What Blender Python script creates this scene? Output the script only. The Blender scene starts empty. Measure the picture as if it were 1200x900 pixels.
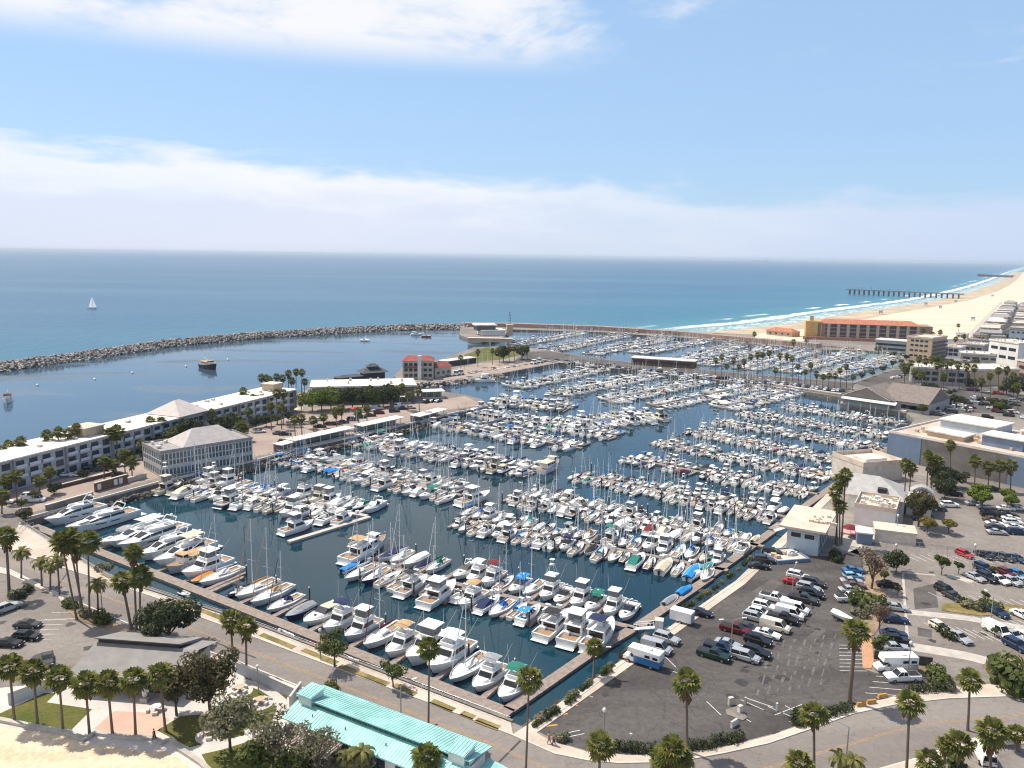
import bpy, math, random
from mathutils import Vector, Matrix
R = math.radians
sc = bpy.context.scene
col = sc.collection
rnd = random.Random(11)

# ------------------------------------------------------------------ camera
CAM_H, FPX, PITCH, ROLL = 68.0, 924.0, R(9.25), R(0.76)
cam_d = bpy.data.cameras.new("camera"); cam = bpy.data.objects.new("camera", cam_d); col.objects.link(cam)
cam_d.sensor_width = 36.0; cam_d.lens = FPX / 1200 * 36.0
cam_d.clip_start = 1.0; cam_d.clip_end = 120000.0
_f = Vector((0, math.cos(PITCH), -math.sin(PITCH))); _r = Vector((1, 0, 0)); _u = Vector((0, math.sin(PITCH), math.cos(PITCH)))
_X = _r * math.cos(ROLL) + _u * math.sin(ROLL); _Y = -_r * math.sin(ROLL) + _u * math.cos(ROLL); _Z = -_f
M = Matrix((_X, _Y, _Z)).transposed().to_4x4(); M.translation = Vector((0, 0, CAM_H))
cam.matrix_world = M
sc.camera = cam

# ------------------------------------------------------------------ sky, sun, exposure
SUN_EL, SUN_AZ = R(58), R(-58.5)          # azimuth measured from +Y towards +X
w = bpy.data.worlds.new("World"); sc.world = w; w.use_nodes = True
nt = w.node_tree; nt.nodes.clear()
def N(t, tree=None, **kw):
    n = (tree or nt).nodes.new(t)
    for k, v in kw.items(): setattr(n, k, v)
    return n
def math_n(tree, op, a, b=None, c=None, clamp=False):
    n = tree.nodes.new('ShaderNodeMath'); n.operation = op; n.use_clamp = clamp
    for i, x in enumerate((a, b, c)):
        if x is None: continue
        if isinstance(x, (int, float)): n.inputs[i].default_value = x
        else: tree.links.new(x, n.inputs[i])
    return n.outputs[0]
def ramp(tree, fac, stops, interp='LINEAR'):
    n = tree.nodes.new('ShaderNodeValToRGB'); n.color_ramp.interpolation = interp
    els = n.color_ramp.elements
    while len(els) < len(stops): els.new(0.5)
    for e, (p, c) in zip(els, stops):
        e.position = p; e.color = (c, c, c, 1) if isinstance(c, (int, float)) else (*c, 1)
    tree.links.new(fac, n.inputs[0]); return n.outputs[0]
def mixc(tree, fac, a, b):
    n = tree.nodes.new('ShaderNodeMix'); n.data_type = 'RGBA'
    for s, x in ((n.inputs[0], fac), (n.inputs[6], a), (n.inputs[7], b)):
        if isinstance(x, (int, float)): s.default_value = x
        elif isinstance(x, tuple): s.default_value = (*x, 1)
        else: tree.links.new(x, s)
    return n.outputs[2]
def sstep(tree, x, a, b):
    n = tree.nodes.new('ShaderNodeMapRange'); n.interpolation_type = 'SMOOTHSTEP'
    for i, v in ((0, x), (1, a), (2, b), (3, 0.0), (4, 1.0)):
        if isinstance(v, (int, float)): n.inputs[i].default_value = v
        else: tree.links.new(v, n.inputs[i])
    return n.outputs[0]

sky = N('ShaderNodeTexSky', sky_type='NISHITA', sun_disc=False, sun_elevation=SUN_EL, sun_rotation=SUN_AZ,
        altitude=0.0, air_density=1.0, dust_density=0.6, ozone_density=2.0)
tc = N('ShaderNodeTexCoord'); sep = N('ShaderNodeSeparateXYZ'); nt.links.new(tc.outputs['Generated'], sep.inputs[0])
dx, dy, dz = sep.outputs
az = math_n(nt, 'ARCTAN2', dx, dy)                     # radians, 0 straight ahead
el = math_n(nt, 'ARCSINE', dz)
cmb = N('ShaderNodeCombineXYZ')
nt.links.new(math_n(nt, 'MULTIPLY', az, 3.0), cmb.inputs[0]); nt.links.new(math_n(nt, 'MULTIPLY', el, 12.0), cmb.inputs[1])
cm2 = N('ShaderNodeCombineXYZ'); nt.links.new(math_n(nt, 'MULTIPLY', az, 4.0), cm2.inputs[0]); nt.links.new(math_n(nt, 'MULTIPLY', el, 9.0), cm2.inputs[1])
def wnoise(scale, detail, rough=0.55, off=0.0, dist=0.0, src=None):
    n = N('ShaderNodeTexNoise'); n.inputs['Scale'].default_value = scale; n.inputs['Detail'].default_value = detail
    n.inputs['Roughness'].default_value = rough; n.inputs['Distortion'].default_value = dist
    a = N('ShaderNodeVectorMath', operation='ADD'); a.inputs[1].default_value = (off, off * 1.7, off * .6)
    nt.links.new((src or cmb).outputs[0], a.inputs[0]); nt.links.new(a.outputs[0], n.inputs['Vector']); return n.outputs['Fac']
n1 = wnoise(2.2, 8, .55, 3.1, .3); n2 = wnoise(1.1, 6, .5, 9.4); n3 = wnoise(7.0, 6, .6, 1.7)
# cloud bank along the horizon: its ragged top falls from left to right
eld = math_n(nt, 'MULTIPLY', el, 57.2958); azd = math_n(nt, 'MULTIPLY', az, 57.2958)
top = math_n(nt, 'ADD', math_n(nt, 'MULTIPLY', azd, -0.045), 5.1)
top = math_n(nt, 'ADD', top, math_n(nt, 'MULTIPLY', math_n(nt, 'SUBTRACT', n1, .5), 5.0))
bank = math_n(nt, 'SUBTRACT', 1.0, sstep(nt, math_n(nt, 'SUBTRACT', eld, top), -.85, .6))
bank = math_n(nt, 'MULTIPLY', bank, ramp(nt, math_n(nt, 'ADD', math_n(nt, 'MULTIPLY', azd, 1 / 80), .5), [(0, .97), (.45, .90), (.72, .80), (1, .62)]))
bank = math_n(nt, 'MULTIPLY', bank, ramp(nt, n2, [(.25, .75), (.6, 1.0)]))
# high cloud, upper left
up = sstep(nt, eld, 11.8, 14.6)
n1b = wnoise(1.7, 10, .6, 21.3, .25, cm2)
blob = math_n(nt, 'ADD', n1b, math_n(nt, 'MULTIPLY', sstep(nt, math_n(nt, 'MULTIPLY', azd, -1.0), -10.0, 3.0), .34))
upc = math_n(nt, 'MULTIPLY', up, sstep(nt, blob, .54, .88))
# thin veil towards the right
veil = math_n(nt, 'MULTIPLY', sstep(nt, n3, .5, .8), math_n(nt, 'MULTIPLY', sstep(nt, azd, 18, 34), math_n(nt, 'MULTIPLY', sstep(nt, eld, 9.0, 11.0), math_n(nt, 'SUBTRACT', 1.0, sstep(nt, eld, 11.5, 13.5)))))
veil = math_n(nt, 'MULTIPLY', veil, .45)
cl = math_n(nt, 'MAXIMUM', math_n(nt, 'MAXIMUM', bank, upc), veil, clamp=True)
SKY_STRENGTH = 0.125
skyc = N('ShaderNodeVectorMath', operation='MULTIPLY'); nt.links.new(sky.outputs[0], skyc.inputs[0])
skyc.inputs[1].default_value = (.98, 1.03, 1.15)
n4 = wnoise(1.6, 7, .6, 33.0, .4)
ridge = sstep(nt, math_n(nt, 'ADD', math_n(nt, 'SUBTRACT', eld, top), math_n(nt, 'MULTIPLY', math_n(nt, 'SUBTRACT', n4, .5), 7.0)), -3.6, -.6)
cshade = mixc(nt, ridge, (5.6, 5.95, 6.95), (6.9, 6.95, 7.15))
cshade = mixc(nt, sstep(nt, azd, -8.0, 34.0), cshade, (4.7, 5.3, 6.8))
cshade = mixc(nt, sstep(nt, eld, 10.0, 12.5), cshade, (6.7, 6.75, 7.0))
pale = math_n(nt, 'MULTIPLY', math_n(nt, 'SUBTRACT', 1.0, sstep(nt, eld, 20.0, 34.0)), .68)
mx = mixc(nt, cl, mixc(nt, pale, skyc.outputs[0], (3.0, 4.55, 6.5)), cshade)
bg = N('ShaderNodeBackground'); bg.inputs[1].default_value = SKY_STRENGTH; nt.links.new(mx, bg.inputs[0])
out = N('ShaderNodeOutputWorld'); nt.links.new(bg.outputs[0], out.inputs[0])

sun_d = bpy.data.lights.new("sun", 'SUN'); sun_d.energy = 4.9; sun_d.angle = R(.53); sun_d.color = (1.0, .925, .81)
sun = bpy.data.objects.new("sun", sun_d); col.objects.link(sun)
sv = Vector((math.sin(SUN_AZ) * math.cos(SUN_EL), math.cos(SUN_AZ) * math.cos(SUN_EL), math.sin(SUN_EL)))
sun.rotation_euler = sv.to_track_quat('Z', 'Y').to_euler(); sun.location = (0, 0, 300)
vs = sc.view_settings; vs.view_transform = 'Standard'; vs.look = 'None'; vs.exposure = 0.18; vs.gamma = 1; vs.use_curve_mapping = False
sc.render.engine = 'CYCLES'
try:
    sc.cycles.use_denoising = True; sc.cycles.filter_width = 1.15; sc.cycles.max_bounces = 5; sc.cycles.diffuse_bounces = 2; sc.cycles.glossy_bounces = 3
    sc.cycles.transmission_bounces = 2; sc.cycles.volume_bounces = 0; sc.cycles.transparent_max_bounces = 4
    sc.cycles.caustics_reflective = False; sc.cycles.caustics_refractive = False; sc.cycles.sample_clamp_indirect = 4
except Exception: pass

# ------------------------------------------------------------------ from a picture row/column to a place on the ground
cR, sR, cP, sP = math.cos(ROLL), math.sin(ROLL), math.cos(PITCH), math.sin(PITCH)
def P(px, py, z=0.0):
    u, v = px - 600, py - 450
    uu, vv = cR * u + sR * v, -sR * u + cR * v
    d = Vector((uu, FPX * cP - vv * sP, -FPX * sP - vv * cP))
    t = (z - CAM_H) / d.z
    return Vector((d.x * t, d.y * t, z))
def proj(p):
    d = Vector(p) - Vector((0, 0, CAM_H)); zc = d.dot(_f)
    return (600 + FPX * d.dot(_X) / zc, 450 - FPX * d.dot(_Y) / zc, zc)
def zat(g, pytop):
    lo, hi = -5.0, 66.0
    for _ in range(40):
        m = (lo + hi) / 2
        if proj((g.x, g.y, m))[1] > pytop: lo = m
        else: hi = m
    return lo
WATER = -2.0
HAZE_DENSITY = 6e-5
DOCK = -1.45
# ------------------------------------------------------------------ materials
MATS = {}
def mat(name, c, rough=.6, var=.12, scale=.8, metal=0.0, c2=None, bump=0.0, bscale=None, spec=None, coords='Object', detail=5, contrast=(.35, .65)):
    if name in MATS: return MATS[name]
    m = bpy.data.materials.new(name); m.use_nodes = True; t = m.node_tree
    b = t.nodes['Principled BSDF']; b.inputs['Roughness'].default_value = rough; b.inputs['Metallic'].default_value = metal
    if spec is not None: b.inputs['Specular IOR Level'].default_value = spec
    if var > 0 or c2:
        g = t.nodes.new('ShaderNodeNewGeometry') if coords == 'World' else t.nodes.new('ShaderNodeTexCoord')
        vec = g.outputs['Position'] if coords == 'World' else g.outputs['Object']
        n = t.nodes.new('ShaderNodeTexNoise'); n.inputs['Scale'].default_value = scale; n.inputs['Detail'].default_value = detail
        n.inputs['Roughness'].default_value = .6
        t.links.new(vec, n.inputs['Vector'])
        lo = tuple(x * (1 - var) for x in c); hi = c2 or tuple(min(1, x * (1 + var)) for x in c)
        t.links.new(ramp(t, n.outputs['Fac'], [(contrast[0], lo), (contrast[1], hi)]), b.inputs['Base Color'])
        if bump:
            n2 = t.nodes.new('ShaderNodeTexNoise'); n2.inputs['Scale'].default_value = bscale or scale * 6; n2.inputs['Detail'].default_value = 4
            t.links.new(vec, n2.inputs['Vector'])
            bp = t.nodes.new('ShaderNodeBump'); bp.inputs['Strength'].default_value = bump; bp.inputs['Distance'].default_value = .1
            t.links.new(n2.outputs['Fac'], bp.inputs['Height']); t.links.new(bp.outputs[0], b.inputs['Normal'])
    else:
        b.inputs['Base Color'].default_value = (*c, 1)
    MATS[name] = m; return m

def ground_mat(name, c, c2, s1=.05, s2=1.2, speck=.25, rough=.9, streak=None, crack=0.0):
    """two scales of wear over a paved or loose surface, in world metres"""
    if name in MATS: return MATS[name]
    m = bpy.data.materials.new(name); m.use_nodes = True; t = m.node_tree
    b = t.nodes['Principled BSDF']; b.inputs['Roughness'].default_value = rough; b.inputs['Specular IOR Level'].default_value = .25
    g = t.nodes.new('ShaderNodeNewGeometry'); vec = g.outputs['Position']
    if streak:
        mp = t.nodes.new('ShaderNodeMapping'); mp.inputs['Rotation'].default_value = (0, 0, streak[0]); mp.inputs['Scale'].default_value = (streak[1], streak[2], 1)
        t.links.new(vec, mp.inputs['Vector']); svec = mp.outputs[0]
    else: svec = vec
    def nz(v, s, d=6, r=.6):
        n = t.nodes.new('ShaderNodeTexNoise'); n.inputs['Scale'].default_value = s; n.inputs['Detail'].default_value = d; n.inputs['Roughness'].default_value = r
        t.links.new(v, n.inputs['Vector']); return n.outputs['Fac']
    base = mixc(t, sstep(t, nz(svec, s1), .36, .64), c, c2)
    f = nz(vec, s2, 5, .65)
    dark = mixc(t, 1.0, base, base)
    k = ramp(t, f, [(.3, 1 - speck), (.7, 1 + speck * .8)])
    mul = t.nodes.new('ShaderNodeVectorMath'); mul.operation = 'MULTIPLY'
    t.links.new(base, mul.inputs[0]); t.links.new(k, mul.inputs[1]); o = mul.outputs[0]
    if crack:
        vo = t.nodes.new('ShaderNodeTexVoronoi'); vo.feature = 'DISTANCE_TO_EDGE'; vo.inputs['Scale'].default_value = .16
        wv = t.nodes.new('ShaderNodeVectorMath'); wv.operation = 'ADD'
        nn = t.nodes.new('ShaderNodeTexNoise'); nn.inputs['Scale'].default_value = .3; nn.inputs['Detail'].default_value = 4
        t.links.new(vec, nn.inputs['Vector'])
        sc_ = t.nodes.new('ShaderNodeVectorMath'); sc_.operation = 'SCALE'; sc_.inputs['Scale'].default_value = 5.0
        t.links.new(nn.outputs['Color'], sc_.inputs[0]); t.links.new(vec, wv.inputs[0]); t.links.new(sc_.outputs[0], wv.inputs[1])
        t.links.new(wv.outputs[0], vo.inputs['Vector'])
        o = mixc(t, math_n(t, 'MULTIPLY', math_n(t, 'SUBTRACT', 1.0, sstep(t, vo.outputs['Distance'], .0, .012)), crack), o, tuple(x * .35 for x in c))
    t.links.new(o, b.inputs['Base Color'])
    MATS[name] = m; return m

WHITE = mat('gelcoat_white', (.86, .855, .83), .28, .05, .5)
CREAM = mat('gelcoat_cream', (.70, .66, .55), .3, .05, .5)
GREYG = mat('gelcoat_grey', (.46, .48, .50), .3, .06, .5)
NAVYG = mat('gelcoat_navy', (.02, .04, .12), .2, .1, .5)
REDG = mat('gelcoat_red', (.35, .02, .02), .25, .1, .5)
BLACKG = mat('gelcoat_black', (.02, .02, .022), .25, .1, .5)
GREENG = mat('gelcoat_green', (.02, .12, .09), .25, .1, .5)
DECKM = mat('nonskid_deck', (.66, .65, .60), .7, .1, 1.5)
TEAK = mat('teak_deck', (.33, .20, .11), .7, .2, 3)
GLASS = mat('tinted_glass', (.012, .016, .02), .08, 0)
ALU = mat('aluminium_spar', (.80, .80, .79), .4, 0)
STEEL = mat('stainless_rail', (.6, .6, .6), .3, 0, metal=.8)
MOTOR = mat('outboard_black', (.03, .03, .035), .4, 0)
HYPA = mat('hypalon_grey', (.42, .43, .44), .7, .08, 2)
CANV = {'blue': mat('canvas_blue', (.015, .12, .42), .85, .15, 1.5), 'bright blue': mat('canvas_bright_blue', (.02, .25, .62), .85, .12, 1.5),
        'navy': mat('canvas_navy', (.012, .022, .075), .9, .15, 1.5), 'grey': mat('canvas_grey', (.28, .29, .30), .9, .12, 1.5),
        'tan': mat('canvas_tan', (.46, .30, .16), .9, .12, 1.5), 'green': mat('canvas_green', (.012, .16, .12), .9, .15, 1.5),
        'white': mat('canvas_white', (.72, .72, .70), .9, .06, 1.5), 'black': mat('canvas_black', (.025, .025, .03), .9, .15, 1.5),
        'maroon': mat('canvas_maroon', (.16, .012, .02), .9, .15, 1.5), 'orange': mat('canvas_orange', (.62, .25, .03), .85, .12, 1.5),
        'cream': mat('canvas_cream', (.62, .54, .40), .9, .1, 1.5), 'teal': mat('canvas_teal', (.02, .30, .34), .85, .12, 1.5)}
HULLS = {'white': WHITE, 'cream': CREAM, 'grey': GREYG, 'navy': NAVYG, 'red': REDG, 'black': BLACKG, 'green': GREENG}
PLANK = mat('weathered_planks', (.26, .21, .18), .9, .25, 1.2)
PALEDOCK = mat('pale_dock_boards', (.50, .45, .39), .9, .15, 1.2)
PILE = mat('creosote_pile', (.06, .05, .045), .9, .3, 1.5)
CONC = mat('concrete', (.44, .40, .35), .9, .15, .5, coords='World')
CONC_L = mat('pale_concrete', (.58, .52, .45), .9, .12, .6, coords='World')
CONC_D = mat('stained_concrete', (.20, .18, .15), .9, .3, .5, coords='World')
ASPH = ground_mat('old_asphalt', (.066, .060, .057), (.105, .096, .090), .06, 1.0, .25, crack=.75, streak=(R(30), .5, 1.8))
ASPH_L = ground_mat('sunbleached_asphalt', (.185, .162, .143), (.255, .225, .20), .05, 1.0, .15, crack=.45)
ROADM = ground_mat('road_asphalt', (.19, .167, .150), (.245, .218, .197), .035, 1.1, .12, streak=(R(30), .35, 3.0), crack=.35)
WALK = ground_mat('sidewalk_concrete', (.47, .39, .32), (.58, .49, .41), .12, 1.5, .12)
PALEWALK = ground_mat('pale_path_concrete', (.52, .46, .42), (.62, .56, .51), .12, 1.5, .1)
PLAZA = ground_mat('pink_plaza_concrete', (.56, .34, .26), (.62, .40, .31), .2, 1.5, .08)
SAND = ground_mat('beach_sand', (.60, .485, .36), (.70, .58, .445), .02, .25, .16, streak=(R(25), .35, 2.2))
SANDP = ground_mat('raked_sand', (.60, .455, .30), (.72, .565, .40), .12, 1.0, .2, streak=(R(-12), .25, 1.6))
LAWN = ground_mat('mown_lawn', (.070, .090, .014), (.135, .120, .028), .12, 2.0, .3)
DIRT = ground_mat('dry_planting_soil', (.20, .14, .09), (.33, .24, .16), .15, 1.4, .3)
TOWN = ground_mat('town_ground', (.17, .15, .135), (.27, .24, .21), .03, .5, .25)
VERGE = ground_mat('dry_verge_grass', (.15, .13, .04), (.28, .21, .09), .3, 2.0, .3)
PAINT_W = mat('white_paint_line', (.62, .60, .57), .8, .25, 2.5, coords='World')
PAINT_Y = mat('yellow_paint_line', (.50, .25, .05), .8, .25, 2.5, coords='World')
ROOF_W = mat('white_roof_membrane', (.70, .645, .57), .8, .2, .22, coords='World')
ROOF_G = mat('grey_shingles', (.30, .28, .27), .9, .2, .8, coords='World')
ROOF_T = mat('tan_roof', (.60, .50, .41), .9, .15, .3, coords='World')
TILE = mat('orange_roof_tile', (.40, .15, .085), .85, .25, .5, coords='World')
TILE_R = mat('red_roof_tile', (.27, .07, .052), .85, .25, .5, coords='World')
STUC_W = mat('white_stucco', (.68, .67, .64), .85, .08, .4, coords='World')
STUC_B = mat('pale_blue_siding', (.42, .50, .56), .85, .1, .5, coords='World')
STUC_T = mat('tan_stucco', (.50, .38, .26), .85, .12, .4, coords='World')
STUC_Y = mat('ochre_stucco', (.52, .33, .12), .85, .12, .4, coords='World')
STUC_G = mat('grey_stucco', (.36, .35, .34), .85, .12, .4, coords='World')
BLUEW = mat('slate_blue_panel', (.15, .205, .30), .8, .1, .3, coords='World')
DARKW = mat('dark_interior', (.035, .035, .04), .7, .2, .4)
WINB = mat('window_glass', (.03, .04, .055), .12, 0)
BROWNW = mat('brown_timber', (.16, .085, .05), .85, .2, .6, coords='World')
TRUNK = mat('palm_trunk', (.16, .125, .095), .95, .25, 2.0)
BARK = mat('tree_bark', (.12, .09, .065), .95, .25, 2.0)
def leafm(name, c, c2, sc_=1.2):
    m = mat(name, c, .7, .1, sc_, c2=c2, spec=.25, detail=2, contrast=(.3, .7)); t = m.node_tree; b = t.nodes['Principled BSDF']
    tr = t.nodes.new('ShaderNodeBsdfTranslucent'); mx_ = t.nodes.new('ShaderNodeMixShader'); mx_.inputs[0].default_value = .32          # thin leaves let light through
    t.links.new(b.inputs['Base Color'].links[0].from_socket, tr.inputs[0]); t.links.new(b.outputs[0], mx_.inputs[1]); t.links.new(tr.outputs[0], mx_.inputs[2]); t.links.new(mx_.outputs[0], t.nodes['Material Output'].inputs[0]); return m
FROND = leafm('palm_frond', (.085, .115, .025), (.29, .275, .075), .9)
FROND_Q = leafm('feather_frond', (.10, .11, .03), (.28, .25, .08), .9)
DEADF = leafm('dead_frond', (.14, .085, .04), (.25, .17, .08), 1.2)
LEAF_D = leafm('dark_evergreen_leaf', (.028, .040, .016), (.085, .10, .038), .6)
LEAF_G = leafm('bright_green_leaf', (.075, .12, .014), (.20, .25, .036), .6)
LEAF_M = leafm('mid_green_leaf', (.055, .08, .018), (.15, .17, .045), .6)
LEAF_O = leafm('olive_grey_leaf', (.11, .115, .06), (.27, .26, .16), .7)
LEAF_B = leafm('brown_green_leaf', (.06, .06, .024), (.15, .125, .05), .5)
LEAF_Y = leafm('golden_green_leaf', (.14, .13, .02), (.32, .25, .05), .6)
TWIG = leafm('bare_twigs', (.16, .105, .07), (.26, .18, .13), .8)
ROCK = mat('breakwater_rock', (.15, .132, .118), .95, .2, .45, c2=(.52, .46, .40), coords='World', detail=3, contrast=(.38, .62))
ROCK_D = mat('wet_rock', (.06, .05, .04), .8, .2, .35, c2=(.15, .12, .09), coords='World', detail=3)
TURQ = mat('turquoise_metal_roof', (.31, .61, .55), .6, .2, .35, coords='World')
TURQ_D = mat('turquoise_clerestory', (.05, .20, .20), .6, .1, .5, coords='World')
SKIN = mat('skin', (.45, .27, .19), .6, 0)
def add_bump(name, scale, strength, dist=.15):
    t = MATS[name].node_tree; b = t.nodes['Principled BSDF']; g = t.nodes.new('ShaderNodeNewGeometry'); n = t.nodes.new('ShaderNodeTexNoise'); n.inputs['Scale'].default_value = scale; n.inputs['Detail'].default_value = 5
    t.links.new(g.outputs['Position'], n.inputs['Vector']); bp = t.nodes.new('ShaderNodeBump'); bp.inputs['Strength'].default_value = strength; bp.inputs['Distance'].default_value = dist
    t.links.new(n.outputs['Fac'], bp.inputs['Height']); t.links.new(bp.outputs[0], b.inputs['Normal'])
add_bump('raked_sand', 1.3, .8, .25); add_bump('beach_sand', .12, .6, 1.0); add_bump('mown_lawn', 3.0, .5); add_bump('old_asphalt', 3.0, .25, .05); add_bump('dry_planting_soil', 2.0, .8)
# ------------------------------------------------------------------ mesh helpers
class MB:
    def __init__(s): s.v = []; s.f = []; s.m = []; s.sm = []
    def add(s, vs, fs, mi=0, smooth=False):
        o = len(s.v); s.v.extend(tuple(p) for p in vs)
        for f in fs: s.f.append(tuple(i + o for i in f)); s.m.append(mi); s.sm.append(smooth)
        return s
    def box(s, cx, cy, cz, sx, sy, sz, rot=0, mi=0, taper=1.0, bottom=True):
        c, n = math.cos(rot), math.sin(rot); vs = []
        for z, k in ((-1, 1.0), (1, taper)):
            for x, y in ((-1, -1), (1, -1), (1, 1), (-1, 1)):
                X, Y = x * sx / 2 * k, y * sy / 2 * k
                vs.append((cx + X * c - Y * n, cy + X * n + Y * c, cz + z * sz / 2))
        fs = [(4, 5, 6, 7), (0, 1, 5, 4), (1, 2, 6, 5), (2, 3, 7, 6), (3, 0, 4, 7)]
        if bottom: fs.append((3, 2, 1, 0))
        return s.add(vs, fs, mi)
    def hexa(s, b, t, mi=0):           # four bottom + four top corners
        return s.add(list(b) + list(t), [(4, 5, 6, 7), (0, 1, 5, 4), (1, 2, 6, 5), (2, 3, 7, 6), (3, 0, 4, 7), (3, 2, 1, 0)], mi)
    def frus(s, x0, x1, X0, X1, w0, w1, z0, z1, mi=0):   # bottom x0..x1 half-width w0, top X0..X1 half-width w1
        return s.hexa([(x0, -w0, z0), (x1, -w0, z0), (x1, w0, z0), (x0, w0, z0)], [(X0, -w1, z1), (X1, -w1, z1), (X1, w1, z1), (X0, w1, z1)], mi)
    def prism(s, poly, z0, z1, mi=0, cap_bottom=False, mi_side=None):
        n = len(poly); a = sum(poly[i][0] * poly[(i + 1) % n][1] - poly[(i + 1) % n][0] * poly[i][1] for i in range(n))
        if a < 0: poly = list(reversed(poly))
        vs = [(p[0], p[1], z0) for p in poly] + [(p[0], p[1], z1) for p in poly]
        s.add(vs, [tuple(range(n, 2 * n))], mi)
        s.add(vs, [(i, (i + 1) % n, n + (i + 1) % n, n + i) for i in range(n)], mi if mi_side is None else mi_side)
        return s
    def sheet(s, poly, z, mi=0):
        n = len(poly); a = sum(poly[i][0] * poly[(i + 1) % n][1] - poly[(i + 1) % n][0] * poly[i][1] for i in range(n))
        if a < 0: poly = list(reversed(poly))
        return s.add([(p[0], p[1], z) for p in poly], [tuple(range(n))], mi)
    def strip(s, pts, wid, z0, z1=None, mi=0):            # ribbon along a polyline, optionally with height
        L, Rr = offset(pts, wid / 2), offset(pts, -wid / 2)
        for i in range(len(pts) - 1):
            q = [L[i], Rr[i], Rr[i + 1], L[i + 1]]
            if z1 is None: s.sheet(q, z0, mi)
            else: s.prism(q, z0, z1, mi)
        return s
    def tube(s, p, q, r0, r1=None, n=6, mi=0, cap=True, smooth=True):
        p, q = Vector(p), Vector(q); r1 = r0 if r1 is None else r1
        d = (q - p)
        if d.length < 1e-6: return s
        d.normalize(); a = d.orthogonal().normalized(); b = d.cross(a)
        vs = []
        for c, r in ((p, r0), (q, r1)):
            for i in range(n):
                t = 2 * math.pi * i / n; vs.append(c + (a * math.cos(t) + b * math.sin(t)) * r)
        s.add(vs, [(i, (i + 1) % n, n + (i + 1) % n, n + i) for i in range(n)], mi, smooth)
        if cap: s.add(vs, [tuple(range(n - 1, -1, -1)), tuple(range(n, 2 * n))], mi)
        return s
    def path(s, pts, r, n=4, mi=0):
        for a, b in zip(pts, pts[1:]): s.tube(a, b, r, r, n, mi, False)
        return s
    def loft(s, rings, mi=0, closed=False, caps=True, smooth=False):
        k = len(rings[0]); vs = [p for r in rings for p in r]; fs = []
        for j in range(len(rings) - 1):
            for i in range(k if closed else k - 1):
                i2 = (i + 1) % k; fs.append((j * k + i, j * k + i2, (j + 1) * k + i2, (j + 1) * k + i))
        s.add(vs, fs, mi, smooth)
        if caps: s.add(vs, [tuple(range(k)), tuple(range((len(rings) - 1) * k + k - 1, (len(rings) - 1) * k - 1, -1))], mi)
        return s
    def ell(s, c, r, seg=10, rings=6, mi=0, jit=0.0, rg=None, zmin=-1.0):
        rg = rg or rnd; vs = []; fs = []
        for j in range(rings + 1):
            ph = math.pi * j / rings
            for i in range(seg):
                th = 2 * math.pi * i / seg; k = 1 + (rg.uniform(-jit, jit) if 0 < j < rings else 0)
                vs.append((c[0] + r[0] * math.sin(ph) * math.cos(th) * k, c[1] + r[1] * math.sin(ph) * math.sin(th) * k, c[2] + r[2] * max(zmin, math.cos(ph)) * k))
        for j in range(rings):
            for i in range(seg):
                fs.append((j * seg + i, (j + 1) * seg + i, (j + 1) * seg + (i + 1) % seg, j * seg + (i + 1) % seg))
        return s.add(vs, fs, mi, jit == 0)
    def mesh(s, name, mats):
        me = bpy.data.meshes.new(name); me.from_pydata(s.v, [], s.f)
        for m in mats: me.materials.append(m)
        if any(s.m): me.polygons.foreach_set('material_index', s.m)
        if any(s.sm): me.polygons.foreach_set('use_smooth', s.sm)
        me.update(); return me
    def build(s, name, mats, parent=None, **kw):
        if not isinstance(mats, (list, tuple)): mats = [mats]
        o = bpy.data.objects.new(name, s.mesh(name, mats)); col.objects.link(o)
        if parent: o.parent = parent
        return tag(o, **kw)
def offset(pts, d):
    out = []
    n = len(pts)
    for i in range(n):
        a = Vector(pts[max(0, i - 1)][:2]); b = Vector(pts[min(n - 1, i + 1)][:2]); t = (b - a).normalized()
        out.append((pts[i][0] - t.y * d, pts[i][1] + t.x * d))
    return out
def tag(o, label=None, cat=None, group=None, kind=None):
    if label: o['label'] = label
    if cat: o['category'] = cat
    if group: o['group'] = group
    if kind: o['kind'] = kind
    return o
def empty(name, loc, rz=0, label=None, cat=None, group=None):
    o = bpy.data.objects.new(name, None); o.empty_display_size = .5; col.objects.link(o)
    o.location = loc; o.rotation_euler = (0, 0, rz)
    return tag(o, label, cat, group)
def child(name, me, parent, loc=(0, 0, 0), rz=0, mats=None, scale=None):
    o = bpy.data.objects.new(name, me); col.objects.link(o); o.parent = parent; o.location = loc; o.rotation_euler = (0, 0, rz)
    if scale: o.scale = scale
    if mats:
        for i, m in enumerate(mats):
            o.material_slots[i].link = 'OBJECT'; o.material_slots[i].material = m
    return o
def PP(pts, z=0.0): return [tuple(P(x, y, z)) for x, y in pts]
ORD = ['first', 'second', 'third', 'fourth', 'fifth', 'sixth', 'seventh', 'eighth', 'ninth', 'tenth', 'eleventh', 'twelfth', 'thirteenth', 'fourteenth', 'fifteenth',
       'sixteenth', 'seventeenth', 'eighteenth', 'nineteenth', 'twentieth'] + ['twenty-' + x for x in ('first', 'second', 'third', 'fourth', 'fifth', 'sixth', 'seventh', 'eighth', 'ninth')] + \
      ['thirtieth'] + ['thirty-' + x for x in ('first', 'second', 'third', 'fourth', 'fifth', 'sixth', 'seventh', 'eighth', 'ninth')] + ['fortieth'] + ['forty-' + x for x in ('first', 'second', 'third', 'fourth', 'fifth', 'sixth', 'seventh', 'eighth', 'ninth')]
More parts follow.
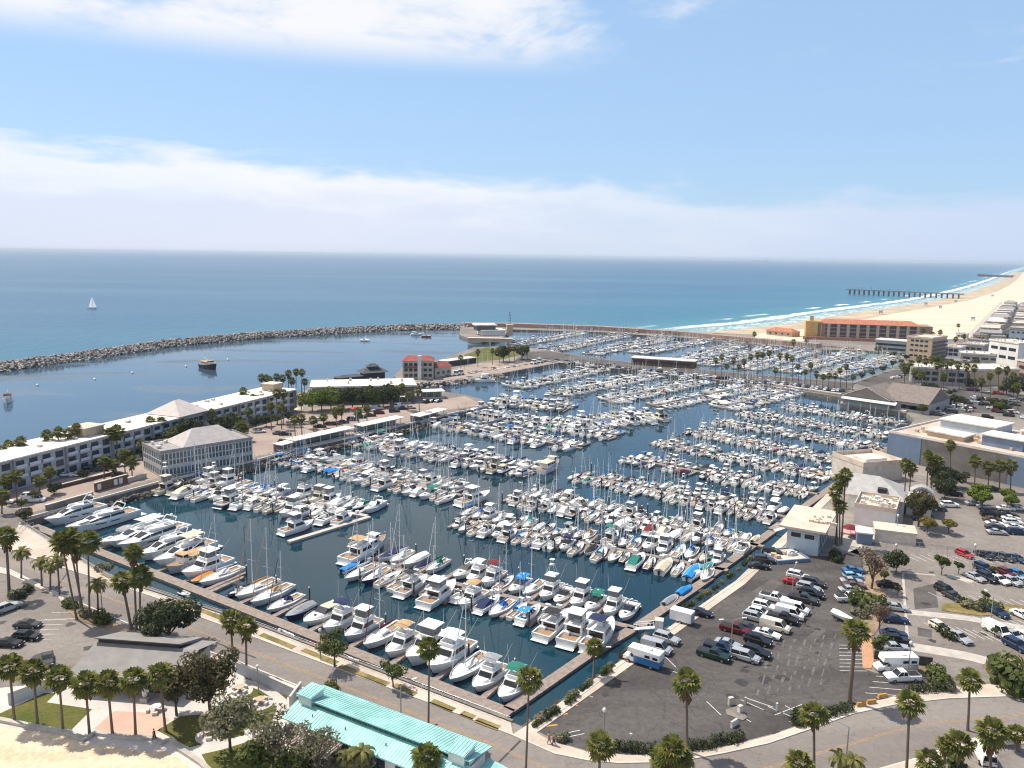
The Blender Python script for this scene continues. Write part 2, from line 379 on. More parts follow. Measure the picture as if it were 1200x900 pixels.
# ------------------------------------------------------------------ water, land, roads
SD = (0.55, 0.835)
def water_mat(name, harbour):
    m = bpy.data.materials.new(name); m.use_nodes = True; t = m.node_tree; b = t.nodes['Principled BSDF']
    g = t.nodes.new('ShaderNodeNewGeometry'); pos = g.outputs['Position']
    s = t.nodes.new('ShaderNodeSeparateXYZ'); t.links.new(pos, s.inputs[0]); x, y, _ = s.outputs
    def nz(sc_, d=4, sx=1.0, sy=1.0, rot=0.0, r=.55):
        mp = t.nodes.new('ShaderNodeMapping'); mp.inputs['Scale'].default_value = (sx, sy, 1); mp.inputs['Rotation'].default_value = (0, 0, rot)
        t.links.new(pos, mp.inputs['Vector'])
        n = t.nodes.new('ShaderNodeTexNoise'); n.inputs['Scale'].default_value = sc_; n.inputs['Detail'].default_value = d; n.inputs['Roughness'].default_value = r
        t.links.new(mp.outputs[0], n.inputs['Vector']); return n.outputs['Fac']
    if harbour:
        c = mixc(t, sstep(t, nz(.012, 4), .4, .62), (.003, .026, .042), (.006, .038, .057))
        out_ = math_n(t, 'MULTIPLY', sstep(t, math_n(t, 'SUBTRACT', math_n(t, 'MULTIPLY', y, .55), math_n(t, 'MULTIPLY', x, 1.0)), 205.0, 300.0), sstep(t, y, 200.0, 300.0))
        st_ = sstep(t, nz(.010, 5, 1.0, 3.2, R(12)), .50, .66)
        c = mixc(t, out_, c, (.040, .082, .125)); c = mixc(t, math_n(t, 'MULTIPLY', out_, math_n(t, 'MULTIPLY', st_, .75)), c, (.13, .19, .245))  # pale sky reflection painted into the outer harbour's base colour, wind streaks palest
        c = mixc(t, math_n(t, 'MULTIPLY', sstep(t, y, 210.0, 480.0), .6), c, (.030, .062, .098))  # grazing reflection of the horizon painted in: base colour lightens with distance
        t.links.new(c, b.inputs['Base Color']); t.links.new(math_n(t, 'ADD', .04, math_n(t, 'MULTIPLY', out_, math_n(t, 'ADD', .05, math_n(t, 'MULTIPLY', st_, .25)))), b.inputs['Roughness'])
        h = math_n(t, 'ADD', math_n(t, 'MULTIPLY', nz(.9, 3), .05), math_n(t, 'MULTIPLY', nz(.16, 3), .12))
    else:
        sa = math_n(t, 'ADD', math_n(t, 'MULTIPLY', x, SD[0]), math_n(t, 'MULTIPLY', y, SD[1]))
        ta = math_n(t, 'ADD', math_n(t, 'MULTIPLY', x, -SD[1]), math_n(t, 'MULTIPLY', y, SD[0]))
        t0 = ramp(t, math_n(t, 'DIVIDE', sa, 7000.0, clamp=True), [(p / 7000, v / 300) for p, v in SHORE])
        d = math_n(t, 'SUBTRACT', ta, math_n(t, 'MULTIPLY', t0, 300.0))
        wob = math_n(t, 'MULTIPLY', math_n(t, 'SUBTRACT', nz(.012, 4), .5), 60.0)
        dw = math_n(t, 'ADD', d, wob)
        c = ramp(t, math_n(t, 'DIVIDE', dw, 1500.0, clamp=True), [(0, (.17, .30, .27)), (.022, (.055, .21, .24)), (.09, (.020, .132, .200)), (.32, (.016, .096, .180)), (1, (.014, .082, .165))])
        c = mixc(t, math_n(t, 'MULTIPLY', sstep(t, nz(.0035, 5, 1, 2.2, R(20)), .48, .68), .35), c, (.030, .122, .205))
        c = mixc(t, math_n(t, 'MULTIPLY', sstep(t, nz(.0011, 5, .35, 2.6, R(4)), .47, .62), .65), c, (.050, .140, .215))
        # white water: one long breaker, a second broken line and a lacy wash on the sand
        fw = math_n(t, 'ADD', d, math_n(t, 'MULTIPLY', math_n(t, 'SUBTRACT', nz(.018, 3), .5), 26.0))
        def band(c0, wd): return math_n(t, 'SUBTRACT', 1.0, sstep(t, math_n(t, 'ABSOLUTE', math_n(t, 'SUBTRACT', fw, c0)), wd * .45, wd))
        lace = sstep(t, nz(.22, 5), .46, .60)
        f1 = math_n(t, 'MULTIPLY', band(46.0, 13.0), math_n(t, 'ADD', .45, math_n(t, 'MULTIPLY', lace, .55)))
        f2 = math_n(t, 'MULTIPLY', band(80.0, 7.0), math_n(t, 'MULTIPLY', sstep(t, nz(.011, 2), .52, .62), .9))
        f3 = math_n(t, 'MULTIPLY', math_n(t, 'MULTIPLY', sstep(t, fw, -8.0, 2.0), math_n(t, 'SUBTRACT', 1.0, sstep(t, fw, 18.0, 44.0))), math_n(t, 'ADD', .12, math_n(t, 'MULTIPLY', lace, .55)))
        foam = math_n(t, 'MAXIMUM', math_n(t, 'MAXIMUM', f1, f2), f3, clamp=True)
        foam = math_n(t, 'MULTIPLY', foam, sstep(t, sa, 690.0, 790.0))
        c = mixc(t, foam, c, (.86, .86, .84))
        t.links.new(c, b.inputs['Base Color'])
        t.links.new(math_n(t, 'ADD', .30, math_n(t, 'MULTIPLY', foam, .6)), b.inputs['Roughness'])
        h = math_n(t, 'ADD', math_n(t, 'MULTIPLY', nz(.10, 4, 1, .45, R(-30)), 1.1), math_n(t, 'MULTIPLY', nz(.45, 3), .25))
    bp = t.nodes.new('ShaderNodeBump'); bp.inputs['Strength'].default_value = .9 if not harbour else .14; bp.inputs['Distance'].default_value = 1.0
    t.links.new(h, bp.inputs['Height']); t.links.new(bp.outputs[0], b.inputs['Normal'])
    b.inputs['IOR'].default_value = 1.33; b.inputs['Specular IOR Level'].default_value = .5 if harbour else .17
    return m
SHORE = [(0, 290), (668, 275), (786, 242), (900, 220), (1132, 201), (1328, 176), (1624, 146), (2154, 125), (2742, 117), (3719, 117), (6708, 138)]
def shore_pt(s_, off=0.0, z=0.0):
    for (a, ta), (b2, tb) in zip(SHORE, SHORE[1:]):
        if a <= s_ <= b2: break
    t_ = ta + (tb - ta) * (s_ - a) / (b2 - a) + off
    return (s_ * SD[0] - t_ * SD[1], s_ * SD[1] + t_ * SD[0], z)

OC = 60000
MB().sheet([(-OC, -2000), (OC, -2000), (OC, OC), (-OC, OC)], WATER).build('ocean', water_mat('open_sea', False), kind='structure')
BW = [(-372, 260), (-330, 350)] + [tuple(P(x, y, WATER))[:2] for x, y in ((0, 434), (100, 420), (200, 405), (300, 396), (430, 388), (500, 385.5), (548, 385.5))]
WALLC = [tuple(P(x, y, 0))[:2] for x, y in ((545, 382.6), (600, 383), (700, 386.5), (800, 393), (900, 402.5), (960, 408))]
harb = [(p[0], p[1]) for p in BW] + [(p[0], p[1]) for p in WALLC] + [(260, 560), (200, 300), (40, 95), (-300, 60), (-500, 60)]
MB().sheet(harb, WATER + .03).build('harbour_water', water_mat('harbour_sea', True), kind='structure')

NEARWALL = [(25, 612), (130, 677), (300, 732), (450, 789), (600, 846), (613, 852)]
RQUAY = [(740, 766), (862, 681), (975, 573), (1045, 521), (1072, 492)]
BQUAY = [(572, 476), (525, 486), (475, 498), (420, 511), (347, 527), (300, 540), (185, 566)]
MOLES = [(990, 466), (900, 452), (775, 438), (655, 425), (590, 437), (520, 447), (468, 449), (462, 440), (470, 432), (520, 420), (555, 407), (600, 405), (640, 410), (680, 417), (760, 427), (900, 440), (1000, 447), (1045, 432), (1068, 414)]
land = PP(NEARWALL + RQUAY + [(1062, 484), (985, 473)] + MOLES + [(1010, 411), (950, 409), (900, 404.5), (800, 395.5), (700, 389), (600, 386), (592, 394), (575, 401), (550, 397), (538, 392), (540, 382), (600, 381), (700, 384), (780, 390)])
SS = [720, 786, 850, 900, 1000, 1132, 1328, 1624, 2154, 2742, 3719, 5200, 6708]
land += [shore_pt(s_, -48) for s_ in SS]
land += [(30000, 30000, 0), (30000, -300, 0), (1500, -300, 0), (-500, -300, 0), (-500, 50, 0), (-262, 90, 0), (-166, 238, 0), (-107, 364, 0)] + PP([(362, 455), (485, 455), (545, 462), (565, 468)] + BQUAY)
land = [(p[0], p[1]) for p in land]
MB().prism(land, -3.6, 0.0, 0, mi_side=1).build('ground', [TOWN, CONC_D], kind='structure')

bm = MB()
inn = [shore_pt(s_, -48, .0) for s_ in SS]; outr = [shore_pt(s_, 12, -2.35) for s_ in SS]
bm.loft([[a, b] for a, b in zip(outr, inn)], caps=False)
bm.build('wet_beach', ground_mat('wet_sand', (.36, .29, .21), (.52, .42, .29), .03, .4, .1), kind='structure')
back = [PP([(1068, 412), (1085, 402), (1135, 397), (1150, 382), (1165, 366), (1180, 352), (1195, 335)])]
STRAND = [(250, 600), (330, 610), (407, 702), (503, 847), (658, 1082), (890, 1380), (1750, 2326), (2900, 3560), (5600, 6600)]
BEACHW = [(205, 655), (235, 640), (258, 690), (300, 690), (360, 690), (407, 703)] + STRAND[3:]
MB().sheet([shore_pt(s_, -48)[:2] for s_ in SS] + list(reversed(BEACHW)), .012).build('beach_sand', SAND, kind='structure')

# --- paved surfaces near the camera
EDGE_U = [(-90, 615), (8, 645), (100, 674), (183, 701), (230, 722), (300, 748), (350, 767), (425, 795), (510, 827), (600, 862), (650, 884), (690, 892), (725, 895), (770, 894), (812, 890), (850, 883), (900, 872), (950, 855), (1000, 837), (1050, 826), (1112, 819), (1200, 816), (1330, 818)]
EDGE_L = [(-90, 645), (13, 668), (70, 696), (147, 729), (167, 738), (277, 774), (350, 804), (470, 850), (560, 892), (640, 940), (720, 975), (850, 975), (950, 938), (1030, 901), (1080, 887), (1137, 866), (1200, 858), (1330, 860)]
MB().sheet(PP(EDGE_U) + list(reversed(PP(EDGE_L))), .008).build('road', ROADM, kind='structure')
CL = [(-90, 629), (10, 657), (85, 685), (170, 716), (300, 765), (450, 822), (600, 882), (650, 905), (720, 926), (800, 927), (900, 900), (1000, 871), (1075, 849), (1200, 837), (1330, 839)]
bm = MB(); clp = PP(CL)
for d in (-.16, .16): bm.strip(offset(clp, d), .13, .013)
bm.build('yellow_centre_line', mat('faded_yellow_paint', (.34, .215, .10), .85, .25, 1.5, coords='World'), kind='structure')
bm = MB()                         # pale patches of repaired tarmac and crossings of the seams
for a, b in (((250, 752), (300, 771)), ((80, 670), (65, 690)), ((610, 868), (585, 893)), ((200, 715), (182, 733))):
    bm.strip(PP([a, b]), .35, .0125)
bm.build('road_seams', mat('tar_seal', (.05, .045, .045), .8, .1), kind='structure')
# kerbs
bm = MB(); bm.strip(offset(PP(EDGE_U), .12), .26, -.2, .13); bm.strip(offset(PP(EDGE_L), -.12), .26, -.2, .13)
bm.build('kerb', CONC_L, kind='structure')
# promenade between road and water, with verges
wallp = PP(NEARWALL[:5]); inner = offset(wallp, -.5)
eu = offset(PP(EDGE_U[1:10]), .25)
MB().prism([p[:2] for p in eu] + [p for p in reversed(offset(wallp, -.35))], -.1, .12).build('waterside_sidewalk', WALK, kind='structure')
bm = MB()
for a, b in (((205, 704), (262, 726)), ((268, 729), (300, 741)), ((306, 744), (345, 760)), ((355, 762), (395, 778)), ((398, 781), (455, 803)), ((462, 803), (487, 815)), ((506, 822), (532, 833)), ((541, 836), (556, 842)), ((558, 844), (585, 854)), ((120, 673), (170, 690))):
    bm.strip(PP([a, b]), 1.25, .13)
bm.build('verge_grass', VERGE, kind='structure')
# sidewalk round the parking corner
SWI = [(614, 853), (627, 858), (640, 866), (655, 872), (690, 882), (740, 886), (800, 884), (850, 876), (905, 862), (960, 843), (1010, 826), (1085, 808), (1112, 806), (1200, 799), (1330, 800)]
MB().prism([p[:2] for p in offset(PP(EDGE_U[9:]), .25)] + [p[:2] for p in reversed(PP(SWI))], -.1, .12).build('corner_sidewalk', WALK, kind='structure')
# far kerb walk at lower right
MB().prism([p[:2] for p in offset(PP(EDGE_L[12:]), -.25)] + [p[:2] for p in reversed(PP([(1090, 905), (1110, 893), (1150, 876), (1200, 872), (1330, 872)]))], -.1, .12).build('south_sidewalk', WALK, kind='structure')
MB().sheet(PP([(1110, 896), (1150, 880), (1200, 876), (1330, 876), (1330, 960), (1080, 960)]), .006).build('corner_lot', ASPH_L, kind='structure')
# quay path beside the parking lot
rq = PP([(614, 853)] + RQUAY[:3])
MB().prism([p[:2] for p in rq] + [p for p in reversed(offset(rq, -2.2))], -.1, .10).build('quay_path', WALK, kind='structure')
# planter strip and kerb of the lot
KL = [(629, 855), (725, 781), (792, 734), (862, 684), (890, 664)]
bm = MB(); q = PP(KL); bm.prism([p for p in offset(rq[:3], -2.25)] + [p[:2] for p in reversed(q[:4])], -.1, .06); bm.build('planter_strip', DIRT, kind='structure')
MB().strip(q, .25, -.1, .16).build('lot_kerb', CONC_L, kind='structure')
LOT = [(629, 856), (725, 782), (792, 735), (862, 685), (893, 660), (905, 655), (950, 652), (985, 651), (1004, 643), (1012, 655), (1010, 690), (1009, 745), (1011, 783), (1024, 788), (1060, 797), (1095, 792), (1100, 803), (1010, 824), (905, 860), (850, 874), (800, 882), (740, 884), (690, 880), (655, 870)]
MB().sheet(PP(LOT), .006).build('parking_lot', ASPH, kind='structure')
MB().sheet(PP([(1010, 634), (1260, 660), (1300, 812), (1200, 796), (1112, 803), (1098, 790), (1060, 795), (1064, 700), (1012, 654)]), .010).build('sunny_parking_lot', ASPH_L, kind='structure')
MB().sheet(PP([(1050, 634), (1060, 605), (1085, 575), (1110, 560), (1260, 580), (1260, 655)]), .010).build('tree_shaded_lot', ASPH_L, kind='structure')
MB().sheet(PP([(975, 640), (1005, 612), (1055, 600), (1070, 640), (1012, 652)]), .006).build('service_yard', CONC, kind='structure')
bm = MB(); bm.strip(PP([(1062, 717), (1130, 724), (1230, 741)]), 2.4, .016); bm.strip(PP([(1064, 757), (1130, 768), (1230, 793)]), 3.2, .016); bm.strip(PP([(1057, 671), (1096, 674)]), .6, .016); bm.strip(PP([(1110, 674), (1140, 682)]), 2.0, .016)
bm.strip(PP([(1058, 672), (1064, 757)]), .5, .014)
bm.build('concrete_swale', CONC, kind='structure')
MB().prism([p[:2] for p in PP([(1009, 748), (1021, 742), (1024, 775), (1021, 784), (1011, 783)])], -.1, .12).build('brick_island', mat('brick_pavers', (.46, .25, .14), .9, .15, 2, coords='World'), kind='structure')
MB().prism([p[:2] for p in PP([(1018, 648), (1036, 655), (1040, 720), (1024, 745), (1012, 745), (1012, 700)])], -.1, .10).build('tree_island', DIRT, kind='structure')
MB().prism([p[:2] for p in PP([(1103, 708), (1140, 706), (1230, 712), (1230, 717), (1150, 722), (1104, 716)])], -.1, .10).build('lot_island', VERGE, kind='structure')
MB().prism([p[:2] for p in PP([(1022, 772), (1092, 780), (1096, 798), (1120, 806), (1090, 808), (1086, 790), (1030, 780)])], -.1, .08).build('hedge_bed', DIRT, kind='structure')
MB().prism([p[:2] for p in PP([(1151, 780), (1164, 797), (1230, 796), (1230, 770), (1165, 772)])], -.1, .10).build('plant_bed', DIRT, kind='structure')
# left parking lot and park
MB().sheet(PP([(-90, 660), (12, 674), (68, 699), (78, 714), (88, 729), (147, 748), (178, 752), (150, 768), (85, 768), (62, 800), (-60, 812), (-120, 800)]), .006).build('hotel_parking_lot', ASPH_L, kind='structure')
MB().prism([p[:2] for p in PP([(-60, 650), (12, 669), (72, 697), (84, 713), (78, 713), (68, 700), (12, 674), (-60, 662)])], -.1, .12).build('park_sidewalk', WALK, kind='structure')
MB().prism([p[:2] for p in PP([(72, 700), (80, 703), (150, 738), (190, 752), (150, 745), (90, 727), (78, 715)])], -.1, .08).build('palm_bed', DIRT, kind='structure')
MB().sheet(PP([(-120, 812), (62, 800), (150, 765), (178, 748), (277, 776), (352, 806), (560, 893), (640, 950), (720, 1200), (-200, 1200)]), .004).build('park_path', PALEWALK, kind='structure')
MB().sheet(PP([(-150, 838), (0, 851), (44, 858), (75, 862), (100, 872), (140, 874), (160, 880), (190, 879), (212, 890), (245, 918), (330, 1100), (-200, 1100)]), .020).build('sand', SANDP, kind='structure')
MB().sheet(PP([(110, 854), (134, 833), (186, 836), (199, 843), (182, 861), (150, 864)]), .012).build('pink_plaza', PLAZA, kind='structure')
bm = MB()
for pl in ([(-60, 835), (0, 836), (52, 812), (66, 812), (55, 823), (108, 831), (84, 855), (45, 850), (0, 843)],
           [(184, 856), (212, 839), (226, 838), (250, 836), (287, 852), (286, 862), (254, 868), (222, 876)],
           [(276, 805), (285, 802), (305, 809), (319, 818), (324, 832), (318, 846), (300, 856), (272, 850), (262, 830)],
           [(236, 884), (262, 878), (300, 866), (330, 880), (352, 890), (420, 935), (420, 1000), (280, 960)],
           [(287, 795), (283, 789), (316, 804), (338, 812), (336, 820), (320, 806)]):
    bm.sheet(PP(pl), .012)
bm.build('lawn', LAWN, kind='structure')
MB().strip(PP([(-60, 838), (0, 845), (45, 854), (78, 860), (100, 868), (106, 864), (112, 860), (150, 866), (176, 866), (190, 872), (200, 868), (212, 880), (236, 896), (280, 940)]), .7, -.2, .45).build('sea_wall', CONC, label='low concrete sea wall between the sand and the park palms', cat='wall')
# mole surfaces
MB().sheet(PP([(-60, 585), (40, 600), (185, 560), (300, 535), (345, 524), (300, 500), (160, 540), (60, 565), (0, 575)]), .006).build('mole_lot', ground_mat('pinkish_asphalt', (.30, .23, .19), (.36, .29, .245), .06, 1, .12), kind='structure')
MB().sheet(PP([(300, 534), (347, 523), (420, 506), (475, 494), (525, 481), (565, 474), (545, 464), (490, 472), (365, 478), (345, 487), (300, 500)]), .010).build('upper_mole_lot', MATS['pinkish_asphalt'], kind='structure')
MB().sheet(PP([(520, 435), (560, 426), (655, 418), (655, 424), (590, 436), (520, 446), (480, 446)]), .006).build('red_hotel_drive', MATS['pinkish_asphalt'], kind='structure')
MB().sheet(PP([(543, 416), (570, 407), (600, 410), (614, 415), (590, 421), (560, 424)]), .010).build('mole_lawn', LAWN, kind='structure')
MB().sheet(PP([(600, 424), (655, 424), (775, 437), (900, 451), (989, 465), (1003, 449), (900, 440.6), (760, 427.6), (680, 417.6), (645, 411.5), (620, 412)]), .008).build('mole_road', ground_mat('mole_asphalt', (.075, .068, .063), (.125, .113, .105), .05, 1, .15), kind='structure')
MB().sheet(PP([(1000, 449), (1045, 434), (1075, 432), (1230, 470), (1230, 484), (1090, 484), (1060, 466)]), .008).build('harbour_drive', MATS['mole_asphalt'], kind='structure')
bm = MB(); bm.strip(PP([(630, 421.5), (775, 436), (900, 449.5), (990, 463)]), 1.6, .0, .5)
bm.build('mole_parapet', CONC_L, label='long pale parapet wall along the middle mole', cat='wall')
bm = MB(); bm.strip(PP([(985, 472.5), (1062, 483)]), 2.0, .0, .7); bm.build('quay_parapet', CONC_L, label='pale quay wall under the grey gabled hall', cat='wall')

# darker repair patches and oil stains on the tarmac
bm = MB(); gg = random.Random(21)
for i in range(46):
    if i < 26: c_ = P(gg.uniform(690, 990), gg.uniform(665, 860))
    elif i < 36: c_ = P(gg.uniform(1065, 1190), gg.uniform(665, 790))
    else: c_ = P(gg.uniform(0, 120), gg.uniform(705, 790))
    px_, py_, _z = proj(c_); r_ = gg.uniform(.5, 1.3); nn2 = 9
    if 690 < px_ < 760 and py_ < 790 - (px_ - 690) * .2: continue
    bm.sheet([(c_.x + r_ * gg.uniform(.6, 1.2) * math.cos(k * 6.283 / nn2), c_.y + r_ * gg.uniform(.6, 1.2) * math.sin(k * 6.283 / nn2)) for k in range(nn2)], .0145)
bm.build('oil_stains', mat('oil_stain', (.035, .032, .03), .7, .3, 2), kind='structure')
bm = MB()
for pl in ([(870, 700), (905, 678), (918, 684), (884, 708)], [(930, 760), (960, 735), (968, 739), (940, 766)], [(1070, 690), (1095, 684), (1100, 712), (1072, 714)], [(1075, 735), (1092, 738), (1092, 748), (1076, 745)]): bm.sheet(PP(pl), .012)
bm.build('tarmac_patch', ground_mat('patched_asphalt', (.085, .077, .072), (.12, .11, .10), .2, 1.5, .2), kind='structure')
bm = MB()
for i in range(7):
    a_, b_ = P(888 + i * 12, 815 - i * 2), P(907 + i * 12, 752 - i * 1.5); n_ = 0.0
    while n_ < .95:
        l_ = gg.uniform(.04, .16); j_ = Vector((gg.uniform(-.25, .25), gg.uniform(-.1, .1), 0)); bm.strip([a_.lerp(b_, n_) + j_, a_.lerp(b_, min(1, n_ + l_)) + j_], gg.uniform(.12, .5), .0165); n_ += l_ + gg.uniform(.02, .12)
bm.build('worn_bay_lines', mat('worn_paint', (.125, .115, .11), .9, .35, 1.2, coords='World'), kind='structure')

# parking bay lines
bm = MB()
def bays(p0, p1, n, ang, ln, wd=.12):
    a, b = P(*p0), P(*p1)
    for i in range(n + 1):
        q = a.lerp(b, i / n); e = q + Vector((math.cos(R(ang)), math.sin(R(ang)), 0)) * ln
        bm.strip([q, e], wd, .019)
bays((1026, 655), (1186, 662), 16, 108, 4.6); bays((1136, 684), (1225, 690), 8, 108, 4.4); bays((1104, 702), (1215, 712), 9, 108, 3.6)
bays((1140, 722), (1225, 730), 8, -72, 4.2); bays((1105, 742), (1225, 760), 12, 108, 4.4)
bays((983, 756), (984, 786), 7, 0, 4.6); bays((1035, 780), (1014, 812), 5, -8, 5.0)
bays((650, 862), (655, 866), 1, 20, 4.0); bays((45, 727), (25, 750), 4, 5, 5.0); bays((130, 748), (108, 760), 3, 5, 4.4); bays((60, 718), (52, 726), 1, 5, 5.5)
bays((908, 838), (925, 846), 1, 30, 6); bays((975, 680), (983, 694), 1, -52, .1)
for a, b in (((958, 678), (965, 694)), ((900, 828), (930, 841)), ((828, 822), (845, 838)), ((868, 820), (895, 832)), ((920, 827), (940, 838)), ((866, 838), (880, 846)), ((640, 864), (668, 863)), ((780, 770), (792, 782)), ((785, 786), (800, 790)), ((680, 812), (695, 817))):
    bm.strip(PP([a, b]), .12, .019)
bm.build('parking_lines', PAINT_W, kind='structure')
bm = MB()
for a in ((640, 851), (652, 838), (664, 828), (678, 815), (690, 806), (706, 795), (722, 787)):
    q = P(*a); bm.strip([q, q + Vector((1.7, .4, 0))], .35, .018)
bm.build('yellow_wheel_marks', PAINT_Y, kind='structure')
# ------------------------------------------------------------------ boats: each type is a list of (part, mesh, roles, parent part)
def hull_shape(L, B, fb, rise, tw=.85, fine=2.2, plumb=.06, n=11):
    st = []
    for i in range(n):
        t = i / (n - 1)
        k = tw + (1 - tw) * min(1, t / .4) ** .8 if t < .4 else max(0.02, (1 - ((t - .4) / .6) ** fine)) ** .75
        st.append((t, B / 2 * k, fb + rise * t * t))
    return st
def make_hull(L, B, fb, rise, tw=.85, fine=2.2, rake=.09, deck_drop=.07, cockpit=None):
    st = hull_shape(L, B, fb, rise, tw, fine)
    h = MB(); rings = []
    for t, hb, z in st:
        x = -L / 2 + L * t; xw = x - (L * rake) * t ** 3                     # waterline ends short of the raked stem
        rings.append([(x, hb, z), (xw + (x - xw) * .45, hb * .93, .16 + (z - .16) * .45), (xw, hb * .84, .15), (xw, hb * .72, -.25), (xw, -hb * .72, -.25), (xw, -hb * .84, .15), (xw + (x - xw) * .45, -hb * .93, .16 + (z - .16) * .45), (x, -hb, z)])
    k = 8; vs = [p for r in rings for p in r]; up = []; lo = []
    for j in range(len(rings) - 1):
        for i in range(7):
            f = (j * k + i, j * k + i + 1, (j + 1) * k + i + 1, (j + 1) * k + i)
            (up if i in (0, 1, 5, 6) else lo).append(f)
    h.add(vs, up, 0, True); h.add(vs, lo, 1, True)
    h.add([*rings[0]], [(0, 1, 2, 3, 4, 5, 6, 7)], 0)
    # rail cap
    for s in (1, -1):
        h.path([(x_, s * hb, z + .03) for (x_, hb, z) in [(-L / 2 + L * t, hb, z) for t, hb, z in st]], .05, 4, 0)
    d = MB(); a = [(-L / 2 + L * t, hb * .96, z - deck_drop) for t, hb, z in st]; b = [(x, -y, z) for x, y, z in a]
    d.loft([[p, (p[0], 0, p[2] + .06), q] for p, q in zip(a, b)], caps=False)
    return h, d
def deck_z(fb, rise, t): return fb + rise * t * t

def rail(L, B, fb, rise, fine, t0=.5, h=.6):
    st = [s for s in hull_shape(L, B, fb, rise, .85, fine) if s[0] >= t0]
    m = MB(); pts = [(-L / 2 + L * t, hb * .93, z + h) for t, hb, z in st]; q = [(x, -y, z) for x, y, z in reversed(pts)]
    m.path(pts + q, .03, 3)
    for x, y, z in pts[::2] + q[::2]: m.tube((x, y, z - h), (x, y, z), .025, n=3, cap=False)
    return m

def t_sloop(L, B, mast=1.25, dodger=True, furl=True, cover=True, tall=0):
    fb, rise = .085 * L + .05, .035 * L; h, d = make_hull(L, B, fb, rise, .62, 1.9, .11)
    parts = [('hull', h, ['hull', 'trim'], None), ('deck', d, ['deck'], None)]
    z = fb + .02
    c = MB(); c.hexa([(-.10 * L, -.30 * B, z), (.24 * L, -.20 * B, z + .1), (.24 * L, .20 * B, z + .1), (-.10 * L, .30 * B, z)], [(-.09 * L, -.25 * B, z + .46), (.17 * L, -.15 * B, z + .36), (.17 * L, .15 * B, z + .36), (-.09 * L, .25 * B, z + .46)])
    parts.append(('cabin', c, ['white'], None))
    wn = MB()
    for s in (1, -1):
        wn.hexa([(-.06 * L, s * .283 * B, z + .18), (.12 * L, s * .222 * B, z + .2), (.12 * L, s * .20 * B, z + .2), (-.06 * L, s * .26 * B, z + .18)], [(-.05 * L, s * .262 * B, z + .36), (.10 * L, s * .205 * B, z + .34), (.10 * L, s * .18 * B, z + .34), (-.05 * L, s * .24 * B, z + .36)])
    parts.append(('cabin_window', wn, ['glass'], 'cabin'))
    ck = MB(); ck.box(-.29 * L, 0, fb + .02, .30 * L, .36 * B, .04, mi=0)
    for s in (1, -1): ck.box(-.29 * L, s * .24 * B, fb + .12, .34 * L, .09 * B, .26, mi=1)
    ck.tube((-.38 * L, -.22 * B, fb + .55), (-.38 * L, .22 * B, fb + .55), .03, n=4, mi=2); ck.tube((-.38 * L, 0, fb), (-.38 * L, 0, fb + .6), .05, n=4, mi=2)
    parts.append(('cockpit', ck, ['teak', 'deck', 'steel'], None))
    H = L * mast + z; mx = .10 * L
    m = MB(); m.tube((mx, 0, z), (mx - .012 * L, 0, H), .105, .07, 6)
    for k, wd in ((.42, .30), (.70, .24)):
        zz = z + (H - z) * k
        m.tube((mx - .05, -wd * B, zz), (mx - .05, wd * B, zz), .035, n=3)
    parts.append(('mast', m, ['alu'], None))
    rg = MB(); top = (mx - .012 * L, 0, H - .1)
    for e in ((.49 * L, 0, fb + rise), (-.49 * L, 0, fb + .1)): rg.tube(top, e, .016, n=3, cap=False)
    for s in (1, -1):
        a = (mx - .05, s * .30 * B, z + (H - z) * .42); rg.path([(mx - .1, s * .44 * B, fb + .1), a, (mx - .05, s * .24 * B, z + (H - z) * .70), top], .014, 3)
    parts.append(('rigging', rg, ['steel'], 'mast'))
    bo = MB(); bo.tube((mx, 0, z + 1.25), (-.30 * L, 0, z + 1.2), .06, n=5)
    parts.append(('boom', bo, ['alu'], 'mast'))
    if cover:
        sl = MB(); rings = []
        for t, rx, rz in ((0, .10, .16), (.1, .15, .30), (.4, .16, .24), (.8, .11, .17), (1, .06, .08)):
            x = mx - .05 - t * .40 * L; zc = z + 1.36 - t * .05 + rz * .3; rings.append([(x, rx * math.cos(a), zc + rz * math.sin(a)) for a in [i * math.pi / 3 for i in range(6)]])
        sl.loft(rings, closed=True); sl.tube((mx - .02, 0, z + 1.3), (mx - .06, 0, z + 2.3), .14, .09, 5)
        parts.append(('sail_cover', sl, ['canvas'], 'boom'))
    if furl:
        fr = MB(); fr.tube((.47 * L, 0, fb + rise + .3), (mx + .06 * L, 0, H * .9), .085, .05, 5); parts.append(('furled_jib', fr, ['jib'], None))
    if dodger:
        dg = MB(); dg.loft([[(x, w_ * math.cos(a), z + hh * math.sin(a)) for a in [i * math.pi / 5 for i in range(6)]] for x, w_, hh in ((.0, .24 * B, .5), (-.07 * L, .29 * B, 1.0), (-.14 * L, .30 * B, 1.1))], caps=False)
        parts.append(('dodger', dg, ['canvas'], None))
    parts.append(('bow_rail', rail(L, B * .9, fb, rise, 1.9, .72), ['steel'], None))
    return parts

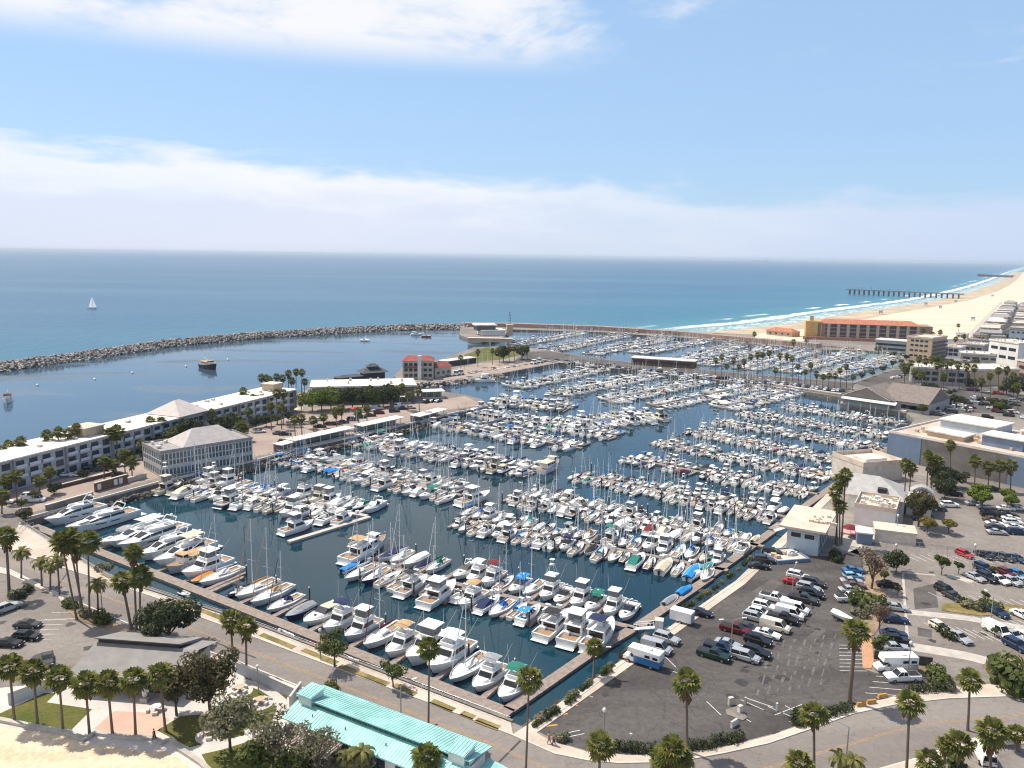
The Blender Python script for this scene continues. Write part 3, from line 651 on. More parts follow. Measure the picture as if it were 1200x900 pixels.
def t_express(L, B, top='bimini', arch=True):
    fb, rise = .10 * L, .055 * L; h, d = make_hull(L, B, fb, rise, .88, 2.4, .12)
    parts = [('hull', h, ['hull', 'trim'], None), ('deck', d, ['white'], None)]
    z = fb + .04
    c = MB(); c.loft([[(x, y * w_, z + k * dz_) for y, k in ((-1, 0), (-.9, .75), (-.5, 1.0), (.5, 1.0), (.9, .75), (1, 0))] for x, w_, dz_ in ((-.05 * L, .42 * B, .62), (.12 * L, .38 * B, .58), (.28 * L, .25 * B, .52), (.40 * L, .07 * B, .40))], smooth=True)
    parts.append(('fore_cabin', c, ['white'], None))
    hs = MB(); hs.box(.20 * L, 0, z + .60, .6, .6, .05)
    parts.append(('hatch', hs, ['glass'], 'fore_cabin'))
    ws = MB(); ws.hexa([(-.08 * L, -.41 * B, z + .55), (.10 * L, -.33 * B, z + .58), (.10 * L, .33 * B, z + .58), (-.08 * L, .41 * B, z + .55)], [(-.10 * L, -.39 * B, z + 1.15), (-.01 * L, -.28 * B, z + 1.18), (-.01 * L, .28 * B, z + 1.18), (-.10 * L, .39 * B, z + 1.15)])
    parts.append(('windshield', ws, ['glass'], None))
    ck = MB(); ck.box(-.27 * L, 0, fb + .05, .38 * L, .70 * B, .06, mi=0)
    for s in (1, -1): ck.box(-.27 * L, s * .41 * B, fb + .28, .40 * L, .10 * B, .5, mi=1)
    ck.box(-.44 * L, 0, fb + .25, .07 * L, .75 * B, .45, mi=1); ck.box(-.13 * L, .18 * B, fb + .45, .06 * L, .22 * B, .7, mi=1); ck.box(-.36 * L, 0, fb + .3, .08 * L, .5 * B, .35, mi=2)
    parts.append(('cockpit', ck, ['deck', 'white', 'canvas'], None))
    sp = MB(); sp.box(-.535 * L, 0, .32, .085 * L, .86 * B, .1); parts.append(('swim_platform', sp, ['white'], None))
    if arch:
        ar = MB(); ar.path([(-.20 * L, -.45 * B, z + .5), (-.26 * L, -.40 * B, z + 1.75), (-.26 * L, .40 * B, z + 1.75), (-.20 * L, .45 * B, z + .5)], .09, 5); ar.ell((-.26 * L, 0, z + 1.98), (.28, .28, .14), 8, 4)
        parts.append(('radar_arch', ar, ['white'], None))
    if top == 'bimini':
        b = MB(); b.loft([[(x, y * .40 * B, z + zz + .12 * (1 - abs(y))) for y in (-1, -.5, 0, .5, 1)] for x, zz in ((-.40 * L, 1.80), (-.25 * L, 1.95), (-.08 * L, 1.75), (-.04 * L, 1.3))], caps=False)
        parts.append(('bimini', b, ['canvas'], None))
        pl = MB()
        for s in (1, -1):
            pl.path([(-.40 * L, s * .40 * B, z + 1.75), (-.2 * L, s * .43 * B, z + .3), (-.08 * L, s * .40 * B, z + 1.75)], .025, 3)
        pl.tube((-.4 * L, -.4 * B, z + 1.75), (-.4 * L, .4 * B, z + 1.75), .025, n=3, cap=False)
        parts.append(('canopy_frame', pl, ['steel'], 'bimini'))
    elif top == 'cover':
        b = MB(); b.loft([[(x, y * w_, z + (zz if abs(y) < .9 else .35)) for y in (-1, -.7, 0, .7, 1)] for x, zz, w_ in ((-.47 * L, .5, .44 * B), (-.30 * L, 1.0, .46 * B), (-.08 * L, 1.3, .43 * B), (.02 * L, .9, .40 * B))], caps=True)
        parts.append(('cockpit_cover', b, ['canvas'], None))
    parts.append(('bow_rail', rail(L, B, fb, rise, 2.4, .5), ['steel'], None))
    return parts

def t_flybridge(L, B, top='bimini', tower=False):
    fb, rise = .10 * L, .075 * L; h, d = make_hull(L, B, fb, rise, .90, 2.3, .11)
    parts = [('hull', h, ['hull', 'trim'], None), ('deck', d, ['white'], None)]
    z = fb + .05
    c = MB(); c.hexa([(-.20 * L, -.43 * B, z), (.20 * L, -.36 * B, z), (.20 * L, .36 * B, z), (-.20 * L, .43 * B, z)], [(-.20 * L, -.40 * B, z + 1.75), (.08 * L, -.34 * B, z + 1.75), (.08 * L, .34 * B, z + 1.75), (-.20 * L, .40 * B, z + 1.75)])
    c.hexa([(.19 * L, -.30 * B, z), (.36 * L, -.14 * B, z + .2), (.36 * L, .14 * B, z + .2), (.19 * L, .30 * B, z)], [(.15 * L, -.27 * B, z + .75), (.33 * L, -.10 * B, z + .55), (.33 * L, .10 * B, z + .55), (.15 * L, .27 * B, z + .75)])
    parts.append(('cabin', c, ['white'], None))
    wn = MB()
    for s in (1, -1):
        wn.hexa([(-.16 * L, s * .423 * B, z + .8), (.115 * L, s * .378 * B, z + .8), (.115 * L, s * .33 * B, z + .8), (-.16 * L, s * .38 * B, z + .8)], [(-.16 * L, s * .408 * B, z + 1.5), (.065 * L, s * .36 * B, z + 1.5), (.065 * L, s * .32 * B, z + 1.5), (-.16 * L, s * .37 * B, z + 1.5)])
    wn.hexa([(.145 * L, -.31 * B, z + .85), (.160 * L, -.31 * B, z + .85), (.160 * L, .31 * B, z + .85), (.145 * L, .31 * B, z + .85)], [(.095 * L, -.30 * B, z + 1.55), (.108 * L, -.30 * B, z + 1.55), (.108 * L, .30 * B, z + 1.55), (.095 * L, .30 * B, z + 1.55)])
    wn.box(-.202 * L, 0, z + .95, .03, .62 * B, 1.3)
    parts.append(('cabin_window', wn, ['glass'], 'cabin'))
    f = MB(); f.box(-.10 * L, 0, z + 1.80, .32 * L, .80 * B, .10)
    zz = z + 1.85
    for s in (1, -1): f.hexa([(-.22 * L, s * .38 * B, zz), (.04 * L, s * .30 * B, zz), (.04 * L, s * .27 * B, zz), (-.22 * L, s * .35 * B, zz)], [(-.22 * L, s * .39 * B, zz + .5), (.06 * L, s * .29 * B, zz + .62), (.06 * L, s * .27 * B, zz + .62), (-.22 * L, s * .37 * B, zz + .5)])
    f.hexa([(.03 * L, -.30 * B, zz), (.06 * L, -.26 * B, zz), (.06 * L, .26 * B, zz), (.03 * L, .30 * B, zz)], [(.05 * L, -.29 * B, zz + .62), (.07 * L, -.25 * B, zz + .62), (.07 * L, .25 * B, zz + .62), (.05 * L, .29 * B, zz + .62)])
    f.box(-.03 * L, 0, zz + .35, .07 * L, .3 * B, .7)
    parts.append(('flybridge', f, ['white'], None))
    if top == 'hardtop':
        t_ = MB(); t_.box(-.08 * L, 0, zz + 1.95, .26 * L, .74 * B, .12); parts.append(('hardtop', t_, ['white'], None))
        g = MB(); g.frus(-.14 * L, .03 * L, -.14 * L, .01 * L, .33 * B, .33 * B, zz + .62, zz + 1.89); parts.append(('bridge_enclosure', g, ['clear'], 'hardtop'))
    else:
        t_ = MB(); t_.loft([[(x, y * .38 * B, zz + 1.75 + e + .14 * (1 - abs(y))) for y in (-1, -.5, 0, .5, 1)] for x, e in ((-.23 * L, -.05), (-.12 * L, .1), (.0, .05), (.05 * L, -.25))], caps=False); parts.append(('bimini', t_, ['canvas'], None))
        pl = MB()
        for s in (1, -1):
            pl.path([(-.2 * L, s * .37 * B, zz + 1.78), (-.2 * L, s * .36 * B, zz + .4), (0, s * .36 * B, zz + .4), (0, s * .37 * B, zz + 1.78)], .03, 3)
        pl.tube((-.2 * L, -.37 * B, zz + 1.78), (-.2 * L, .37 * B, zz + 1.78), .03, n=3, cap=False)
        parts.append(('canopy_frame', pl, ['steel'], 'bimini'))
    if tower:
        tw = MB()
        for s in (1, -1):
            for xx in (-.16 * L, .0): tw.tube((xx, s * .34 * B, zz + 1.8), (-.08 * L + (xx + .08 * L) * .4, s * .13 * B, zz + 4.4), .04, n=4)
        tw.box(-.08 * L, 0, zz + 4.4, 1.1, 1.0, .1); tw.box(-.08 * L, 0, zz + 5.6, 1.1, 1.0, .08)
        for s in (1, -1): tw.tube((-.08 * L, s * .45, zz + 4.4), (-.08 * L, s * .45, zz + 5.6), .03, n=4)
        parts.append(('tuna_tower', tw, ['alu'], None))
    for s in (1, -1): an = MB(); an.tube((-.12 * L, s * .4 * B, z + 1.9), (-.30 * L, s * .75 * B, z + 6.2), .03, .012, 4); parts.append(('outrigger', an, ['alu'], None))
    ck = MB(); ck.box(-.35 * L, 0, fb + .03, .26 * L, .76 * B, .05, mi=0)
    for s in (1, -1): ck.box(-.35 * L, s * .44 * B, fb + .22, .28 * L, .05 * B, .42, mi=1)
    ck.box(-.485 * L, 0, fb + .22, .02 * L, .88 * B, .42, mi=1); ck.box(-.26 * L, .22 * B, fb + .35, .07 * L, .25 * B, .6, mi=1)
    parts.append(('cockpit', ck, ['teak', 'white'], None))
    sp = MB(); sp.box(-.525 * L, 0, .30, .06 * L, .84 * B, .1); parts.append(('swim_platform', sp, ['white'], None))
    parts.append(('bow_rail', rail(L, B, fb, rise, 2.3, .45, .75), ['steel'], None))
    return parts

def t_covered(L, B):
    fb, rise = .095 * L, .05 * L; h, d = make_hull(L, B, fb, rise, .88, 2.2, .10)
    st = hull_shape(L, B, fb, rise, .88, 2.2); cv = MB(); rings = []
    for t, hb, z in st:
        k = .9 * math.sin(min(1, (t + .25) / 1.05) * math.pi) ** .7 if t < .82 else .25 * (1 - t)
        x = -L / 2 + L * t; rings.append([(x, hb * 1.02, z - .02), (x, hb * .8, z + k * .45), (x, 0, z + k * .95 + .05), (x, -hb * .8, z + k * .45), (x, -hb * 1.02, z - .02)])
    cv.loft(rings, caps=True)
    o = MB(); o.box(-.53 * L, 0, .75, .5, .4, .7); o.box(-.54 * L, 0, .2, .25, .18, .7)
    return [('hull', h, ['hull', 'trim'], None), ('boat_cover', cv, ['canvas'], None), ('outboard_motor', o, ['motor'], None)]

def t_console(L, B, ttop=True):
    fb, rise = .105 * L, .06 * L; h, d = make_hull(L, B, fb, rise, .88, 2.2, .10, .32)
    parts = [('hull', h, ['hull', 'trim'], None), ('deck', d, ['deck'], None)]
    c = MB(); c.hexa([(-.10 * L, -.18 * B, fb - .3), (.08 * L, -.16 * B, fb - .3), (.08 * L, .16 * B, fb - .3), (-.10 * L, .18 * B, fb - .3)], [(-.08 * L, -.17 * B, fb + .85), (.03 * L, -.14 * B, fb + .7), (.03 * L, .14 * B, fb + .7), (-.08 * L, .17 * B, fb + .85)])
    c.box(-.20 * L, 0, fb + .1, .08 * L, .36 * B, .75); c.box(.22 * L, 0, fb, .12 * L, .3 * B, .4)
    parts.append(('console', c, ['white'], None))
    g = MB(); g.hexa([(-.03 * L, -.16 * B, fb + .8), (.035 * L, -.15 * B, fb + .7), (.035 * L, .15 * B, fb + .7), (-.03 * L, .16 * B, fb + .8)], [(-.05 * L, -.15 * B, fb + 1.25), (-.02 * L, -.14 * B, fb + 1.25), (-.02 * L, .14 * B, fb + 1.25), (-.05 * L, .15 * B, fb + 1.25)])
    parts.append(('windshield', g, ['glass'], 'console'))
    if ttop:
        t_ = MB(); t_.loft([[(x, y * .34 * B, fb + 1.75 + .08 * (1 - abs(y))) for y in (-1, 0, 1)] for x in (-.22 * L, -.04 * L, .10 * L)], caps=False); parts.append(('bimini', t_, ['canvas'], None))
        pl = MB()
        for s in (1, -1):
            pl.path([(-.14 * L, s * .2 * B, fb - .2), (-.14 * L, s * .3 * B, fb + 1.75), (.04 * L, s * .3 * B, fb + 1.75), (.04 * L, s * .2 * B, fb - .2)], .03, 3)
        pl.tube((-.14 * L, -.3 * B, fb + 1.75), (-.14 * L, .3 * B, fb + 1.75), .03, n=3, cap=False)
        parts.append(('canopy_frame', pl, ['alu'], 'bimini'))
    o = MB(); o.box(-.53 * L, 0, fb + .25, .55, .42, .75, taper=.8); o.box(-.53 * L, 0, .2, .25, .16, .9)
    parts.append(('outboard_motor', o, ['motor'], None))
    return parts

def t_yacht(L, B, fly=True, cover=False):
    fb, rise = .095 * L, .045 * L; h, d = make_hull(L, B, fb, rise, .86, 2.6, .14)
    parts = [('hull', h, ['hull', 'trim'], None), ('deck', d, ['deck'], None)]
    hw = MB()
    st = hull_shape(L, B, fb, rise, .86, 2.6)
    for s in (1, -1):
        for ta, tb in ((3, 5), (5, 7)):
            a, b = st[ta], st[tb]; xa, xb = -L / 2 + L * a[0] + .4, -L / 2 + L * b[0] - .4
            hw.add([(xa, s * a[1] * 1.0, a[2] * .68), (xb, s * b[1] * 1.0, b[2] * .70), (xb - .3, s * b[1] * 1.01, b[2] * .84), (xa + .3, s * a[1] * 1.01, a[2] * .82)], [(0, 1, 2, 3)])
    parts.append(('hull_window', hw, ['glass'], 'hull'))
    z = fb + .05
    def house(x0, x1, w0, hh, nose, zb):
        m = MB(); rr = []
        for x, w_, k in ((x0, w0, 1.0), (x0 + (x1 - x0) * .35, w0, 1.0), (x0 + (x1 - x0) * .62, w0 * .93, .92), (x0 + (x1 - x0) * .82, w0 * .75, .55), (x1, w0 * .38, .12)):
            rr.append([(x, -w_, zb), (x, -w_ * .97, zb + hh * k * .45), (x, -w_ * .86, zb + hh * k * .85), (x, -w_ * .55, zb + hh * k), (x, w_ * .55, zb + hh * k), (x, w_ * .86, zb + hh * k * .85), (x, w_ * .97, zb + hh * k * .45), (x, w_, zb)])
        return rr
    rr = house(-.26 * L, .34 * L, .43 * B, 1.65, 0, z); c = MB(); c.loft(rr, smooth=False); parts.append(('cabin', c, ['white'], None))
    wn = MB()
    for s in (1, 5):
        for j in range(1, 4):
            q = [rr[j - 1][s], rr[j][s], rr[j][s + 1], rr[j - 1][s + 1]] if j > 1 else [rr[0][s], rr[1][s], rr[1][s + 1], rr[0][s + 1]]
            cc = Vector((0, 0, 0))
            for p in q: cc += Vector(p) / 4
            sg = -1 if s == 1 else 1
            wn.add([tuple(cc + (Vector(p) - cc) * .93 + Vector((0, sg * .03, .03))) for p in q], [(0, 1, 2, 3)])
    q = [rr[2][3], rr[2][4], rr[3][5], rr[3][4], rr[3][3], rr[3][2]]
    wn.add([tuple(Vector(p) + Vector((.04, 0, .05))) for p in (rr[2][3], rr[2][4], rr[3][4], rr[3][3])], [(0, 1, 2, 3)])
    parts.append(('cabin_window', wn, ['glass'], 'cabin'))
    if fly:
        f = MB(); zz = z + 1.66
        f.loft([[(x, -w_, zz), (x, -w_ * 1.05, zz + k), (x, -w_ * .93, zz + k), (x, -w_ * .9, zz + .06), (x, w_ * .9, zz + .06), (x, w_ * .93, zz + k), (x, w_ * 1.05, zz + k), (x, w_, zz)] for x, w_, k in ((-.30 * L, .34 * B, .35), (-.10 * L, .34 * B, .45), (.03 * L, .28 * B, .6), (.09 * L, .16 * B, .55))], caps=True)
        f.box(-.06 * L, 0, zz + .3, .05 * L, .4 * B, .5); f.box(-.2 * L, .12 * B, zz + .25, .06 * L, .3 * B, .4, mi=1)
        parts.append(('flybridge', f, ['white', 'canvas'], None))
        ar = MB(); ar.path([(-.22 * L, -.40 * B, zz + .2), (-.29 * L, -.34 * B, zz + 1.7), (-.29 * L, .34 * B, zz + 1.7), (-.22 * L, .40 * B, zz + .2)], .12, 5); ar.ell((-.29 * L, 0, zz + 2.0), (.4, .4, .22), 8, 4); ar.tube((-.29 * L, .2 * B, zz + 1.7), (-.32 * L, .2 * B, zz + 4.2), .03, .015, 4)
        parts.append(('radar_arch', ar, ['white'], None))
        if cover:
            b = MB(); b.loft([[(x, y * .36 * B, zz + 1.9 + .12 * (1 - abs(y))) for y in (-1, 0, 1)] for x in (-.27 * L, -.12 * L, .02 * L)], caps=False); parts.append(('bimini', b, ['canvas'], None))
    ck = MB(); ck.box(-.37 * L, 0, fb + .02, .22 * L, .78 * B, .05, mi=0); ck.box(-.47 * L, 0, fb + .25, .03 * L, .8 * B, .5, mi=1)
    for s in (1, -1): ck.box(-.37 * L, s * .42 * B, fb + .25, .24 * L, .05 * B, .5, mi=1)
    parts.append(('cockpit', ck, ['teak', 'white'], None))
    sp = MB(); sp.box(-.54 * L, 0, .35, .09 * L, .84 * B, .12); parts.append(('swim_platform', sp, ['white'], None))
    parts.append(('bow_rail', rail(L, B, fb, rise, 2.6, .5, .75), ['steel'], None))
    return parts

def t_trawler(L, B):
    fb, rise = .12 * L, .09 * L; h, d = make_hull(L, B, fb, rise, .84, 2.3, .07)
    z = fb; parts = [('hull', h, ['hull', 'trim'], None), ('deck', d, ['teak'], None)]
    c = MB(); c.box(-.10 * L, 0, z + .95, .42 * L, .72 * B, 1.9, taper=.97); c.box(.14 * L, 0, z + 1.5, .13 * L, .60 * B, 2.6, taper=.93)
    parts.append(('cabin', c, ['white'], None))
    r_ = MB(); r_.box(-.14 * L, 0, z + 1.96, .56 * L, .86 * B, .1); r_.box(.13 * L, 0, z + 2.86, .18 * L, .68 * B, .1); parts.append(('cabin_roof', r_, ['canvas'], 'cabin'))
    wn = MB()
    for s in (1, -1):
        for k in range(4): wn.box(-.26 * L + k * .105 * L, s * .363 * B, z + 1.25, .075 * L, .03, .6)
        wn.box(.14 * L, s * .295 * B, z + 2.35, .10 * L, .03, .5)
    wn.box(.203 * L, 0, z + 2.35, .03, .5 * B, .5)
    parts.append(('cabin_window', wn, ['glass'], 'cabin'))
    m = MB(); m.tube((-.02 * L, 0, z + 2), (-.03 * L, 0, z + 6.5), .08, .05, 6); m.tube((-.02 * L, 0, z + 2.6), (-.35 * L, 0, z + 4.2), .06, n=5); parts.append(('mast', m, ['alu'], None))
    parts.append(('bow_rail', rail(L, B, fb, rise, 2.3, .5, .8), ['steel'], None))
    return parts

def t_dinghy(L, B, motor=True):
    t_ = MB(); st = [(-.5, .36), (-.2, .38), (.1, .36), (.33, .24), (.47, .06)]
    a = [(x * L, y * B, .28 + (.12 if x > .2 else 0)) for x, y in st]
    t_.path(a + [(x, -y, z) for x, y, z in reversed(a)], .17, 6)
    f = MB(); f.loft([[(x, y, .12), (x, -y, .12)] for x, y, z in a], caps=False); f.box(-.05 * L, 0, .32, .25, .6 * B, .05)
    p = [('tube', t_, ['hull'], None), ('floor', f, ['deck'], None)]
    if motor:
        o = MB(); o.box(-.54 * L, 0, .6, .4, .3, .5, taper=.8); o.box(-.54 * L, 0, .15, .18, .14, .7); p.append(('outboard_motor', o, ['motor'], None))
    return p
def t_sailing(L, B):
    p = [q for q in t_sloop(L, B, 1.25, False, False, False) if q[0] != 'bow_rail']
    fb = .085 * L; z = fb; H = L * 1.25
    s = MB(); s.loft([[(.09 * L, .05, z + 1.4), (-.14 * L, .55, z + 1.35), (-.32 * L, .25, z + 1.3)], [(.09 * L, .05, z + H * .5), (-.05 * L, .5, z + H * .5), (-.17 * L, .35, z + H * .5)], [(.09 * L, .02, z + H * .95), (.07 * L, .05, z + H * .95), (.06 * L, .05, z + H * .95)]], caps=False)
    j = MB(); j.add([(.46 * L, 0, z + .8), (.12 * L, .6, z + 1.2), (.11 * L, .0, z + H * .85), (.25 * L, .5, z + 3)], [(0, 1, 3), (1, 2, 3), (0, 3, 2)])
    return p + [('mainsail', s, ['sail'], None), ('headsail', j, ['sail'], None)]

BOATS = {}
def spec(key, parts):
    out = []
    for nm, mb, roles, par in parts:
        out.append((nm, mb.mesh(nm, [WHITE] * len(roles)), roles, par))
    BOATS[key] = out
for Lq in (8, 10, 12):
    Bq = .31 * Lq if Lq < 11 else .29 * Lq
    spec(('sloop', Lq), t_sloop(Lq, Bq)); spec(('plain sloop', Lq), t_sloop(Lq, Bq, 1.32, False, True, True)); spec(('open sloop', Lq), t_sloop(Lq, Bq, 1.2, True, False, True))
for Lq in (7, 9, 11):
    spec(('express', Lq), t_express(Lq, .33 * Lq)); spec(('express enclosed', Lq), t_express(Lq, .33 * Lq, 'cover', False)); spec(('express open', Lq), t_express(Lq, .33 * Lq, 'none', True))
for Lq in (10, 13):
    spec(('flybridge', Lq), t_flybridge(Lq, .34 * Lq)); spec(('hardtop flybridge', Lq), t_flybridge(Lq, .34 * Lq, 'hardtop')); spec(('tower sportfisher', Lq), t_flybridge(Lq, .34 * Lq, 'hardtop', True))
for Lq in (6, 8): spec(('covered', Lq), t_covered(Lq, .34 * Lq)); spec(('console', Lq), t_console(Lq, .33 * Lq))
for Lq in (17, 20): spec(('yacht', Lq), t_yacht(Lq, .25 * Lq)); spec(('topped yacht', Lq), t_yacht(Lq, .26 * Lq, True, True))
spec(('trawler', 12), t_trawler(12, 3.9)); spec(('trawler', 17), t_trawler(17, 5.2))
spec(('dinghy', 3), t_dinghy(3.2, 1.7)); spec(('sailing', 11), t_sailing(11, 3.3))
BEAM = {k: max(abs(v.co.y) for p in s if p[0] in ('hull', 'tube') for v in p[1].vertices) * 2 for k, s in BOATS.items()}
NICE = {'sloop': ('sailboat', 'sloop'), 'plain sloop': ('sailboat', 'sloop'), 'open sloop': ('sailboat', 'sloop'), 'express': ('motorboat', 'cabin cruiser'), 'express enclosed': ('motorboat', 'cabin cruiser'),
        'express open': ('motorboat', 'cabin cruiser'), 'flybridge': ('motor_yacht', 'flybridge cruiser'), 'hardtop flybridge': ('motor_yacht', 'hardtop cruiser'), 'tower sportfisher': ('sportfishing_boat', 'fishing boat'),
        'covered': ('motorboat', 'covered runabout'), 'console': ('motorboat', 'open skiff'), 'yacht': ('motor_yacht', 'sleek motor yacht'), 'topped yacht': ('motor_yacht', 'sleek motor yacht'), 'trawler': ('trawler', 'trawler'),
        'dinghy': ('dinghy', 'dinghy'), 'sailing': ('sailboat', 'sloop')}
FEAT = {'sloop': '%s sail cover', 'plain sloop': '%s sail cover', 'open sloop': '%s sail cover', 'express': '%s bimini', 'express enclosed': '%s cockpit cover', 'express open': '%s cockpit seat', 'flybridge': '%s bridge canopy',
        'hardtop flybridge': 'white hardtop', 'tower sportfisher': 'tall tower', 'covered': '%s cover', 'console': '%s top', 'yacht': 'radar arch', 'topped yacht': '%s bridge canopy', 'trawler': '%s cabin roof'}
TRIMC = {'white': [MATS['gelcoat_navy'], MATS['gelcoat_black'], MATS['gelcoat_red'], MATS['gelcoat_white']]}
CLEAR = mat('vinyl_enclosure', (.16, .17, .18), .15, 0)
SAILC = mat('sail_cloth', (.85, .85, .83), .8, .04, .5)
_s = SAILC.node_tree; _tr = _s.nodes.new('ShaderNodeBsdfTranslucent'); _tr.inputs[0].default_value = (.9, .9, .87, 1); _ad = _s.nodes.new('ShaderNodeMixShader'); _ad.inputs[0].default_value = .5
_s.links.new(_s.nodes['Principled BSDF'].outputs[0], _ad.inputs[1]); _s.links.new(_tr.outputs[0], _ad.inputs[2]); _s.links.new(_ad.outputs[0], _s.nodes['Material Output'].inputs[0])
def roles_map(hull, canv, trim, jib):
    return {'hull': HULLS[hull], 'trim': trim, 'deck': DECKM, 'white': WHITE if hull != 'cream' else CREAM, 'canvas': CANV[canv], 'glass': GLASS, 'alu': ALU, 'teak': TEAK, 'steel': STEEL, 'motor': MOTOR, 'jib': jib, 'clear': CLEAR, 'sail': SAILC}
FLEET = []          # (key, x, y, z, heading, hull, canvas, trim, jib, row, side, ordinal, label)
def pick_boat(psail, L0):
    r = rnd.random()
    if r < psail:
        ks = ['sloop'] * 5 + ['plain sloop'] * 3 + ['open sloop'] * 2; k = rnd.choice(ks); l = min((8, 10, 12), key=lambda q: abs(q - L0 - rnd.uniform(-1.6, 1.6)))
    else:
        k = rnd.choice(['express'] * 5 + ['express enclosed'] * 4 + ['express open'] * 2 + ['flybridge'] * (4 if L0 > 7.4 else 1) + ['hardtop flybridge'] * (3 if L0 > 7.4 else 1) + ['tower sportfisher'] + ['covered'] * 3 + ['console'] * 3 + ['trawler'] * (1 if L0 > 10.5 else 0))
        if k.startswith('express'): l = min((7, 9, 11), key=lambda q: abs(q - L0 - rnd.uniform(-1.8, .8)))
        elif k in ('covered', 'console'): l = rnd.choice((6, 8))
        elif k == 'trawler': l = 12
        else: l = 10 if L0 < 11 or rnd.random() < .55 else 13
    return (k, l)
CV_S = ['blue'] * 4 + ['bright blue'] * 3 + ['navy'] * 4 + ['white'] * 6 + ['grey', 'cream', 'tan'] + ['tan', 'green', 'grey', 'black', 'maroon', 'teal', 'cream', 'cream']
CV_M = ['white'] * 13 + ['navy'] * 4 + ['blue'] * 1 + ['bright blue'] * 1 + ['grey'] * 3 + ['black'] * 3 + ['cream'] * 3 + ['tan', 'green', 'maroon']
HC = ['white'] * 17 + ['cream'] * 2 + ['grey', 'navy', 'white', 'white']
def rand_cols(k):
    return (rnd.choice(HC), rnd.choice(CV_S if 'sloop' in k else CV_M))
def put_boat(key, x, y, heading, hull, canv, row, side, n, label=None, scale=1.0):
    trim = rnd.choice(TRIMC['white']); jib = CANV[canv] if rnd.random() < .45 else CANV['white']
    FLEET.append([key, x, y, WATER + .03, heading, hull, canv, trim, jib, row, side, n, label, scale])

DOCKS = []
def add_dock(name_label, a, b, fingers, pale, rowname, wid=1.8):
    """a floating walkway a..b with finger piers [(point on the walkway, heading, length)]"""
    L_ = (b - a).length; rz = math.atan2(b.y - a.y, b.x - a.x)
    root = empty('floating_dock', (a.x, a.y, DOCK), rz, name_label, 'dock', 'floating docks of the marina')
    inv = Matrix.Rotation(-rz, 3, 'Z')
    m = MB(); m.box(L_ / 2, 0, -.3, L_, wid, .6); m.build('walkway', PALEDOCK if pale else PLANK, root)
    key = {}
    for q, hd, fl in fingers[:100]:
        k = round(fl, 0)
        if k not in key:
            f = MB(); f.hexa([(wid / 2 + .02, -.75, -.5), (k, -.38, -.5), (k, .38, -.5), (wid / 2 + .02, .6, -.5)], [(wid / 2 + .02, -.6, -.02), (k, -.38, -.02), (k, .38, -.02), (wid / 2 + .02, .6, -.02)]); key[k] = f.mesh('finger_pier', [PALEDOCK if pale else PLANK])
        v = inv @ Vector((q.x - a.x, q.y - a.y, 0)); child('finger_pier', key[k], root, v, hd - rz)
    return root
PILES = []; BOXES = []
def row(name, pin, pout, L0=10.5, psail=.4, sides=(1, -1), pale=False, bow_in=.75, first=(None, None), gap=.03, extra=.16, dock_label=None, wid=1.8, cluster=None):
    wid = 1.55
    a, b = P(*pin, DOCK), P(*pout, DOCK); d = (b - a).normalized(); n = Vector((-d.y, d.x, 0)); Ln = (b - a).length; hd_n = math.atan2(n.y, n.x)
    fingers = []
    for si, s in enumerate(sides):
        x = 2.2; k = 0; fst = list(first[si] or []) if si < len(first) else []; cnt = 0; ps = psail
        while x < Ln - 1.5:
            was_first = bool(fst)
            if fst:
                key, cols = fst.pop(0)
            else:
                if rnd.random() < .22: ps = min(.95, max(.03, psail + rnd.uniform(-.45, .45)))
                key = pick_boat(ps, L0); cols = rand_cols(key[0])
            if rnd.random() < gap and not fst and cnt > 0: x += 3.4; k += 1
            else:
                sk = .92 if was_first else max(.46, min(1.1, rnd.gauss(L0, .9) / key[1])) if key[1] > 6 else rnd.uniform(.9, 1.05)
                B = BEAM[key] * sk; L = key[1] * sk
                if x + B > Ln + .5: break
                c = a + d * (x + B / 2) + n * s * (wid / 2 + .25 + L / 2 + rnd.uniform(0, .35))
                h = hd_n + (math.pi if s > 0 else 0)          # bow towards the dock
                if rnd.random() > bow_in: h += math.pi
                cnt += 1; put_boat(key, c.x, c.y, h + rnd.uniform(-.03, .03), cols[0], cols[1], name, (('far', 'near')[0 if s * n.y > 0 else 1] if 'mole dock' not in name else ('right', 'left')[0 if s * n.x > 0 else 1]), cnt, None, sk)
                x += B + extra + rnd.uniform(0, .25); k += 1
            if k % 2 == 0:
                q = a + d * (x + .25); fl = min(L0 * .85 + .6, 12); fingers.append((q, hd_n if s > 0 else hd_n + math.pi, fl)); x += .5
                BOXES.append(q + d * .1 + n * s * .45)
                if k % 4 == 0: PILES.append(q + n * s * (fl + .35))
    add_dock(dock_label or name, a, b, fingers, pale, name, wid)
    return a, b
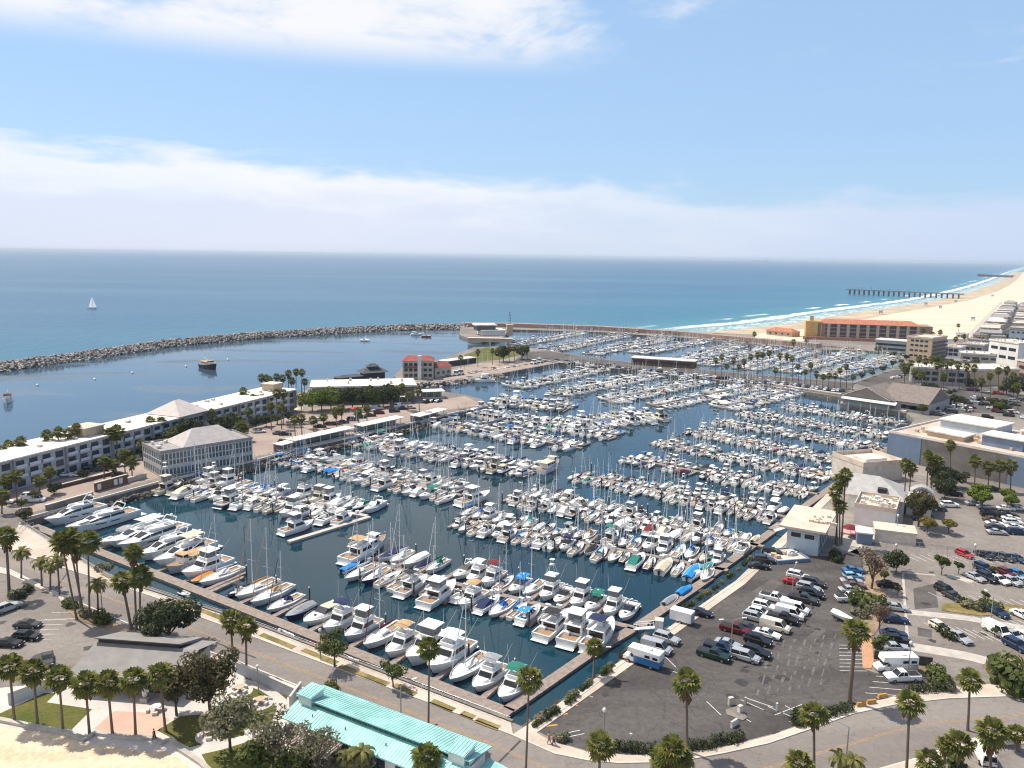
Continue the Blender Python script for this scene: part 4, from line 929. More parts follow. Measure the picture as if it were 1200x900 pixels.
# --- the row along the road wall, boat by boat from the left
N_LIST = [((34, 620), ('yacht', 17), 'white', 'navy', 'white sleek yacht nearest the left corner of the road wall'), ((50, 634), ('console', 8), 'white', 'white', 'small white open skiff between two big yachts at the left end'),
    ((60, 630), ('yacht', 20), 'white', 'black', 'large white yacht with long dark windows, second big yacht from left'), ((84, 649), ('express', 11), 'white', 'grey', 'white cabin cruiser behind the tall palm group, grey bimini'),
    ((98, 650), ('topped yacht', 20), 'white', 'white', 'large white yacht with white bridge canopy behind the tall palm group'), ((118, 654), ('yacht', 20), 'grey', 'grey', 'long grey-white yacht just right of the tall palm group'),
    ((139, 664), ('yacht', 17), 'white', 'black', 'white sleek yacht behind the road palm trio'), ((158, 672), ('topped yacht', 17), 'white', 'cream', 'white yacht with cream canopy right of the road palm trio'),
    ((178, 677), ('trawler', 12), 'grey', 'tan', 'grey trawler with tan cabin roof along the road wall'), ((197, 684), ('hardtop flybridge', 13), 'white', 'white', 'white hardtop cruiser right of the tan-roofed trawler'),
    ((206, 689), ('covered', 6), 'cream', 'orange', 'small runabout under an orange cover by the road wall'), ((217, 692), ('sloop', 12), 'white', 'white', 'white-hulled sloop with white cover beside the pale finger pier'),
    ((256, 702), ('console', 6), 'navy', 'navy', 'small navy skiff right of the pale finger pier'), ((268, 705), ('plain sloop', 12), 'white', 'orange', 'sloop with an orange sail cover along the road wall'),
    ((286, 712), ('sloop', 12), 'white', 'tan', 'white sloop with tan cover right of the orange-covered sloop'), ((303, 721), ('sloop', 10), 'white', 'navy', 'white sloop with navy dodger opposite the broadleaf street tree'),
    ((323, 730), ('covered', 8), 'navy', 'grey', 'dark runabout under grey cover along the road wall'), ((343, 739), ('express enclosed', 11), 'white', 'cream', 'cruiser under a cream cover left of the navy-topped flybridge boat'),
    ((374, 744), ('flybridge', 10), 'white', 'navy', 'flybridge cruiser with navy canopy along the road wall'), ((404, 751), ('hardtop flybridge', 10), 'grey', 'grey', 'grey-hulled hardtop cruiser right of the navy-topped flybridge boat'),
    ((418, 764), ('plain sloop', 12), 'white', 'maroon', 'white sloop with maroon sail cover along the road wall'), ((443, 775), ('flybridge', 10), 'white', 'tan', 'cruiser with a tan bridge canopy along the road wall'),
    ((470, 783), ('hardtop flybridge', 13), 'white', 'white', 'white hardtop cruiser left of the tall single street palm'), ((496, 792), ('flybridge', 13), 'white', 'white', 'large white flybridge cruiser right of the tall single street palm'),
    ((521, 803), ('sloop', 12), 'white', 'white', 'white sloop between the last flybridge cruisers of the road wall'), ((550, 813), ('flybridge', 10), 'white', 'grey', 'cruiser with grey canopy, second last along the road wall'),
    ((578, 826), ('flybridge', 10), 'white', 'green', 'cruiser with dark green canopy, last at the near corner')]
HB = R(61)
na, nb = P(30, 612, DOCK), P(599, 836, DOCK); nd = (nb - na).normalized(); nn = Vector((-nd.y, nd.x, 0))
if nn.y < 0: nn = -nn
NF = []
for i, (px, key, hu, cv, lb) in enumerate(N_LIST):
    g = P(*px, DOCK); s_ = (g - na).dot(nd); L = key[1]; c = na + nd * s_ + nn * (1.4 + L * .95 / 2) + Vector((math.cos(HB), math.sin(HB), 0)) * .0
    put_boat(key, c.x, c.y, HB + math.pi + rnd.uniform(-.02, .02), hu, cv, 'road wall', 'far', i, lb, .95)
    if i % 2 == 1 and i + 1 < len(N_LIST):
        g2 = P(*N_LIST[i + 1][0], DOCK); s2 = ((g2 - na).dot(nd) + s_) / 2; NF.append((na + nd * s2, HB, 9.5)); PILES.append(na + nd * s2 + nn * 10.2)
q = P(226, 697, DOCK); NF.append((na + nd * (q - na).dot(nd), HB, 12))
add_dock('long weathered dock running beside the road wall', na, nb, NF, False, 'N', 2.4)
for i, (px, key, hu, cv, lb) in enumerate([((312, 752), ('dinghy', 3), 'grey', 'grey', 'grey inflatable dinghy tied inside the road wall dock, leftmost'), ((340, 745), ('dinghy', 3), 'white', 'white', 'white inflatable dinghy tied inside the road wall dock near the street tree'),
        ((369, 757), ('dinghy', 3), 'red', 'maroon', 'red inflatable dinghy tied inside the road wall dock'), ((416, 775), ('dinghy', 3), 'cream', 'white', 'cream inflatable dinghy tied inside the road wall dock, rightmost'), ((208, 701), ('dinghy', 3), 'grey', 'grey', 'grey inflatable dinghy near the pale finger pier')]):
    g = P(*px, WATER); s_ = (g - na).dot(nd); c = na + nd * s_ - nn * 2.3; put_boat(key, c.x, c.y, math.atan2(nd.y, nd.x), hu, cv, 'x', 'x', i, lb)
# --- right-hand docks, counted from the near corner
s1n = [('flybridge', 13, 'navy'), ('hardtop flybridge', 13, 'white'), ('flybridge', 13, 'black'), ('console', 6, 'white'), ('express', 9, 'bright blue'), ('sloop', 8, 'bright blue'), ('sloop', 10, 'blue'), ('express enclosed', 9, 'navy'), ('flybridge', 10, 'tan'), ('express open', 7, 'white'), ('hardtop flybridge', 13, 'white')]
s1f = [('express open', 9, 'white'), ('hardtop flybridge', 10, 'white'), ('express', 9, 'green'), ('hardtop flybridge', 10, 'white'), ('express open', 9, 'white'), ('tower sportfisher', 10, 'white'), ('plain sloop', 10, 'blue'), ('express', 9, 'bright blue')]
f2 = lambda l: [((k, L), ('white', c)) for k, L, c in l]
def n_sides(pin, pout):
    a, b = P(*pin, 0), P(*pout, 0); d = b - a; return 1 if -d.y * 0 + d.x > 0 else -1
row('first right-hand dock', (745, 736), (436, 659), 9.3, .40, (1, -1), first=(f2(s1n), f2(s1f)), dock_label='first right-hand dock up the lot side from the near corner')
row('second right-hand dock', (853, 668), (533, 607), 8.1, .55, dock_label='second right-hand dock counted from the near corner')
row('third right-hand dock', (895, 640), (604, 580), 7.1, .5, dock_label='third right-hand dock counted from the near corner')
row('fourth right-hand dock', (925, 606), (673, 555), 6.5, .36, dock_label='fourth right-hand dock counted from the near corner')
row('fifth right-hand dock', (960, 579), (733, 536), 6.1, .34, dock_label='fifth right-hand dock counted from the near corner')
row('sixth right-hand dock', (985, 561), (774, 517), 5.9, .35, dock_label='sixth right-hand dock counted from the near corner')
row('seventh right-hand dock', (1012, 545), (808, 504), 5.8, .35, dock_label='seventh right-hand dock counted from the near corner')
row('eighth right-hand dock', (1036, 526), (838, 493), 5.7, .35, dock_label='eighth right-hand dock counted from the near corner')
row('ninth right-hand dock', (1052, 512), (866, 483), 5.6, .3, dock_label='ninth right-hand dock counted from the near corner')
row('tenth right-hand dock', (1064, 497), (920, 476), 5.6, .3, dock_label='tenth right-hand dock, in front of the grey gabled hall')
# --- left-hand docks, counted from the glass club building
row('first left-hand dock', (205, 566), (430, 604), 9.2, .33, pale=True, dock_label='pale first left-hand dock below the glass club building')
row('second left-hand dock', (330, 533), (541, 580), 8.8, .25, dock_label='second left-hand dock counted from the glass club building')
row('third left-hand dock', (414, 513), (625, 552), 8.4, .3, dock_label='third left-hand dock counted from the glass club building')
row('fourth left-hand dock', (505, 493), (682, 525), 8.0, .28, dock_label='fourth left-hand dock counted from the glass club building')
row('fifth left-hand dock', (548, 481), (722, 511), 7.8, .25, dock_label='fifth left-hand dock counted from the glass club building')
row('mole tip dock', (573, 470), (672, 478), 10.5, .1, dock_label='dock of big white yachts off the mole tip')
row('island dock', (775, 486), (664, 499), 10, .12, dock_label='dock of large yachts alone in mid basin')
# --- middle docks running down from the middle mole
row('first mole dock', (715, 430), (600, 454), 7.6, .35, dock_label='leftmost dock below the middle mole')
row('second mole dock', (788, 436), (648, 462), 7.6, .35, dock_label='second dock from left below the middle mole')
row('third mole dock', (838, 443), (712, 470), 7.4, .35, dock_label='third dock from left below the middle mole')
row('fourth mole dock', (893, 450), (770, 476), 7.4, .35, dock_label='fourth dock from left below the middle mole')
row('fifth mole dock', (940, 456), (846, 478), 7.4, .35, dock_label='rightmost dock below the middle mole')
row('lawn mole dock', (655, 427), (520, 448), 10, .2, sides=(-1,), dock_label='single-sided dock below the red-roofed building and lawn')
# --- far basin
for i, (p, q) in enumerate([((605, 404), (690, 388)), ((640, 412), (742, 391)), ((690, 415), (785, 396)), ((745, 414), (832, 398.5)), ((795, 424), (870, 403)), ((823, 428), (912, 406)), ((872, 433), (952, 410)), ((918, 436), (1004, 413)), ((968, 441), (1053, 418))]):
    row('far basin dock %d' % i, p, q, 7.8, .4, dock_label='%s dock from left in the far basin below the brown sea wall' % ORD[i])
# --- boats on their own
def lone(px, key, ang, hu, cv, lb):
    g = P(*px, WATER); put_boat(key, g.x, g.y, R(ang), hu, cv, 'x', 'x', 0, lb)
lone((349, 622), ('hardtop flybridge', 10), 52, 'white', 'white', 'white hardtop cruiser moored outside the end of the pale dock')
lone((108, 362), ('sailing', 11), 20, 'white', 'white', 'lone white sailboat under sail out on the sea')
lone((245, 432), ('trawler', 17), -40, 'black', 'tan', 'dark-hulled work boat with tan cabin in the outer harbour')
lone((9, 471), ('trawler', 12), -60, 'white', 'maroon', 'white fishing boat with maroon roof by the left picture edge')
lone((427, 400), ('express enclosed', 9), 160, 'white', 'white', 'small white motorboat moored near the breakwater')
lone((489, 393), ('express', 11), 10, 'white', 'white', 'white cruiser moored under the breakwater, left of a pair')
lone((500, 395), ('express open', 9), 0, 'red', 'maroon', 'red boat moored under the breakwater beside a white cruiser')
lone((566, 448), ('flybridge', 13), 190, 'white', 'white', 'white flybridge cruiser rounding into the basin mouth')
lone((411, 667), ('covered', 6), 60, 'white', 'bright blue', 'small boat under bright blue cover at the outer end of the first right-hand dock')
for i, (px, hu, cv, lb) in enumerate([((828, 667), 'teal', 'teal', 'small boat under teal cover by the quay wall'), ((838, 655), 'white', 'green', 'small boat under green cover by the quay wall'), ((816, 675), 'white', 'white', 'small white-covered boat by the quay wall'), ((802, 695), 'navy', 'bright blue', 'small boat under bright blue cover by the quay wall'), ((786, 706), 'white', 'grey', 'small grey-covered boat by the quay wall')]):
    g = P(*px, WATER); put_boat(('covered', 6), g.x, g.y, R(52), hu if hu in HULLS else 'white', cv, 'x', 'x', i, lb)
lone((425, 652), ('flybridge', 13), 61, 'white', 'tan', 'big white flybridge yacht with tan canopy at the outer end of the first right-hand dock')
lone((433, 646), ('trawler', 12), 61, 'white', 'white', 'white trawler beside the big end yacht of the first right-hand dock')
lone((556, 588), ('hardtop flybridge', 13), 50, 'white', 'white', 'large white cruiser lying off the end of the second left-hand dock')
lone((644, 551), ('trawler', 12), 58, 'white', 'cream', 'white trawler off the end of the third left-hand dock')
add_dock('pale empty finger dock reaching into the basin beyond the first left-hand dock', P(338, 634, DOCK), P(433, 605, DOCK), [], True, 'q', 1.5)
# quay-side walkways
for a, b, lb in (((596, 831), (690, 766), 'weathered dock beside the near quay corner'), ((690, 766), (742, 736), 'short dock below the gangway of the lot side'), ((748, 733), (832, 676), 'weathered walkway along the parking lot quay'),
                 ((832, 674), (905, 622), 'walkway below the pale blue building'), ((905, 620), (1040, 524), 'long walkway along the restaurant quay')):
    add_dock(lb, P(*a, DOCK), P(*b, DOCK), [], False, 'q', 2.2)

# --- the 300 boats that show largest are built one by one; the rest of the fleet is one mass
def size_px(b): 
    x, y, zc = proj((b[1], b[2], 0)); return ((b[0][1] * b[13]) ** 1.5) / zc if -30 < x < 1230 and -30 < y < 930 else 0
FLEET.sort(key=lambda b: (b[12] is None, -size_px(b)))
NB = 300
used = set(); dup_count = {}
def boat_label(b):
    if b[12]: return b[12]
    k = b[0][0]; f = FEAT[k]; f = f % b[6] if '%s' in f else f
    lb = '%s %s, %s, %s from quay, %s side, %s' % (b[5], NICE[k][1], f, ORD[b[11] - 1], b[10], b[9])
    return lb
for b in FLEET[:NB]:
    key, x, y, z, hd, hu, cv, trim, jib = b[:9]
    root = empty(NICE[key[0]][0], (x, y, z), hd, boat_label(b), 'boat', 'boats moored in the marina' if b[9] != 'x' else None); root.scale = (b[13], b[13] * (1.16 if b[9] == 'road wall' else rnd.uniform(.98, 1.1)), b[13] * rnd.uniform(.9, 1.12))
    rm = roles_map(hu, cv, trim, jib); made = {}
    for nm, me, roles, par in BOATS[key]:
        if b[12] is None and size_px(b) < .10 and nm in ('bow_rail', 'canopy_frame', 'rigging', 'hatch'): continue
        made[nm] = child(nm, me, made.get(par, root), mats=[rm[r] for r in roles])
def fleet_mesh(name, boats, label):
    vs = []; fs = []; mi = []; mats = []; idx = {}; sm = []
    for b in boats:
        key, x, y, z, hd, hu, cv, trim, jib = b[:9]; rm = roles_map(hu, cv, trim, jib); c, s = math.cos(hd) * b[13], math.sin(hd) * b[13]
        for nm, me, roles, par in BOATS[key]:
            if nm in ('bow_rail', 'canopy_frame', 'rigging', 'hatch', 'swim_platform'): continue
            o = len(vs); vs.extend([(x + v.co.x * c - v.co.y * s, y + v.co.x * s + v.co.y * c, z + v.co.z * b[13]) for v in me.vertices])
            for p in me.polygons:
                fs.append(tuple(o + i for i in p.vertices)); m_ = rm[roles[p.material_index]]
                if m_.name not in idx: idx[m_.name] = len(mats); mats.append(m_)
                mi.append(idx[m_.name]); sm.append(p.use_smooth)
    me = bpy.data.meshes.new(name); me.from_pydata(vs, [], fs)
    for m_ in mats: me.materials.append(m_)
    me.polygons.foreach_set('material_index', mi); me.polygons.foreach_set('use_smooth', sm); me.update()
    o = bpy.data.objects.new(name, me); col.objects.link(o); tag(o, label, 'boats', kind='stuff')
rest = FLEET[NB:]
if rest: fleet_mesh('distant_boats', rest, 'crowded white boats and masts filling the farther docks of the marina')
print('FLEET', len(FLEET))
# dock boxes by the finger piers of the nearest docks
dbx = MB(); dbx.box(0, 0, .3, 1.1, .6, .6, taper=.94); dbx.box(0, 0, .64, 1.16, .66, .09); dbm = dbx.mesh('dock_box', [WHITE])
for q in BOXES:
    sx, sy, zc = proj(q)
    if zc < 235: tag(child('dock_box', dbm, None, (q.x, q.y, DOCK + .01), rnd.choice((R(-29), R(61)))), 'white fibreglass dock box at the foot of a finger pier', 'dock box', 'dock boxes on the floating docks')
# piles
pm = MB(); pm.tube((0, 0, -4), (0, 0, 2.0), .17, n=7); pm.tube((0, 0, 2.0), (0, 0, 2.35), .19, .02, n=7, mi=1); pme = pm.mesh('dock_pile', [PILE, WHITE])
k = 0
PILES.sort(key=lambda q: q.length)
for q in PILES:
    sx, sy, zc = proj((q.x, q.y, 0))
    if zc < 260 and -20 < sx < 1220:
        o = child('dock_pile', pme, None, (q.x, q.y, -.9)); tag(o, 'dark round mooring pile with white cap at a finger pier end', 'pile', 'mooring piles at the finger pier ends'); k += 1
# harbour buoys
bu = MB(); bu.ell((0, 0, .3), (.75, .75, .7), 10, 6); bu.tube((0, 0, .9), (0, 0, 1.3), .1, n=5)
bme = bu.mesh('mooring_buoy', [WHITE])
for px, lb in (((44, 452), 'white mooring buoy nearest the left picture edge'), ((111, 445), 'white mooring buoy below the lone sailing boat'), ((155, 437.5), 'white mooring buoy in the middle of the outer harbour'), ((218, 430), 'white mooring buoy left of the dark work boat'), ((267, 422), 'white mooring buoy right of the dark work boat, nearest the breakwater')):
    tag(child('mooring_buoy', bme, None, P(*px, WATER)), lb, 'buoy', 'mooring buoys in the outer harbour')
# ------------------------------------------------------------------ palms, trees, bushes
def fan_crown(seed, n=34, rr=1.95):
    g = random.Random(seed); m = MB()
    for i in range(n):
        el_ = R(80 - 125 * (i / n) ** .9 + g.uniform(-8, 8)); az_ = i * 2.39996 + g.uniform(-.2, .2)
        o = Vector((math.cos(az_) * math.cos(el_), math.sin(az_) * math.cos(el_), math.sin(el_))); sd = Vector((-math.sin(az_), math.cos(az_), 0)); upv = o.cross(sd) * -1
        pl = rr * g.uniform(.42, .58); c = o * pl + Vector((0, 0, -.06)); fr = rr * g.uniform(.50, .66)
        m.add([(0, 0, 0), c + sd * .03, c - sd * .03], [(0, 1, 2)], 0)
        dr = g.uniform(.25, .7)
        for k in range(9):
            a = R(-100 + k * 25) + g.uniform(-.05, .05); d = o * math.cos(a) + sd * math.sin(a); e = o * math.cos(a + .24) + sd * math.sin(a + .24); f_ = o * math.cos(a - .24) + sd * math.sin(a - .24)
            L_ = fr * (1 - .25 * abs(k - 4) / 4)
            m.add([c, c + f_ * L_ * .62 + upv * .05, c + d * L_ + Vector((0, 0, -dr * L_ * .55)), c + e * L_ * .62 + upv * .05], [(0, 1, 2), (0, 2, 3)], 0)
    return m.mesh('crown', [FROND])
def skirt(seed, ln=1.5, n=26):
    g = random.Random(seed); m = MB()
    for i in range(n):
        az_ = i * 2.39996; r0 = g.uniform(.18, .3); sd = Vector((-math.sin(az_), math.cos(az_), 0)); o = Vector((math.cos(az_), math.sin(az_), 0)); z0 = g.uniform(-.5 * ln, .1)
        a = o * r0 + Vector((0, 0, z0)); b = o * (r0 + g.uniform(.25, .6)) + Vector((0, 0, z0 - g.uniform(.4, .9))); w_ = g.uniform(.16, .3)
        m.add([a, b - sd * w_, b + Vector((0, 0, -.35)), b + sd * w_], [(0, 1, 2), (0, 2, 3)])
    return m.mesh('dead_frond_skirt', [DEADF])
def feather_crown(seed, n=18, rr=2.3):
    g = random.Random(seed); m = MB()
    for i in range(n):
        el0 = R(75 - 85 * (i / n) + g.uniform(-8, 8)); az_ = i * 2.39996 + g.uniform(-.2, .2); o = Vector((math.cos(az_), math.sin(az_), 0)); sd = Vector((-math.sin(az_), math.cos(az_), 0))
        p = Vector((0, 0, 0)); e = el0; pts = [p.copy()]
        for k in range(7): p = p + (o * math.cos(e) + Vector((0, 0, math.sin(e)))) * rr / 7; e -= R(17); pts.append(p.copy())
        for a, b in zip(pts, pts[1:]):
            for s in (1, -1):
                wv = sd * s * .42 + Vector((0, 0, -.22)); m.add([a, b, b + wv + (b - a) * .5, a + wv * .9 + (b - a) * .55], [(0, 1, 2), (0, 2, 3)])
    return m.mesh('crown', [FROND_Q])
FANS = [fan_crown(s) for s in (1, 2, 3, 4)]; SKIRTS = [skirt(s, l) for s, l in ((5, 1.2), (6, 2.0), (7, 3.2))]; FEATH = [feather_crown(s) for s in (8, 9)]
_t = MB(); _r = [(0, 1.45), (.04, 1.1), (.15, .95), (.5, .85), (1, .72)]
_t.loft([[(.2 * k * math.cos(a), .2 * k * math.sin(a), z) for a in [i * math.pi / 4 for i in range(8)]] for z, k in _r], closed=True, smooth=True)
PTR = _t.mesh('trunk', [TRUNK])
def bent(seed):
    g = random.Random(seed); m = MB(); bx, by = g.uniform(-.045, .045), g.uniform(-.03, .03)
    m.loft([[(.2 * k * math.cos(a) + 0, .2 * k * math.sin(a), z) for a in [i * math.pi / 4 for i in range(8)]] for z, k in _r], closed=True, smooth=True); return m.mesh('trunk', [TRUNK])
def palm(crown, base, label, group, size=1.0, kind='fan', thick=1.0, sk=None, z0=0.0, lean=True):
    b = P(*base, z0); h = zat(b, crown[1]) - z0; h = max(2.5, min(26, h))
    # the crown leans sideways where the picture shows it: real lean of the trunk
    depth = proj((b.x, b.y, z0))[2]; top_x = proj((b.x, b.y, z0 + h))[0]; lx = (crown[0] - top_x) * depth / FPX
    lx = max(-.22 * h, min(.22 * h, lx)) if lean else 0
    i = rnd.randrange(100)
    root = empty('palm_tree', (b.x, b.y, z0), 0, label, 'palm', group)
    ang = math.atan2(lx, h)
    tr = child('trunk', PTR, root, scale=(thick * 1.0, thick * 1.0, math.hypot(h, lx))); tr.rotation_euler = (0, ang, i)
    tr.rotation_euler = (Matrix.Rotation(ang, 3, 'Y') @ Matrix.Rotation(i, 3, 'Z')).to_euler()
    me = FANS[i % 4] if kind == 'fan' else FEATH[i % 2]
    child('crown', me, root, (lx, 0, h - .1), rnd.uniform(0, 6.28), scale=(size, size, size * rnd.uniform(.9, 1.05)))
    if kind == 'fan' and sk is not False: child('dead_frond_skirt', SKIRTS[(i if sk is None else sk) % 3], root, (lx * .97, 0, h - .5), rnd.uniform(0, 6), scale=(size, size, size))
    return root
G1 = 'palms in a row along the beach wall'
for i, (c, b) in enumerate([((11, 780), (17, 846)), ((39, 785), (44, 850)), ((69, 793), (74, 857)), ((100, 800), (105, 861)), ((126, 800), (132, 862)), ((156, 796), (159, 863)), ((187, 790), (194, 857))]):
    palm(c, b, '%s fan palm from left in the row along the beach wall' % ORD[i], G1, 1.12, sk=i % 2)
G2 = 'palms between the hotel lot and the road'
for c, b, lb, kw in [((7, 627), (11, 698), 'tall fan palm at the left edge of the hotel lot', dict(size=1.2, thick=1.5)), ((25, 646), (25, 678), 'feather palm on the road walk, leftmost of four', dict(kind='q')), ((48, 657), (49, 687), 'feather palm on the road walk, second of four', dict(kind='q')),
                 ((59, 663), (59, 692), 'feather palm on the road walk, third of four', dict(kind='q', size=.8)), ((67, 655), (70, 697), 'feather palm on the road walk, rightmost of four', dict(kind='q')), ((72, 634), (90, 726), 'tall leaning fan palm on the left of the tall group by the lot', dict(size=1.2)),
                 ((80, 629), (99, 724), 'tall leaning fan palm behind the left one of the tall group', dict(size=1.2)), ((88, 640), (95, 716), 'fan palm in the middle of the tall group by the lot', dict(size=1.1)), ((103, 634), (105, 724), 'straight tall fan palm on the right of the tall group', dict(size=1.3)),
                 ((114, 683), (115, 719), 'short feather palm beside the tall group', dict(kind='q')), ((143, 680), (154, 737), 'leaning fan palm, left of the roadside trio', dict(size=1.15, thick=1.3)), ((156, 646), (160, 738), 'tallest fan palm of the roadside trio', dict(size=1.0)), ((164, 675), (164, 738), 'fan palm on the right of the roadside trio', dict(size=1.3))]:
    palm(c, b, lb, G2, **kw)
G3 = 'street palms along the near road and sidewalk'
for c, b, lb, kw in [((270, 724), (274, 786), 'left of two street palms beyond the grey park wall', dict(sk=2)), ((288, 733), (289, 791), 'right of two street palms beyond the grey park wall', dict(sk=2, size=1.05)), ((503, 758), (502, 861), 'very tall thin palm rising behind the turquoise roof', dict(size=.95, thick=.8)),
                 ((620, 794), (616, 912), 'very tall thin palm at the near basin corner', dict(thick=.8)), ((697, 757), (696, 793), 'short palm with brown skirt on the quay planter', dict(size=.9)), ((805, 797), (805, 881), 'tall palm at the lot edge above the corner hedge', dict(sk=2, size=1.15, thick=1.1)),
                 ((703, 872), (702, 925), 'palm at the bottom edge below the corner hedge', dict(size=1.05)), ((787, 878), (787, 945), 'left palm of the bushy clump at the bottom edge', dict(size=1.1)), ((797, 886), (799, 945), 'right palm of the bushy clump at the bottom edge', dict(size=1.0)), ((776, 888), (778, 940), 'front palm of the bushy clump at the bottom edge', dict(size=.9)),
                 ((954, 836), (954, 915), 'palm on the bottom right beside the lot hedge', {}), ((1066, 822), (1062, 912), 'tall palm in the curve of the road at lower right', {}), ((1137, 795), (1134, 856), 'palm on the far side of the curved road', dict(size=1.0)), ((1003, 738), (995, 823), 'thick palm with long grey skirt at the edge of the dark lot', dict(sk=2, size=1.25, thick=1.9)),
                 ((1163, 856), (1160, 908), 'bushy palm on the lower right corner lot', dict(size=1.2)), ((1125, 870), (1122, 908), 'palm with brown skirt left of the lower right corner lot', dict(size=1.1)), ((1108, 872), (1106, 906), 'small palm beside the lower right corner walk', dict(size=.7)), ((1090, 891), (1088, 930), 'palm cut by the bottom edge at lower right', dict(size=1.0)),
                 ((937, 893), (937, 945), 'palm crown at the bottom edge left of the road curve', dict(size=1.0)), ((985, 888), (985, 935), 'left palm of the pair at the bottom edge in the road curve', dict(kind='q', size=.8)), ((1000, 890), (1001, 938), 'right palm of the pair at the bottom edge in the road curve', dict(kind='q', size=.8)),
                 ((500, 886), (499, 925), 'palm rising in front of the turquoise roof', dict(size=1.15, sk=False)), ((408, 884), (408, 915), 'left low palm in the bottom park bushes', dict(kind='q', size=.8)), ((424, 880), (424, 915), 'right low palm in the bottom park bushes', dict(kind='q', size=.9)), ((1192, 858), (1193, 880), 'low palm at the right edge beside the road curve', dict(size=.8))]:
    palm(c, b, lb, G3, **kw)
G4 = 'palms around the restaurant and warehouse'
for c, b, lb, kw in [((985, 563), (979, 638), 'left palm of the cluster behind the pink-roofed building', dict(sk=2)), ((991, 556), (986, 638), 'right palm of the cluster behind the pink-roofed building', dict(sk=2)), ((980, 576), (981, 640), 'front palm of the cluster behind the pink-roofed building', dict(sk=2)), ((984, 592), (984, 640), 'shortest palm of the cluster behind the pink-roofed building', {}),
                 ((1062, 543), (1059, 597), 'left of two palms before the restaurant roof', {}), ((1068, 547), (1064, 597), 'right of two palms before the restaurant roof', dict(sk=2)), ((1088, 533), (1086, 572), 'palm left of the dark tree mass by the warehouse', {}), ((1098, 540), (1097, 574), 'bushy palm in the dark tree mass by the warehouse', dict(size=1.2)),
                 ((1114, 521), (1113, 563), 'tallest palm before the warehouse wall', {}), ((1143, 539), (1142, 572), 'first palm of four along the warehouse wall', dict(size=1.15)), ((1159, 546), (1158, 574), 'second palm of four along the warehouse wall', dict(size=1.1)), ((1172, 545), (1171, 576), 'third palm of four along the warehouse wall', dict(size=1.1)), ((1185, 545), (1184, 577), 'fourth palm of four along the warehouse wall', dict(size=1.15)),
                 ((1092, 538), (1091, 574), 'palm with dark skirt beside the bushy warehouse palm', {})]:
    palm(c, b, lb, G4, **kw)
G5 = 'palms around the hotel on the left mole'
hp = [((2, 528), (5, 562)), ((10, 522), (14, 558)), ((24, 517), (27, 557)), ((55, 509), (58, 550)), ((68, 506), (70, 550)), ((81, 507), (85, 548)), ((90, 502), (91, 545)), ((130, 508), (132, 541)), ((137, 506), (137, 541)), ((176, 493), (178, 525)), ((189, 493), (188, 524)), ((7, 562), (10, 590)), ((18, 557), (20, 588)), ((46, 563), (47, 583)), ((58, 552), (60, 577)), ((3, 580), (2, 602)),
      ((122, 540), (122, 561)), ((133, 543), (134, 560)), ((145, 531), (147, 558)), ((154, 540), (155, 560)), ((167, 520), (167, 540)), ((285, 458), (286, 488)), ((296, 466), (298, 490)), ((302, 467), (303, 490)), ((324, 460), (325, 498)), ((332, 460), (332, 498)), ((317, 475), (318, 504)), ((329, 477), (330, 503)), ((345, 491), (346, 513)), ((353, 490), (354, 513)), ((353, 470), (353, 501)), ((248, 484), (249, 510)), ((283, 499), (284, 517)), ((291, 482), (291, 505)),
      ((393, 482), (395, 504)), ((400, 478), (401, 503)), ((490, 457), (492, 489)), ((471, 453), (471, 480)), ((367, 492), (367, 505)), ((379, 488), (379, 502)), ((420, 482), (420, 498)), ((430, 478), (430, 494)), ((478, 462), (478, 482))]
for i, (c, b) in enumerate(hp):
    palm(c, b, 'fan palm on the left mole, %s from the left picture edge' % ORD[sorted(range(len(hp)), key=lambda j: hp[j][0][0]).index(i)], G5, 1.05 if i not in (7, 8, 32) else 1.5, thick=1.0)
hb = [((306, 442), (306, 467)), ((312, 443), (312, 467)), ((316, 445), (317, 468)), ((324, 441), (324, 467)), ((331, 443), (331, 467)), ((338, 437), (338, 466)), ((342, 446), (342, 467)), ((347, 435), (347, 465)), ((354, 436), (353, 466)), ((357, 447), (357, 467))]
for i, (c, b) in enumerate(hb): palm(c, b, '%s palm from left in the cluster behind the hotel end' % ORD[i], 'palm cluster behind the hotel end', 1.05)
for i, (c, b) in enumerate([((540, 419), (540, 440)), ((577, 411), (577, 427)), ((585, 410), (585, 426)), ((596, 409), (597, 425)), ((602, 408), (603, 424)), ((611, 407), (611, 423)), ((618, 407), (618, 422)), ((560, 412), (560, 430))]):
    palm(c, b, '%s palm on the red-roofed building mole beside the lawn' % ORD[i], 'palms by the mole lawn', 1.0)
k = 0
for x in list(range(838, 1000, 7)):
    yb = 441 + (x - 840) * .105 + rnd.uniform(-1.5, 1.5); palm((x + rnd.uniform(-1, 1), yb - rnd.choice((14, 19, 24, 27, 31)) - rnd.uniform(0, 3)), (x, yb), '%s palm from left in the line along the middle mole' % ORD[k], 'palms lining the middle mole', .95); k += 1
fr = [(1068, 425), (1077, 421), (1085, 423), (1092, 420), (1098, 428), (1103, 427), (1110, 426), (1115, 424), (1123, 427), (1133, 429), (1160, 440), (1170, 434), (1180, 433), (1150, 446), (1142, 431), (1192, 452), (1060, 432), (1072, 436), (1080, 438), (1106, 440)]
for i, (x, y) in enumerate(sorted(fr)): palm((x, y), (x + rnd.uniform(-1, 1), y + 29), '%s palm from left in the band before the white shops' % ORD[i], 'palms before the white shops', 1.15)
